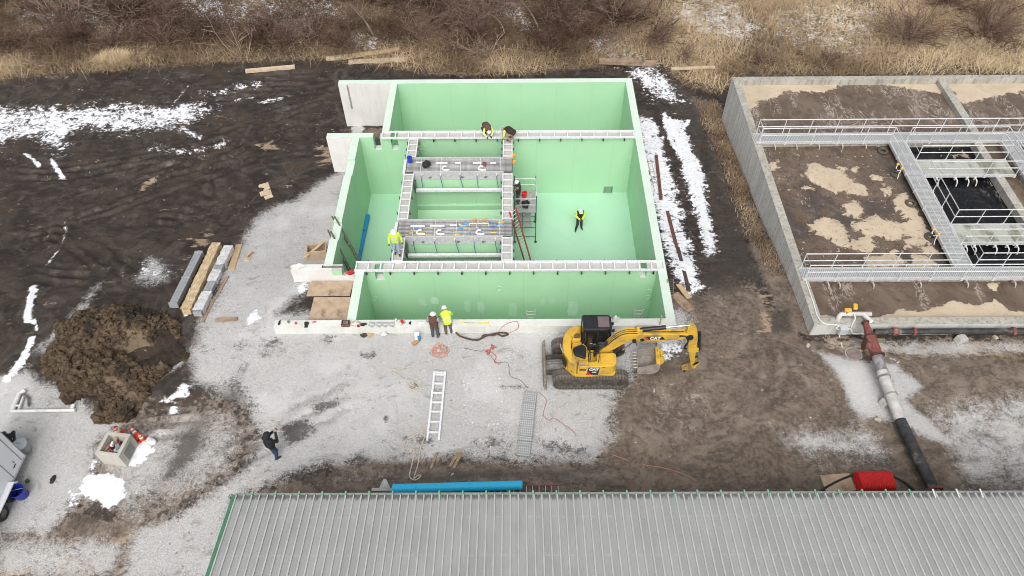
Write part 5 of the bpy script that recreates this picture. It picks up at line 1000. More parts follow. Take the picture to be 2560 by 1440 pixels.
for s_ in (-.17, .17): MB().beam((5.14, s_, .85), (4.98, s_, .35), .04, .12).build('link_bar', [YEX], sk); MB().beam((4.93, s_, .62), (5.14, s_, .85), .04, .1).build('link_bar', [BEX], sk)
MB().prism([(4.98, .42), (5.02, .32), (4.9, .14), (4.58, .02), (4.46, .05), (4.48, .16), (4.64, .2), (4.86, .42)], -.16, .16, 'y').build('quick_coupler', [pm('worn_yellow', (.45, .27, .05), (.2, .14, .06), 7, .6)], sk, bevel=.03); MB().tube([(4.58, -.22, .12), (4.58, .22, .12)], .05, 8).build('coupler_pin', [BEX], sk)
# ------------------------------------------------------------------ bucket on the ground
bk = thing('excavator_bucket', 'loose toothed excavator bucket on the mud under the boom', 'bucket', (6.3, 20.6, 0), -.06); DST = pm('scoured_steel', (.24, .21, .18), (.34, .31, .27), 3, .6, bump=.25)
arc = [(-.55, .5), (-.5, .05), (-.2, .02), (.2, .06), (.45, .3), (.5, .62), (.42, .9)]; n = len(arc); bw = .52
inn = [(x * .93 + .0, z * .93 + .045) for x, z in arc]
m = MB().add([(x, y, z) for y in (-bw, bw) for x, z in arc] + [(x, y, z) for y in (-bw, bw) for x, z in inn], [(i, i + 1, n + i + 1, n + i) for i in range(n - 1)] + [(2 * n + i, 3 * n + i, 3 * n + i + 1, 2 * n + i + 1) for i in range(n - 1)] + [(0, n, 3 * n, 2 * n), (n - 1, 2 * n - 1, 4 * n - 1, 3 * n - 1)])
m.build('shell', [DST], bk)
for s_ in (-1, 1): MB().prism(arc + [(.1, .78)], s_ * bw - .02 * s_, s_ * bw + .02 * s_, 'y').build('side_plate', [DST], bk)
tm = MB().prism([(-.04, -.1), (.04, -.1), (.025, .14), (-.025, .14)], -.04, .04).mesh('tooth', [pm('pale_tooth', (.55, .5, .46), (.3, .26, .22), 9)])
for i in range(6): share('tooth', tm, bk, (-.62, -.44 + i * .176, .42), (0, -.5, pi / 2))
for s_ in (-.22, .22): MB().prism([(.3, .55), (.62, .5), (.72, .75), (.6, 1.0), (.4, 1.02)], s_ - .04, s_ + .04, 'y').build('mounting_ear', [YEX], bk)
MB().tube([(.58, -.3, .85), (.58, .3, .85)], .06, 10).build('pin', [YEX], bk); MB().bb(.3, .5, -.5, .5, .62, .9).build('rear_plate', [YEX], bk, bevel=.03)
# wooden steps against the front wall
WD = pm('grey_step_wood', (.36, .31, .26), (.28, .24, .2), 5, .85)
ws = thing('wooden_steps', 'wooden box steps against the front wall behind the boom', 'steps', (6.42, 21.75, 0))
for i in range(3): MB().bb(-.48, .48, .05 + i * .27, .31 + i * .27, .2 + i * .17, .24 + i * .17).build('tread', [WD], ws)
for s_ in (-.5, .5): MB().prism([(.0, 0), (.86, 0), (.86, .55), (.58, .55), (.02, .2)], s_ - .02, s_ + .02, 'x').build('side_board', [WD], ws)
for px, py, lab in ((1649, 812, 'short wooden stake standing on right end of the front wall'),):
    MB().bb(-.03, .03, -.02, .02, 0, .75).build('wooden_stake', [pm('new_lumber', (.55, .4, .24), (.48, .34, .2), 4, .8)], None, G(px, py, TT), 0, label=lab, category='stake')
item('white_bottle', 'bottle', 'white jug on the front wall beside the cab', 1538, 803, lambda m: m.lathe([(0, 0), (.12, 0), (.13, .25), (.06, .34), (.05, .4), (0, .4)], n=14).bb(.12, .18, -.02, .02, .12, .3), mats=[WHT], smooth=True)
# ------------------------------------------------------------------ lumber and metal lying about
LUM = pm('new_lumber', (.55, .4, .24), (.48, .34, .2), 4, .8); OLDL = pm('weathered_lumber', (.36, .26, .18), (.26, .18, .12), 3, .85, dirt=(.14, .1, .07), dirt_amt=.3); PALE = pm('pale_lumber', (.6, .49, .34), (.5, .4, .28), 3, .8)
def plank(label, a, b, w_, t=.05, mat_=None, z=0., cat='plank', name='plank', za=None):
    p = gp(*a) + Vector((0, 0, t / 2 + z)); q = gp(*b) + Vector((0, 0, t / 2 + z)); c = (p + q) / 2
    return MB().beam(p - c, q - c, w_, t).build(name, [mat_ or LUM], None, c, 0, label=label, category=cat)
plank('tan plank beside the wrapped steel bundle', (598, 612), (578, 675), .36, .04, LUM); plank('long thin plank in front of the wrapped steel bundle', (570, 692), (506, 808), .16, .08, OLDL)
plank('short warped plank resting on the gravel near the bundles', (540, 803), (594, 800), .2, .08, OLDL, .06); plank('pale short board lying on gravel right of the bundles', (630, 627), (617, 652), .28, .03, PALE); plank('small crossed stick on the pale short board', (620, 645), (632, 632), .1, .05, OLDL, .04)
plank('pale plywood offcut lying in the dark mud', (657, 460), (666, 488), .7, .03, PALE); plank('narrow plywood offcut on the dark mud offcut', (662, 497), (682, 490), .3, .05, PALE, .03)
plank('pale squared timber alone on mud left of the timber heap', (615, 181), (738, 170), .3, .22, PALE)
plank('rearmost timber of the heap by the brush', (816, 150), (1000, 128), .4, .2, PALE); plank('cleated form panel on top of the timber heap', (858, 153), (998, 130), .42, .08, LUM, .24); plank('front timber of the heap by the brush', (871, 158), (1014, 151), .5, .16, PALE)
plank('brown weathered beam right of the tank among snow', (1497, 162), (1641, 169), .45, .3, OLDL, .2); plank('thin pale board at the straw edge right of the tank', (1676, 186), (1784, 182), .3, .1, PALE, .45)
plank('wide tan plywood strip beside the tank in snow', (1685, 735), (1727, 777), .5, .04, OLDL); plank('narrow tan board leaning over the wide strip', (1695, 713), (1722, 748), .28, .05, LUM, .06)
plank('rusty brown timber half buried in snow by the tank, rear piece', (1640, 390), (1652, 500), .2, .12, pm('rusty_timber', (.16, .07, .045), (.1, .05, .035), 3, .9)); plank('rusty brown timber half buried in snow by the tank, middle piece', (1668, 530), (1692, 620), .18, .1, MATS['rusty_timber']); plank('dark timber half buried in snow by the tank, front piece', (1694, 620), (1722, 728), .2, .08, pm('dark_wet_timber', (.05, .04, .034), (.08, .06, .05), 3, .8))
ladder('ladder', 'dark steel lattice standing against the outer right wall of tank', gp(1676, 745), (8.02, 25.6, .65), .3, MATS['dark_olive_steel'], 9, (.03, .05), up=(0, -1, 0))
ladder('ladder', 'grey lattice piece lying in snow beside the tank', gp(1622, 395, .03), gp(1642, 480, .03), .25, MATS['weathered_aluminium'], 10, (.03, .05), up=(0, 0, 1))
plank('first of three weathered sticks on gravel by the blue pipe', (1093, 1132), (1077, 1172), .12, .05, OLDL); plank('second of three weathered sticks on gravel by the blue pipe', (1148, 1131), (1124, 1167), .12, .05, OLDL); plank('third of three weathered sticks on gravel by the blue pipe', (1154, 1133), (1134, 1171), .12, .05, OLDL)
# plywood sheets and open plywood box beside the tank wing
for lab, c, w_, h, a in (('long plywood sheet under the front wing wall of the tank', (826, 724), 2.3, 1.15, 0.), ('left of two plywood sheets behind the front wall', (808, 772), 1.2, 1.5, 0.), ('right of two plywood sheets behind the front wall', (847, 772), 1.2, 1.5, .0), ('narrow tall plywood strip against the front left tank wall', (880, 712), .34, .9, 0.)):
    p = gp(*c); p.z += .06; MB().bb(-w_ / 2, w_ / 2, -h / 2, h / 2, 0, .03).build('plywood_sheet', [PLY], None, p, a, label=lab, category='plywood sheet').rotation_euler = (-.12 if c[1] < 740 else -.05, 0, a)
pb = thing('plywood_box', 'open plywood box leaning behind the front wing wall', 'box', gp(796, 650), .12)
MB().bb(-.55, .55, -.03, .03, 0, .7).build('board', [PLY], pb); MB().bb(-.55, -.5, .031, .7, 0, .65).build('board', [PLY], pb); MB().bb(.5, .55, .031, .7, 0, .65).build('board', [PLY], pb); MB().bb(-.5, .5, .64, .7, 0, .6).build('board', [PLY], pb); MB().beam((-.7, -.3, .55), (.5, .75, .75), .14, .04).build('board', [LUM], pb)
# three long bundles
def bundle(label, a, b, w_, h, mats, wraps, cat, nlay):
    p, q = gp(*a), gp(*b); d = q - p; L = d.length; ang = atan2(d.y, d.x); o = thing('material_bundle', label, cat, p, (0, -math.asin(d.z / L), ang))
    for i in range(nlay):
        for j in range(3):
            MB().bb(.01 * j, L - .02 * ((i + j) % 3), -w_ / 2 + j * w_ / 3 + .004, -w_ / 2 + (j + 1) * w_ / 3 - .004, .1 + i * h / nlay, .1 + (i + 1) * h / nlay - .006).build('length', [mats[0]], o)
    for t in (.15, .5, .85): MB().bb(t * L - .05, t * L + .05, -w_ / 2, w_ / 2, 0, .098).build('bearer', [OLDL], o)
    for t in wraps: MB().bb(t * L - .035, t * L + .035, -w_ / 2 - .02, w_ / 2 + .02, .09, .1 + h + .02).build('strap', [mats[1]], o)
    return o
STL = pm('galvanised_sections', (.44, .45, .46), (.36, .37, .38), 5, .45, .3); WRAP = NT('clear_plastic_wrap'); v = WRAP.obj(); nz = WRAP.noise(v, 5., 5, .7); WRAP.bump(nz, 1., .06); WRAP = WRAP.fin(WRAP.mix(WRAP.ramp(nz, .4, .65), (.72, .72, .72), (.5, .5, .5)), .35)
TW = NT('wrapped_lumber'); v = TW.obj(); nz = TW.noise(TW.stretch(v, (.6, 2, 1)), 4., 5, .65); TW.bump(nz, .8, .06); TW = TW.fin(TW.mix(TW.ramp(nz, .4, .66), (.5, .35, .18), (.72, .6, .44)), .4)
bundle('grey steel section bundle, leftmost of the three long bundles', (438, 772), (503, 640), .42, .3, [STL, STL], (.0, .47, .97), 'steel bundle', 3)
b2 = bundle('tan wrapped lumber bundle in middle of the three long bundles', (470, 790), (546, 623), .45, .34, [LUM, PALE], (.02, .2, .42, .63, .9), 'lumber bundle', 2); L2 = (gp(546, 623) - gp(470, 790)).length
b3 = bundle('grey steel bundle in torn plastic, rightmost of the three long bundles', (497, 795), (577, 626), .45, .3, [STL, WHT], (.45,), 'steel bundle', 2); L3 = (gp(577, 626) - gp(497, 795)).length
def crumple(o, mat_, x0, x1, w_, h, sd):
    m = MB(); n = max(6, int((x1 - x0) / .12)); k_ = 7; vs = []; r_ = random.Random(sd)
    for i in range(n + 1):
        x = x0 + (x1 - x0) * i / n
        for j in range(k_):
            t = j / (k_ - 1); y = -w_ / 2 - .03 + (w_ + .06) * min(max((t - .2) / .6, 0), 1); z = .05 + h * (1 if .15 < t < .85 else 0) + r_.uniform(-.02, .035); vs.append((x + r_.uniform(-.03, .03), y + r_.uniform(-.02, .02), z))
    m.add(vs, [(i * k_ + j, i * k_ + j + 1, (i + 1) * k_ + j + 1, (i + 1) * k_ + j) for i in range(n) for j in range(k_ - 1)]).build('plastic_wrap', [mat_], o, smooth=True)
crumple(b2, TW, .02, L2 - .02, .45, .44, 1)
for a, b in ((.02, .28), (.44, .6), (.68, .98)): crumple(b3, WRAP, a * L3, b * L3, .45, .38, int(a * 99))
# white pipe frame on the gravel at far left
PVC = pm('white_pipe', (.72, .72, .70), (.6, .6, .58), 5, .5); fr = thing('white_pipework', 'white pipe frame lying on gravel left of the dirt heap', 'pipe frame', gp(30, 1028)); b0 = gp(30, 1028)
def R0(px, py, dz): return gp(px, py, dz) - b0
for a, b, r in (((30, 1028), (188, 1025), .08), ((30, 1028), (48, 985), .1), ((48, 985), (62, 975), .1), ((178, 1025), (184, 1012), .08)): MB().tube([R0(*a, .1), R0(*b, .14)], r, 12).build('pipe', [PVC], fr, smooth=True)
for a, b in (((47, 1024), (58, 992)), ((30, 1014), (48, 1014)), ((72, 1015), (70, 995)), ((58, 985), (72, 996))): MB().tube([R0(*a, .12), R0(*b, .12)], .05, 8).build('brace', [PVC if a[0] < 50 else STEEL_D], fr, smooth=True)
# white ladder frame and grating stack on the front gravel
p, q = gp(1100, 932, .02), gp(1083, 1103, .02)
ladder_frame('aluminium_ladder', 'loose white aluminium ladder frame lying on the front gravel', 'walkway frame', p, q, .52, 8, rw=.09, rh=.13, bar=.09, bars=[.05, .17, .68, 1.2, 1.72, 2.22, 2.75, 3.3][:8])
gs = thing('grating_stack', 'grey stack of grating panels on the front gravel', 'grating stack', gp(1308, 1143), atan2(gp(1327, 983).y - gp(1308, 1143).y, gp(1327, 983).x - gp(1308, 1143).x)); GL = (gp(1327, 983) - gp(1308, 1143)).length
k = NT('grating_stripes'); v = k.obj(); sx = k.n('SeparateXYZ', None, Vector=v); a_ = k.math('SINE', k.math('MULTIPLY', sx.outputs[1], 2 * pi / .09)); b_ = k.math('SINE', k.math('MULTIPLY', sx.outputs[0], 2 * pi / .12)); GST = k.fin(k.mix(k.ramp(k.math('MAXIMUM', a_, b_), .3, .9), (.3, .31, .31), (.52, .53, .53)), .5, .2)
x = 0.
for i, (l, lay) in enumerate(((.5, 3), (.2, 4), (.22, 5), (.88, 5), (.86, 5), (.2, 4), (.22, 3), (.3, 2))):
    for j in range(lay): MB().bb(x + .01 * (j % 2), x + l - .012, -.31 + .012 * ((i + j) % 3), .29, j * .052, j * .052 + .045).build('grating_panel', [GST], gs)
    x += l
# blue pipe, bracket and red ladder behind the building
a, b = gp(982, 1222, .2), gp(1306, 1213, .2); blue_pipe('bright blue pipe on the ground along the building eave', a, b, .2, BPVC)
p = gp(962, 1222); tr_ = thing('bracket', 'white triangular bracket beside the end of blue pipe', 'bracket', p); MB().prism([(-.24, 0), (.26, 0), (.08, .38), (-.05, .4)], -.05, .05, 'y').build('plate', [pm('offwhite_metal', (.62, .63, .6), (.5, .51, .48))], tr_, (0, 0, .05), bevel=.02).rotation_euler = (-.9, 0, 0); MB().bb(-.55, .6, -.12, .0, .0, .08).build('foot', [STEEL], tr_)
ladder('ladder', 'red fibreglass ladder lying along the building eave', gp(1195, 1226, .06), gp(1402, 1225, .06), .42, REDL, 13, rungm=ALU)
REDL2 = pm('bright_red_rail', (.62, .03, .03), (.55, .03, .03))
# ropes, cords and small litter
ROPE = pm('pale_rope', (.55, .5, .42), (.45, .4, .33)); ORC = pm('orange_cord', (.62, .26, .17), (.52, .2, .12)); BRC = pm('brown_hose', (.06, .035, .025), (.1, .06, .04)); RDC = pm('red_cord', (.5, .12, .08), (.42, .1, .06)); TANH = pm('tan_hose', (.5, .36, .2), (.42, .3, .16))
def coil(pts_c, n, r, sd):
    r_ = random.Random(sd); return [(pts_c[0] + r * r_.uniform(.15, 1.15) * cos(i * 1.3), pts_c[1] + r * .75 * r_.uniform(.15, 1.15) * sin(i * 1.3)) for i in range(n)]
cord('rope', 'rope', 'pale rope coil left of the white ladder frame', [(1030, 915), (995, 922), (975, 926), (1000, 940), (1010, 948), (1040, 955)] + coil((1032, 966), 22, 15, 1) + [(1045, 950), (1055, 958), (1048, 965)], .028, ROPE)
cord('rope', 'rope', 'long looping pale rope beside the white ladder frame', [(1075, 1050), (1052, 1068), (1060, 1075), (1015, 1100), (1010, 1120), (1035, 1125), (1030, 1160), (1024, 1190), (1038, 1200), (1052, 1190), (1045, 1188), (1035, 1195), (1045, 1160), (1052, 1120), (1062, 1090), (1060, 1074), (1030, 1085), (1012, 1110), (1030, 1122), (1040, 1100), (1030, 1078)], .028, ROPE)
cord('extension_cord', 'cord', 'tangled orange cord on gravel in front of the two workers', coil((1098, 876), 40, 24, 5), .011, ORC)
cord('extension_cord', 'cord', 'red coiled cord on gravel right of the orange tangle', coil((1232, 868), 14, 9, 7) + coil((1220, 880), 14, 9, 8) + [(1240, 890), (1236, 905), (1250, 908)], .02, RDC)
cord('hose', 'hose', 'brown twisted hose along the foot of the front wall', [(1140, 831), (1150, 840), (1175, 848), (1195, 850), (1205, 843), (1210, 838), (1235, 838), (1245, 832), (1262, 832), (1270, 836), (1255, 840), (1240, 834), (1215, 840), (1200, 848), (1180, 850)], .05, BRC)
cord('extension_cord', 'cord', 'thin red cord looping over the front wall', [(1244, 832), (1262, 812), (1290, 803), (1295, 808), (1294, 822), (1270, 834)], .014, RDC, TT + .02)
cord('extension_cord', 'cord', 'thin dark cord looping on gravel right of the grating stack', [(1345, 980), (1366, 1000), (1358, 1035), (1372, 1050), (1385, 1045), (1410, 1062), (1430, 1075), (1440, 1090)], .012, RDC)
cord('extension_cord', 'cord', 'thin orange cord wandering toward the building at right', [(1505, 1120), (1540, 1140), (1600, 1160), (1660, 1170), (1720, 1190), (1760, 1215)], .012, ORC)
cord('wire', 'wire', 'thin dark wire on gravel between the red coil and excavator', [(1160, 870), (1200, 878), (1216, 876), (1240, 905), (1265, 905), (1272, 915), (1276, 940), (1300, 950), (1320, 970)], .011, BRC)
cord('hose_coil', 'hose', 'tan coiled hose on gravel below the front wall', coil((925, 834), 30, 10, 9), .03, TANH); cord('hose_coil', 'hose', 'dark coiled hose beside the tan coil', coil((910, 837), 22, 8, 10), .035, BRC)
bx = thing('carton', 'blue and white bag standing on gravel by the front wall', 'bag', gp(1045, 850)); MB().bb(-.13, .13, -.1, .1, 0, .55).build('sack', [WHT], bx, bevel=.03); MB().bb(.02, .135, -.105, .105, .05, .5).build('print', [pm('bag_blue', (.02, .25, .6), (.02, .2, .5))], bx)
MB().beam((-.15, -.12, .06), (.12, .1, .1), .2, .1).build('cardboard_box', [pm('brown_card', (.42, .27, .14), (.36, .22, .11))], None, gp(1040, 858), 0, label='torn brown cardboard in front of the blue bag', category='cardboard')
bag('plastic_bag', 'clear plastic bag on gravel below the front wall', gp(960, 838), (.16, .14, .12), WRAP, 17, False); bag('glove', 'black glove lying on gravel near the trailer', gp(133, 1200), (.11, .16, .05), BLKF, 18, False, 'glove')
# ------------------------------------------------------------------ concrete box of rubbish, cones
bxr = thing('concrete_box', 'square concrete box filled with rubbish', 'concrete box', Vector((-17.72, 15.95, 0)), radians(-8)); s_ = .56; hh = .95; CBX = concrete('box_concrete', (.42, .40, .35), (.5, .48, .43), (.3, .28, .24), .4)
MB().bb(-s_, s_, -s_, -s_ + .16, 0, hh).bb(-s_, s_, s_ - .16, s_, 0, hh).bb(-s_, -s_ + .16, -s_ + .161, s_ - .161, 0, hh - .002).bb(s_ - .16, s_, -s_ + .161, s_ - .161, 0, hh - .002).bb(-s_ + .16, s_ - .16, -s_ + .16, s_ - .16, 0, .1).build('walls', [CBX], bxr, bevel=.015)
MB().bb(s_ - .001, s_ + .02, -.28, .3, .15, .75).build('side_hatch', [pm('hatch_grey', (.15, .16, .15), (.2, .21, .2))], bxr)
RUB = [WHT, pm('brown_card', (.42, .27, .14), (.36, .22, .11)), PINK, GREYP, pm('light_blue_pack', (.3, .45, .55), (.25, .4, .5))]; r_ = random.Random(2)
for i in range(22):
    R_ = Matrix.Rotation(r_.uniform(0, 3), 3, 'Z') @ Matrix.Rotation(r_.uniform(-.6, .6), 3, 'X')
    lb = MB().box((0, 0, 0), (r_.uniform(.1, .32), r_.uniform(.08, .18), r_.uniform(.05, .12)), R_).build('rubbish_carton', [RUB[i % 5]], bxr, (r_.uniform(-.3, .3), r_.uniform(-.3, .3), .35 + .02 * i))
MB().beam((0, 0, 0), (.25, .5, .45), .12, .08).build('wood_block', [OLDL], None, bxr.matrix_world @ Vector((0, 0, 0)) + Vector((-17.85, 16.15, .62)), 0, label='wood block sticking out of the rubbish box', category='wood block')
CON_ = pm('cone_orange', (.85, .07, .02), (.75, .06, .015), 5, .5)
def cone(label, p, rot):
    o = thing('traffic_cone', label, 'traffic cone', p, rot); MB().bb(-.18, .18, -.18, .18, 0, .03).build('base', [CON_], o); MB().lathe([(.14, .03), (.03, .7), (0, .7)], n=16).build('body', [CON_], o, smooth=True)
    for z0, z1 in ((.32, .42), (.5, .58)): MB().lathe([(.142 - .157 * (z0 - .03) + .004, z0), (.142 - .157 * (z1 - .03) + .004, z1)], n=16).build('reflective_band', [WHT], o)
cone('fallen orange cone behind the rubbish box', gp(349, 1096, .15), (0, 1.2, 2.4)); cone('upright orange cone standing behind the rubbish box', gp(360, 1102), .3); cone('orange cone at far corner of the rubbish box', gp(300, 1085), .1)
MB().lump((0, 0, .12), (.3, .25, .16), 23, amp=.4, n=(14, 9)).build('snow_covered_bag', [WHT], None, gp(372, 1112), 0, True, label='white bag beside the orange cones', category='bag')
# ------------------------------------------------------------------ dirt heap
def heap():
    poly = W([(105, 905), (140, 840), (170, 810), (260, 775), (330, 765), (420, 790), (465, 850), (472, 890), (430, 930), (380, 965), (350, 1020), (300, 1045), (240, 1052), (225, 1000), (170, 990), (115, 960)])
    st = .09; P = np.array(poly); xs = np.arange(P[:, 0].min() - .6, P[:, 0].max() + .6, st); ys = np.arange(P[:, 1].min() - .6, P[:, 1].max() + .6, st); X, Y = np.meshgrid(xs, ys); s = sdist(X, Y, poly)
    s = s + (fbm(X, Y, .9, 3, 41) - .5) * 1.2
    e = np.clip(s / 1.7, 0, 1) ** .8
    hump = .75 + .5 * np.exp(-((X + 20.9) ** 2 / 5 + (Y - 23.3) ** 2 / 2.)) - .95 * np.exp(-((X + 18.6) ** 2 / 2.6 + (Y - 21.6) ** 2 / 1.0)) - .6 * np.exp(-((X + 18.6) ** 2 / 3. + (Y - 19.2) ** 2 / 1.)) + .25 * np.exp(-((X + 22.6) ** 2 / 1.5 + (Y - 20.6) ** 2 / 4))
    cl = np.abs(fbm(X, Y, 2.2, 4, 43, .6) - .5) * 2
    zt_ = np.clip(.5 + sdist(X, Y, W([(305, 880), (330, 840), (370, 830), (390, 860), (360, 890), (325, 905)])) / .8, 0, 1); zd = np.clip(.5 + sdist(X, Y, W([(385, 830), (440, 830), (472, 880), (440, 925), (380, 930), (340, 925), (350, 900), (385, 880)])) / .8, 0, 1); zk = np.clip(.5 + sdist(X, Y, W([(250, 960), (290, 940), (390, 1010), (470, 940), (490, 960), (400, 1030), (340, 1035)])) / .6, 0, 1); sm_ = 1 - .5 * np.maximum(np.maximum(zt_, zd), zk); tr_k = np.sin((X * .8 + Y * .6) * 2 * pi / .3) * .03 * np.maximum(zk, zd)  # zd darkens the hollow: wet soil plus shade painted in
    z = tr_k + tz(X, Y) + e * hump * (1 + .35 * (fbm(X, Y, .8, 3, 44) - .5)) + sm_ * np.clip(s * 3, 0, 1) * ((fbm(X, Y, 1.5, 4, 45, .55) - .5) * .55 - cl * .08) - .12 * (s < .05)
    i_ = np.arange(X.size).reshape(X.shape); ok = s > -.1; q = np.stack([i_[:-1, :-1], i_[:-1, 1:], i_[1:, 1:], i_[1:, :-1]], -1)[ok[:-1, :-1] & ok[1:, 1:]].reshape(-1, 4)
    k = NT('heaped_soil'); v = k.pos(); n1 = k.noise(v, .55, 4); n2 = k.noise(v, 4., 6, .65); n3 = k.noise(v, 15., 4)
    c = k.mix(k.ramp(n2, .3, .7), (.036, .025, .017), (.145, .104, .067)); c = k.mix(k.ramp(n1, .52, .62, 0, .85), c, (.032, .026, .022)); c = k.mix(k.ramp(n3, .6, .8, 0, .5), c, (.3, .23, .155)); A_ = k.n('SeparateColor', None, Color=k.n('Attribute', dict(attribute_name='zone')).outputs['Color']); c = k.mix(k.ramp(k.math('ADD', A_.outputs[1], k.math('MULTIPLY', k.math('SUBTRACT', n2, .5), 2.)), .35, .7), c, k.mix(n2, (.024, .018, .014), (.075, .057, .044))); c = k.mix(k.ramp(k.math('ADD', A_.outputs[0], k.math('MULTIPLY', k.math('SUBTRACT', n2, .5), 3.)), .4, .95), c, k.mix(n2, (.11, .08, .052), (.235, .177, .12))); k.bump(k.math('ADD', n2, k.math('MULTIPLY', n3, .5)), 1., .08); SOIL = k.fin(c, .95, 0, .2)
    o = thing('dirt_heap', 'heap of dug brown soil and clods on the gravel', 'dirt heap', (0, 0, 0))
    me = np_mesh('mound', np.stack([X, Y, z], -1).reshape(-1, 3), q, [SOIL]); col_attr(me, 'zone', [np.maximum(zt_, zk * .8), zd]); ob = bpy.data.objects.new('mound', me); COL.objects.link(ob); ob.parent = o
    m = MB(); r_ = random.Random(5); n = 0
    while n < 1500:
        i = r_.randrange(X.shape[0]); j = r_.randrange(X.shape[1])
        if s[i, j] < -.05 or (s[i, j] > 1.1 and r_.random() < .75) or sm_[i, j] < .7: continue
        r = r_.uniform(.06, .17) * (1.7 if r_.random() < .12 else 1); m.lump((X[i, j], Y[i, j], z[i, j] + r * .2), (r, r * r_.uniform(.7, 1.1), r * r_.uniform(.6, .9)), n, n=(7, 5), amp=.5); n += 1
    c_ = m.build('clods', [SOIL], o); c_['kind'] = 'stuff'
    return SOIL
SOIL = heap()
# loose clods and stones scattered over the mud and gravel
m = MB(); r_ = random.Random(9)
for i in range(4200):
    px = r_.choice((r_.uniform(0, 840), r_.uniform(1560, 2500), r_.uniform(500, 1600))); py = r_.uniform(200, 700) if px < 560 else r_.uniform(740, 1225)
    if 700 < px < 1700 and py < 840: continue
    p = gp(px, py); r = r_.uniform(.02, .065)
    if float(fbm(np.array([p.x]), np.array([p.y]), .45, 3, 140)[0]) < .56: continue; m.lump(p + Vector((0, 0, r * .3)), (r, r * .8, r * .6), i, n=(6, 4), amp=.5)
tag(m.build('loose_clods', [SOIL]), 'loose soil clods scattered over the ground', None, None, 'stuff')
# ------------------------------------------------------------------ trailer, bins at lower left
WTR = pm('white_trailer_skin', (.85, .87, .9), (.8, .82, .85), 1.2, .35); pf = G(63, 1137, .55); pr_ = G(18, 1232, .55); dv = (pf - pr_); dv.z = 0; ta = atan2(dv.y, dv.x)
tl = thing('enclosed_trailer', 'white enclosed cargo trailer at the lower left edge', 'trailer', (pf.x, pf.y, 0), ta); LT, WT_, HT = 5., 2.1, 2.1
MB().bb(-LT, 0, 0, WT_, .55, .55 + HT).build('body', [WTR], tl, bevel=.04)
for x in (-.02, -.28, -1.1, -2.4, -3.7): MB().bb(x - .02, x + .02, -.012, -.001, .56, .5 + HT).build('panel_seam', [pm('grey_seam', (.3, .31, .32), (.25, .26, .27))], tl)
MB().bb(-LT, .01, -.02, -.003, .5, .6).build('bottom_rail', [STEEL], tl); MB().bb(-.62, -.6, -.03, -.004, 1.0, 1.12).build('latch', [BLACK], tl); MB().bb(-.8, -.6, -.02, -.004, .85, .9).build('latch', [BLACK], tl)
for x in (-1.75, -2.6):
    w_ = bpy.data.objects.new('wheel', None); COL.objects.link(w_); w_.parent = tl; w_.location = (x, -.02, .34); RX = Matrix.Rotation(pi / 2, 3, 'X')
    MB().lathe([(.2, -.11), (.3, -.11), (.335, -.07), (.335, .07), (.3, .11), (.2, .11)], n=24, M=RX).build('tyre', [BLACK], w_, smooth=True); MB().lathe([(0, .03), (.06, .06), (.12, .03), (.2, .08)], n=16, M=RX).build('rim', [STEEL_D], w_, smooth=True)
MB().prism([(-3.1, .55), (-2.95, .78), (-1.4, .78), (-1.25, .55), (-1.33, .55), (-1.45, .72), (-2.9, .72), (-3.02, .55)], -.24, 0, 'y').build('fender', [WTR], tl)
hi = bpy.data.objects.new('hitch', None); COL.objects.link(hi); hi.parent = tl
MB().beam((0, .5, .5), (1.2, 1.05, .5), .08, .1).beam((0, 1.6, .5), (1.2, 1.05, .5), .08, .1).build('tongue', [BLACK], hi); MB().tube([(.8, 1.05, .1), (.8, 1.05, 1.0)], .05, 8).lump((.8, 1.05, 1.02), (.1, .1, .08), 2).bb(.68, .92, .9, 1.2, .6, .8).build('jack', [BLACK], hi)
cn = thing('trash_can', 'galvanised metal trash can with lid beside the trailer', 'trash can', gp(66, 1128)); GAL = pm('galvanised_can', (.36, .4, .4), (.3, .34, .34), 5, .45, .3)
MB().lathe([(0, 0), (.23, 0)] + [(.23 + .05 * t + (.006 if i % 2 else 0), .62 * t) for i, t in enumerate([j / 14 for j in range(15)])], n=28).build('can', [GAL], cn, smooth=True); MB().lathe([(.31, .6), (.31, .65), (.24, .69), (0, .72)], n=28).build('lid', [pm('can_lid', (.6, .64, .65), (.54, .58, .59), 5, .4, .2)], cn, smooth=True); MB().tube(catmull([(-.09, 0, .71), (-.06, 0, .77), (.06, 0, .77), (.09, 0, .71)], 3), .012, 5).build('handle', [GAL], cn)
bucket('tub', 'dark blue plastic tub leaning beside the trailer wheels', gp(58, 1238), .3, .62, ((.012, .03, .3), (.016, .04, .36)), 'dark_blue_tub', .3, .12)
MB().lump((0, 0, .1), (.08, .1, .1), 8).tube([(0, 0, .1), (.05, .1, .22)], .02, 5).build('hand_pump', [pm('dark_green_plastic', (.04, .1, .05), (.03, .08, .04))], None, gp(71, 1205), 0, True, label='small dark green tool behind the blue tub', category='tool')
# tiny white scraps round the ladder frame
sm = MB().lump((0, 0, .02), (.05, .04, .02), 3, n=(6, 4)).mesh('paper_scrap', [WHT]); pts = [(r_.uniform(1150, 1260), r_.uniform(930, 1140)) for _ in range(18)]
for p in pts:
    o = bpy.data.objects.new('paper_scrap', sm); COL.objects.link(o); o.location = gp(*p); o.rotation_euler = (0, 0, r_.uniform(0, 6)); tag(o, 'tiny white scrap on gravel between ladder frame and grating stack', 'scrap', 'white scraps on the gravel')
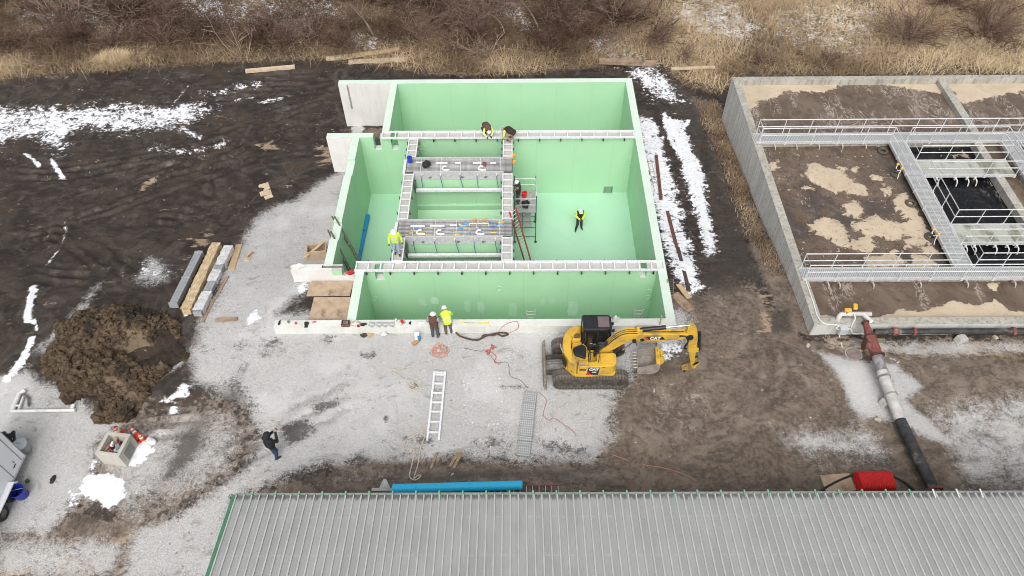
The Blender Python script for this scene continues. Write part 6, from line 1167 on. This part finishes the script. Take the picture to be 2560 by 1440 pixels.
# ------------------------------------------------------------------ people
SKIN = pm('skin', (.5, .3, .22), (.45, .26, .19), 8, .6); HIV = pm('hi_vis_yellow', (.62, .85, .06), (.55, .78, .05), 9, .7); HIVS = pm('hi_vis_sleeve', (.72, .85, .22), (.62, .78, .16), 9, .7); REFL = pm('reflective_band_grey', (.6, .6, .6), (.5, .5, .5)); BRV = pm('brown_canvas', (.13, .065, .045), (.1, .05, .035), 9, .9); DKV = pm('dark_brown_vest', (.028, .018, .015), (.04, .026, .021), 9, .9); KHA = pm('khaki', (.34, .25, .16), (.28, .2, .13), 9, .9)
JEAN = pm('pale_jeans', (.26, .33, .42), (.34, .41, .5), 10, .9); DJEAN = pm('dark_grey_jeans', (.06, .065, .075), (.1, .105, .115), 10, .9); BJEAN = pm('blue_jeans', (.025, .045, .1), (.035, .06, .13), 10, .9); DPANT = pm('dark_trousers', (.022, .024, .024), (.035, .036, .036), 10, .9); GHOOD = pm('grey_hoodie', (.34, .37, .4), (.28, .3, .33), 9, .9); CAMO = pm('camo_jacket', (.3, .25, .21), (.13, .1, .085), 14, .9, lo=.45, hi=.55); BPANT = pm('brown_grey_trousers', (.1, .08, .075), (.14, .115, .105), 10, .9)
BOOT = pm('boot_leather', (.04, .028, .02), (.06, .042, .03), 9, .8); GLV = pm('dark_glove', (.015, .016, .018), (.025, .026, .028), 9, .8); HAT = pm('white_hard_hat', (.84, .85, .85), (.8, .81, .81), 3, .3); HATG = pm('pale_green_hard_hat', (.55, .75, .6), (.5, .7, .56), 3, .3); BLKJ = pm('black_jacket', (.009, .009, .01), (.018, .018, .02), 9, .85); EYE = pm('eye_dark', (.02, .015, .012), (.03, .02, .015))
STAND = dict(pel=(0, 0, .96), chest=(0, .01, 1.3), neck=(0, 0, 1.5), head=(0, .03, 1.64), shl=(-.19, 0, 1.43), shr=(.19, 0, 1.43), ell=(-.27, -.03, 1.14), elr=(.27, -.03, 1.14), wrl=(-.27, .08, .9), wrr=(.27, .08, .9), hil=(-.1, 0, .93), hir=(.1, 0, .93), knl=(-.12, .03, .5), knr=(.12, .03, .5), anl=(-.13, -.02, .09), anr=(.13, -.02, .09), tol=(-.15, .16, .045), tor=(.15, .16, .045))
def person(label, P, ang, pose, top, sleeve, legs, hat=None, glove=None, hood=None, stripes=False, scale=1.05, bulk=1.18):
    J = {k_: Vector(v) for k_, v in {**STAND, **pose}.items()}
    m = MB(); seg = []          # seg: (a, b, material slot)
    def cap(a, b, ra, rb, slot):
        if slot in (0, 1) and ra > .05: ra *= bulk; rb *= bulk
        a = Vector(a); b = Vector(b); m.ell(a, ra, 12, 8); m.ell(b, rb, 12, 8)
        if (b - a).length > 1e-3: m.tube([a, b], [ra, rb], 12)
        seg.append((np.array(a), np.array(b), slot, max(ra, rb)))
    acr = (J['shr'] - J['shl']).normalized(); hcr = (J['hir'] - J['hil']).normalized()
    for s_ in (-1, 1):
        cap(J['pel'] + hcr * .065 * s_, J['chest'] + acr * .075 * s_, .125, .135, 0); cap(J['chest'] + acr * .075 * s_, J['neck'] - (J['neck'] - J['chest']) * .25 + acr * .08 * s_, .13, .095, 0)
        cap(J['pel'] + hcr * .06 * s_ - (J['chest'] - J['pel']).normalized() * .04, J['pel'] + hcr * .07 * s_, .125, .125, 2)
    cap(J['chest'], J['neck'], .1, .07, 0); cap(J['neck'], J['neck'] + (J['head'] - J['neck']) * .5, .06, .055, 3)
    hd = (J['head'] - J['neck']).normalized(); fw = Vector((0, 1, 0)); 
    if 'face' in pose: fw = Vector(pose['face'])
    fw = (fw - hd * fw.dot(hd)).normalized(); sdv = hd.cross(fw).normalized(); RH = Matrix((-sdv, fw, hd)).transposed()
    m.ell(J['head'], (.078, .098, .118), 14, 10, 0, RH); seg.append((np.array(J['head'] - hd * .03), np.array(J['head'] + hd * .05), 3 if not hood else 1, .1))
    def HP(x, y, z): return J['head'] + RH @ Vector((x, y, z))
    cap(HP(0, .09, .0), HP(0, .115, -.022), .014, .018, 3); 
    for s_ in (-1, 1): cap(HP(.08 * s_, -.005, .0), HP(.084 * s_, -.01, .03), .017, .02, 3)
    cap(HP(0, .075, -.085), HP(0, .06, -.09), .035, .04, 3)
    for l in 'lr':
        sg = -1 if l == 'l' else 1
        cap(J['sh' + l], J['el' + l], .077, .06, 1); cap(J['el' + l], J['wr' + l], .06, .044, 1)
        d = (J['wr' + l] - J['el' + l]).normalized(); a = d.cross(Vector((0, 0, 1))); a = a.normalized() if a.length > .1 else Vector((1, 0, 0)); b = a.cross(d)
        if pose.get('curl'): b = Vector(pose['curl'])
        pc = J['wr' + l] + d * .075; gs_ = 5
        cap(J['wr' + l] + d * .02, pc, .036, .04, gs_)
        for i, (o_, fl) in enumerate(((-.033, .07), (-.011, .08), (.011, .076), (.033, .06))):
            q0 = pc + a * o_ + d * .02; q1 = q0 + d * fl * .5 - b * .008; q2 = q1 + d * fl * .4 - b * .03; cap(q0, q1, .0125, .0115, gs_); cap(q1, q2, .0115, .0105, gs_)
        t0 = J['wr' + l] + d * .03 + a * .035 * (-sg); t1 = t0 + (a * -sg * .03 + d * .035); t2 = t1 + d * .03 - b * .01; cap(t0, t1, .015, .0135, gs_); cap(t1, t2, .013, .0115, gs_)
        cap(J['hi' + l], J['kn' + l], .108, .085, 2); cap(J['kn' + l], J['an' + l], .083, .066, 2)
        cap(J['an' + l] - Vector((0, 0, .01)), J['to' + l], .055, .042, 4); cap(J['an' + l] + (J['an' + l] - J['to' + l]) * .22 - Vector((0, 0, .03)), J['to' + l], .042, .04, 4)
    if hood: cap(HP(0, -.03, .03), HP(0, -.04, -.06), .125, .11, 1)
    tmp = bpy.data.objects.new('tmp', m.mesh('tmp', [SKIN])); COL.objects.link(tmp); md = tmp.modifiers.new('r', 'REMESH'); md.mode = 'VOXEL'; md.voxel_size = .0125; md.use_smooth_shade = True
    sm_ = tmp.modifiers.new('s', 'SMOOTH'); sm_.factor = .5; sm_.iterations = 2
    me = bpy.data.meshes.new_from_object(tmp.evaluated_get(bpy.context.evaluated_depsgraph_get())); bpy.data.objects.remove(tmp); me.name = 'body'
    me.materials.clear()
    for q in (top, sleeve, legs, SKIN, BOOT, glove or SKIN, REFL): me.materials.append(q)
    n = len(me.polygons); C = np.empty(n * 3, np.float32); me.polygons.foreach_get('center', C); C = C.reshape(-1, 3); best = np.full(n, 1e9); mi = np.zeros(n, np.int32)
    for a, b, slot, r in seg:
        e = b - a; t = np.clip(((C - a) @ e) / (e @ e + 1e-9), 0, 1)[:, None]; d = np.linalg.norm(C - a - t * e, axis=1) - r
        u = d < best; best[u] = d[u]; mi[u] = slot
    if stripes:
        ax = np.array((J['chest'] - J['pel']).normalized()); h = (C - np.array(J['pel'])) @ ax; mi[(mi == 0) & (np.abs(h - .12) < .028)] = 6; mi[(mi == 0) & (np.abs(h - .3) < .022)] = 6
        for l in 'lr':
            a = np.array(J['sh' + l]); e = np.array(J['el' + l]) - a; t = ((C - a) @ e) / (e @ e); mi[(mi == 1) & (np.abs(t - .75) < .08) & (np.linalg.norm(C - a - t[:, None] * e, axis=1) < .1)] = 6
    me.polygons.foreach_set('material_index', mi); me.polygons.foreach_set('use_smooth', np.ones(n, bool))
    o = bpy.data.objects.new('person', me); COL.objects.link(o); o.location = P; o.rotation_euler = (0, 0, ang); o.scale = (scale,) * 3; tag(o, label, 'person')
    hm = Matrix.Translation(J['head']) @ RH.to_4x4()
    if hat:
        h = MB(); prof = [(.118, .035), (.122, .06), (.115, .1), (.09, .135), (.05, .155), (0, .162)]
        h.lathe(prof, n=20); h.lathe([(.118, .035), (.15, .028), (.15, .036), (.118, .05)], n=20); h.bb(-.1, .1, .1, .2, .026, .036); h.tube([(0, -.115, .07), (0, -.06, .15), (0, 0, .17), (0, .06, .15), (0, .115, .07)], .014, 6)
        q = h.build('hard_hat', [hat], o, smooth=True); q.matrix_local = hm
    for s_ in (-1, 1): q = MB().ell((.03 * s_, .09, .015), (.014, .01, .009), 8, 6).build('eye', [EYE], o); q.matrix_local = hm
    q = MB().ell((0, .1, -.06), (.024, .006, .006), 8, 5).build('mouth', [pm('lips', (.35, .14, .12), (.3, .11, .1))], o); q.matrix_local = hm
    if not hat and not hood: pass
    return o
R_ = radians
# 1 kneeling on the rear cross wall, bent forward over the front edge
p1 = G(1216, 341, TT + .14)
person('person kneeling on rear cross wall in brown vest, yellow sleeves and white hard hat', Vector((p1.x, 37.95, TT + .135)), R_(200), dict(pel=(0, -.18, .5), chest=(0, .16, .58), neck=(0, .36, .5), head=(0, .48, .44), face=(0, .3, -1), shl=(-.19, .3, .52), shr=(.19, .3, .52), ell=(-.3, .36, .3), elr=(.3, .36, .3), wrl=(-.16, .5, .12), wrr=(.18, .5, .12), hil=(-.1, -.18, .46), hir=(.1, -.18, .46), knl=(-.16, .14, .08), knr=(.16, .14, .08), anl=(-.15, -.3, .08), anr=(.15, -.3, .08), tol=(-.15, -.5, .05), tor=(.15, -.5, .05)), BRV, HIVS, DPANT, HAT, GLV)
# 2 bending down at the corner of the right inner wall
person('person bending over at the right inner wall in black vest and khaki trousers', Vector((-.42, 37.25, TT + .135)), R_(60), dict(pel=(0, -.28, .62), chest=(.0, .06, .72), neck=(0, .28, .68), head=(0, .42, .62), face=(0, .4, -1), shl=(-.2, .2, .68), shr=(.2, .2, .68), ell=(-.28, .22, .4), elr=(.27, .25, .42), wrl=(-.24, .3, .16), wrr=(.22, .32, .2), hil=(-.11, -.28, .58), hir=(.11, -.28, .58), knl=(-.18, .06, .42), knr=(.18, .06, .4), anl=(-.15, -.12, .09), anr=(.15, -.12, .09), tol=(-.17, .08, .045), tor=(.17, .08, .045)), DKV, HIVS, KHA, HAT, GLV)
# 3 on the scaffold deck, turned left, hands up at the wall
person('person on scaffold deck in camouflage jacket, black vest and white hard hat', Vector((.12, 33.75, sz + .052)), R_(80), dict(elr=(.26, .2, 1.2), wrr=(.12, .42, 1.34), ell=(-.26, .2, 1.2), wrl=(-.1, .42, 1.34), head=(0, .08, 1.63), face=(0, 1, -.3)), DKV, CAMO, DJEAN, HAT, GLV)
# 4 standing on the tank floor looking at a phone
o4 = person('person standing on green tank floor in black vest looking at a phone', Vector((4.04, 34.3, FL)), R_(188), dict(head=(0, .1, 1.62), face=(0, .7, -.7), ell=(-.28, .06, 1.16), elr=(.28, .06, 1.16), wrl=(-.09, .3, 1.12), wrr=(.09, .3, 1.12), knl=(-.12, .05, .5), anl=(-.16, .0, .09), tol=(-.2, .17, .045), knr=(.13, .1, .5), anr=(.22, .12, .09), tor=(.27, .28, .045)), DKV, HIV, DPANT, HATG, None)
MB().bb(-.04, .04, -.08, .08, 0, .012).build('phone', [BLACK], None, o4.matrix_basis @ Vector((0, .43, 1.16)), R_(188), label='black phone held by the person on the tank floor', category='phone')
# 5 walking on the left inner wall toward the camera
person('person in yellow safety jacket and pale jeans walking on left inner wall', Vector((-6.44, 27.55, TT + .135)), R_(186), dict(ell=(-.3, -.02, 1.16), elr=(.3, .0, 1.16), wrl=(-.33, .05, .92), wrr=(.33, .1, .92), knl=(-.1, .08, .5), anl=(-.1, .06, .09), tol=(-.12, .24, .045), anr=(.1, -.1, .1), tor=(.11, .08, .045), head=(0, .05, 1.64), face=(0, 1, -.35)), HIV, HIV, JEAN, HAT, GLV, stripes=True)
# 6, 7 at the front wall, seen from behind
person('person in brown vest and grey hoodie standing at the front wall', gp(1089, 842), R_(-8), dict(head=(0, .05, 1.63), face=(0, 1, -.3), elr=(.28, .08, 1.15), wrr=(.2, .3, 1.1), ell=(-.28, .02, 1.14), wrl=(-.25, .24, 1.02)), BRV, GHOOD, DJEAN, HAT, GLV)
person('person in yellow safety jacket leaning over the front wall beside brown vest', gp(1122, 833), R_(15), dict(pel=(0, -.05, .95), chest=(-.02, .1, 1.26), neck=(-.03, .2, 1.43), head=(-.04, .28, 1.55), face=(-.2, 1, -.7), shl=(-.2, .15, 1.36), shr=(.17, .15, 1.36), ell=(-.27, .28, 1.12), wrl=(-.12, .48, 1.02), elr=(.27, .25, 1.1), wrr=(.16, .45, .98), hil=(-.1, -.04, .92), hir=(.1, -.04, .92)), HIV, HIV, BPANT, HAT, GLV, stripes=True)
# 8 filming on the front gravel
o8 = person('person in black hooded jacket and blue jeans filming on the front gravel', gp(690, 1141), R_(-28), dict(head=(0, .08, 1.66), elr=(.26, .2, 1.2), wrr=(.1, .4, 1.42), ell=(-.27, .16, 1.18), wrl=(-.06, .4, 1.4), knl=(-.12, .05, .5), anl=(-.14, .08, .09), tol=(-.16, .26, .045), anr=(.14, -.1, .09), tor=(.2, .06, .045)), BLKJ, BLKJ, BJEAN, None, SKIN, hood=True, bulk=1.3)
MB().bb(-.05, .05, -.03, .03, -.04, .08).tube([(0, .03, .02), (0, .07, .02)], .025, 8).build('camera_device', [STEEL_D], None, o8.matrix_basis @ Vector((.02, .54, 1.46)), R_(-28), label='small camera held up by the person in black', category='camera')
# ------------------------------------------------------------------ dry grass, brush and shrubs behind the site
def attr_mat(name, ramp_cols, rough=.9):
    k = NT(name); A = k.n('Attribute', dict(attribute_name='tone')); cr = k.t.nodes.new('ShaderNodeValToRGB'); el = cr.color_ramp.elements
    while len(el) < len(ramp_cols): el.new(.5)
    for i, c in enumerate(ramp_cols): el[i].position = i / (len(ramp_cols) - 1); el[i].color = (*c, 1)
    k.set(cr.inputs[0], A.outputs['Fac']); return k.fin(cr.outputs[0], rough, 0, .15)
GRASS = attr_mat('dry_grass', [(.075, .048, .032), (.23, .16, .1), (.5, .375, .235), (.7, .56, .37)])
TWIG = attr_mat('bare_twigs', [(.032, .019, .015), (.11, .062, .046), (.22, .145, .112), (.42, .32, .255)])
RNG = np.random.RandomState(5)
def blades(name, n, xf, dens, lmin, lmax, wid, tone_f, mat_, label, flat=.5):
    """n bent blades, each two quads"""
    X = np.empty(0); Y = np.empty(0)
    while len(X) < n:
        x, y = xf(n * 2); k_ = RNG.rand(len(x)) < dens(x, y); X = np.append(X, x[k_]); Y = np.append(Y, y[k_])
    X, Y = X[:n], Y[:n]; Z = tz(X, Y) - .03; az = RNG.rand(n) * 2 * pi + 1.5 * fbm(X, Y, .35, 2, 70) * 4; L = lmin + (lmax - lmin) * RNG.rand(n) * (.5 + fbm(X, Y, .5, 2, 71)); w_ = wid * (.6 + .8 * RNG.rand(n)); lean = flat * (.4 + .9 * RNG.rand(n))
    dx, dy = np.cos(az), np.sin(az); px_, py_ = -dy * w_ / 2, dx * w_ / 2
    V = np.zeros((n, 5, 3))
    V[:, 0] = np.stack([X - px_, Y - py_, Z], -1); V[:, 1] = np.stack([X + px_, Y + py_, Z], -1)
    h1, o1 = L * .55, L * .35 * lean; V[:, 2] = np.stack([X + dx * o1 + px_ * .8, Y + dy * o1 + py_ * .8, Z + h1], -1); V[:, 3] = np.stack([X + dx * o1 - px_ * .8, Y + dy * o1 - py_ * .8, Z + h1], -1)
    o2 = L * (.35 + .6) * lean; V[:, 4] = np.stack([X + dx * o2, Y + dy * o2, Z + L * np.clip(1 - .55 * lean, .15, 1)], -1)
    b = np.arange(n)[:, None] * 5; F = np.concatenate([b + np.array([[0, 1, 2]]), b + np.array([[0, 2, 3]]), b + np.array([[3, 2, 4]])]).reshape(-1, 3)
    me = np_mesh(name, V.reshape(-1, 3), F, [mat_], False); t = np.clip(tone_f(X, Y) + .22 * (RNG.rand(n) - .5), 0, 1); a = me.attributes.new('tone', 'FLOAT', 'POINT'); a.data.foreach_set('value', np.repeat(t, 5).astype(np.float32))
    o = bpy.data.objects.new(name, me); COL.objects.link(o); tag(o, label, None, None, 'stuff')
straw_poly = W([(-400, -150), (2960, -150), (2960, 186), (1840, 184), (1800, 230), (1710, 195), (1650, 150), (1500, 160), (1300, 180), (1100, 186), (950, 160), (800, 146), (560, 150), (400, 163), (200, 176), (0, 196), (-400, 210)])
def snow_at(x, y):
    i = np.clip(((np.asarray(x) - GX0) / GS).astype(int), 0, NXg - 1); j = np.clip(((np.asarray(y) - GY0) / GS).astype(int), 0, NYg - 1); return L_snow[j, i]
def in_straw(x, y): return np.clip(.35 + sdist(x, y, straw_poly) * .8, 0, 1) * np.clip(1.15 - 1.5 * snow_at(x, y), .1, 1)
def edge_d(x, y): return sdist(x, y, straw_poly)
def tone(x, y):
    r = np.clip((x - 8) / 6, 0, 1); e = np.clip(1 - edge_d(x, y) / 4.5, 0, 1); nz = fbm(x, y, .22, 3, 72)
    return np.clip(.12 + .54 * r + .45 * e * (1 - r) + (nz - .5) * .9 + (fbm(x, y, 1.1, 2, 75) - .5) * .5, 0, 1)
xf = lambda n: (RNG.uniform(-52, 52, n), 44.2 + 24 * RNG.rand(n) ** 1.15)
blades('dry_grass', 105000, xf, lambda x, y: in_straw(x, y) * np.clip(.35 + 1.3 * (fbm(x, y, .3, 3, 73) - .3), .06, 1), .4, 1.2, .034, tone, GRASS, 'tangled dry straw grass behind the site', 1.75)
strip = W([(1800, 250), (1835, 330), (1895, 540), (2030, 838), (2000, 835), (1880, 600), (1810, 440), (1770, 330), (1740, 240)])
blades('dry_grass', 3200, lambda n: (RNG.uniform(9, 15, n), RNG.uniform(22.5, 46, n)), lambda x, y: np.clip(.3 + sdist(x, y, strip), 0, 1) * (y > 27) * (.25 + fbm(x, y, .6, 2, 76)), .15, .5, .03, lambda x, y: .1 + .6 * fbm(x, y, .6, 2, 74), GRASS, 'thin dry grass along the treatment tank wall', 1.2)
blades('green_grass', 1500, lambda n: (RNG.uniform(-2, 4.5, n), RNG.uniform(45, 47.2, n)), lambda x, y: fbm(x, y, .8, 2, 77) > .5, .1, .3, .03, lambda x, y: RNG.rand(len(x)), attr_mat('green_blades', [(.06, .07, .02), (.12, .15, .04)]), 'small patch of green grass behind the tank', .8)
# branching shrub geometry with numpy-friendly lists of thin three-sided twigs
def shrub_data(sd, h, spread, stems, sub, twig, wmul=1., droop=.25):
    r = random.Random(sd); V = []; F = []; T = []
    def seg(pts, r0, r1, t):
        n = len(pts); b = len(V)
        for i, p in enumerate(pts):
            d = (pts[min(i + 1, n - 1)] - pts[max(i - 1, 0)]).normalized(); a = d.cross(Vector((.3, .2, 1))); a = a.normalized() if a.length > .05 else Vector((1, 0, 0)); c = a.cross(d); q = r0 + (r1 - r0) * i / (n - 1)
            for k_ in range(3): V.append(tuple(p + (a * cos(2.094 * k_) + c * sin(2.094 * k_)) * q)); T.append(t)
        for i in range(n - 1):
            for k_ in range(3): F.append((b + i * 3 + k_, b + i * 3 + (k_ + 1) % 3, b + (i + 1) * 3 + (k_ + 1) % 3, b + (i + 1) * 3 + k_))
    def grow(p, d, L, n, curl):
        pts = [p]; d = d.normalized()
        for i in range(n): d = (d + Vector((r.gauss(0, curl), r.gauss(0, curl), r.gauss(-droop * .25 * i / n, curl * .7)))).normalized(); pts.append(pts[-1] + d * L / n)
        return pts
    for s_ in range(stems):
        a = r.uniform(0, 6.28); el = r.uniform(.25, 1.2); d = Vector((cos(a) * cos(el) * spread, sin(a) * cos(el) * spread, sin(el)))
        main = grow(Vector((r.gauss(0, .12), r.gauss(0, .12), -.05)), d, h * r.uniform(.6, 1.1), 5, .16); tn = r.uniform(.2, .75); seg(main, .026 * wmul, .012 * wmul, tn)
        for j in range(sub):
            q = main[r.randint(1, 5)]; d2 = (d + Vector((r.gauss(0, .8), r.gauss(0, .8), r.gauss(.1, .5)))); br = grow(q, d2, h * r.uniform(.3, .7), 4, .28); seg(br, .015 * wmul, .008 * wmul, min(1, tn + r.uniform(-.1, .2)))
            for k_ in range(twig): q2 = br[r.randint(1, 4)]; seg(grow(q2, d2 + Vector((r.gauss(0, 1), r.gauss(0, 1), r.gauss(0, .6))), h * r.uniform(.15, .4), 3, .35), .0095 * wmul, .006 * wmul, min(1, max(0, tn + r.uniform(-.15, .3))))
    return np.array(V), np.array(F), np.array(T)
VAR = [shrub_data(20 + i, 2.1 + .25 * i, 1.0, 17, 5, 3, 1.25) for i in range(5)]
def shrub_mesh(name, d, add=0.):
    me = np_mesh(name, d[0], d[1], [TWIG], False); a = me.attributes.new('tone', 'FLOAT', 'POINT'); a.data.foreach_set('value', np.clip(d[2] + add, 0, 1).astype(np.float32)); return me
# the thicket: one tangled mass
TV, TF, TTn = [], [], []; base_ = 0; r_ = random.Random(12); cnt = 0
while cnt < 235:
    px, py = r_.uniform(-150, 1660), r_.uniform(-130, 118) if r_.random() < .9 else r_.uniform(100, 135)
    p = gp(px, py)
    if float(snow_at(p.x, p.y)) > .3 and r_.random() < .8: continue
    if abs(px - 520) < 60 and py < 70 and r_.random() < .7: continue
    if abs(px - 1290) < 50 and py < 60 and r_.random() < .8: continue
    v, f, t = VAR[cnt % 5]; a = r_.uniform(0, 6.28); s_ = r_.uniform(.6, 1.15) * (1.15 if py < 60 else .8); R2 = np.array([[cos(a), -sin(a), 0], [sin(a), cos(a), 0], [0, 0, r_.uniform(.7, 1.05)]])
    TV.append((v * s_) @ R2.T + np.array(p)); TF.append(f + base_); base_ += len(v); TTn.append(np.clip(t + r_.uniform(-.3, .2), 0, 1)); cnt += 1
me = np_mesh('thicket', np.vstack(TV), np.vstack(TF), [TWIG], False); a = me.attributes.new('tone', 'FLOAT', 'POINT'); a.data.foreach_set('value', np.concatenate(TTn).astype(np.float32))
th = bpy.data.objects.new('thicket', me); COL.objects.link(th); tag(th, 'leafless brown thicket behind the site', None, None, 'stuff')
# shrubs that can be picked out singly
def shrub_thing(label, px, py, d, s_, rot, add=0., name='bare_shrub', cat='shrub'):
    o = bpy.data.objects.new(name, shrub_mesh(name, d, add)); COL.objects.link(o); o.location = gp(px, py); o.rotation_euler = (0, 0, rot); o.scale = (s_,) * 3; tag(o, label, cat)
BIG = [shrub_data(50 + i, 2.6, 1.15, 30, 6, 4, 1.2, .4) for i in range(2)]
shrub_thing('large rounded grey brown bush at upper right', 2265, 105, BIG[0], 1.15, 0, .1); shrub_thing('large grey brown bush at the top right corner', 2460, 95, BIG[1], 1.3, 1, .05); shrub_thing('tall bush half cut by the top edge between the right bushes', 2370, 20, BIG[1], 1.0, 3, .0)
shrub_thing('bushy brown shrub left of the snowy straw slope', 1400, 60, BIG[0], 1.05, 2, -.1); shrub_thing('rust brown low shrub behind the treatment tank corner', 1900, 165, VAR[0], .8, 2, 0); shrub_thing('reddish low shrub behind the treatment tank middle', 2060, 172, VAR[1], .7, 4, -.05); shrub_thing('brown brush clump left of the treatment tank', 1700, 150, VAR[2], .6, 1, .0)
SAP = [shrub_data(80 + i, 2.6, .7, 5, 3, 2, 1.6, -.1) for i in range(3)]
shrub_thing('pale leafless sapling at the mud edge, upper left', 612, 150, SAP[0], 1.1, 0, .45, 'sapling', 'sapling'); shrub_thing('left of two thin pale saplings above the tank', 1203, 142, SAP[1], 1.0, 1, .4, 'sapling', 'sapling'); shrub_thing('right of two thin pale saplings above the tank', 1222, 145, SAP[2], 1.0, 2.5, .4, 'sapling', 'sapling')
def log(label, a, b, r0, r1, za=.3, zb=1.2):
    p, q = gp(*a) + Vector((0, 0, za)), gp(*b) + Vector((0, 0, zb)); MB().tube(catmull([Vector((0, 0, 0)), (q - p) * .4 + Vector((.1, 0, .1)), (q - p) * .7, q - p], 4), [r0 + (r1 - r0) * i / 12 for i in range(13)], 8).build('fallen_trunk', [pm('grey_bark', (.2, .16, .125), (.12, .095, .075), 5, .9, bump=.5)], None, p, 0, True, label=label, category='fallen trunk')
log('grey fallen trunk lying through the thicket above the tank', (1352, 88), (1285, 5), .09, .06); log('grey leaning trunk in the thicket above the timber heap', (935, 95), (880, 40), .1, .07)
cl = blades
blades('straw_tuft', 2600, lambda n: tuple((lambda c, a, q: (c.x + q * np.cos(a), c.y + q * .7 * np.sin(a)))(gp(290, 163), RNG.rand(n) * 2 * pi, 1.2 * np.sqrt(RNG.rand(n)))), lambda x, y: np.ones(len(x)), .7, 1.5, .035, lambda x, y: .75 + 0 * x, GRASS, 'large pale straw tuft at the mud edge', .8)
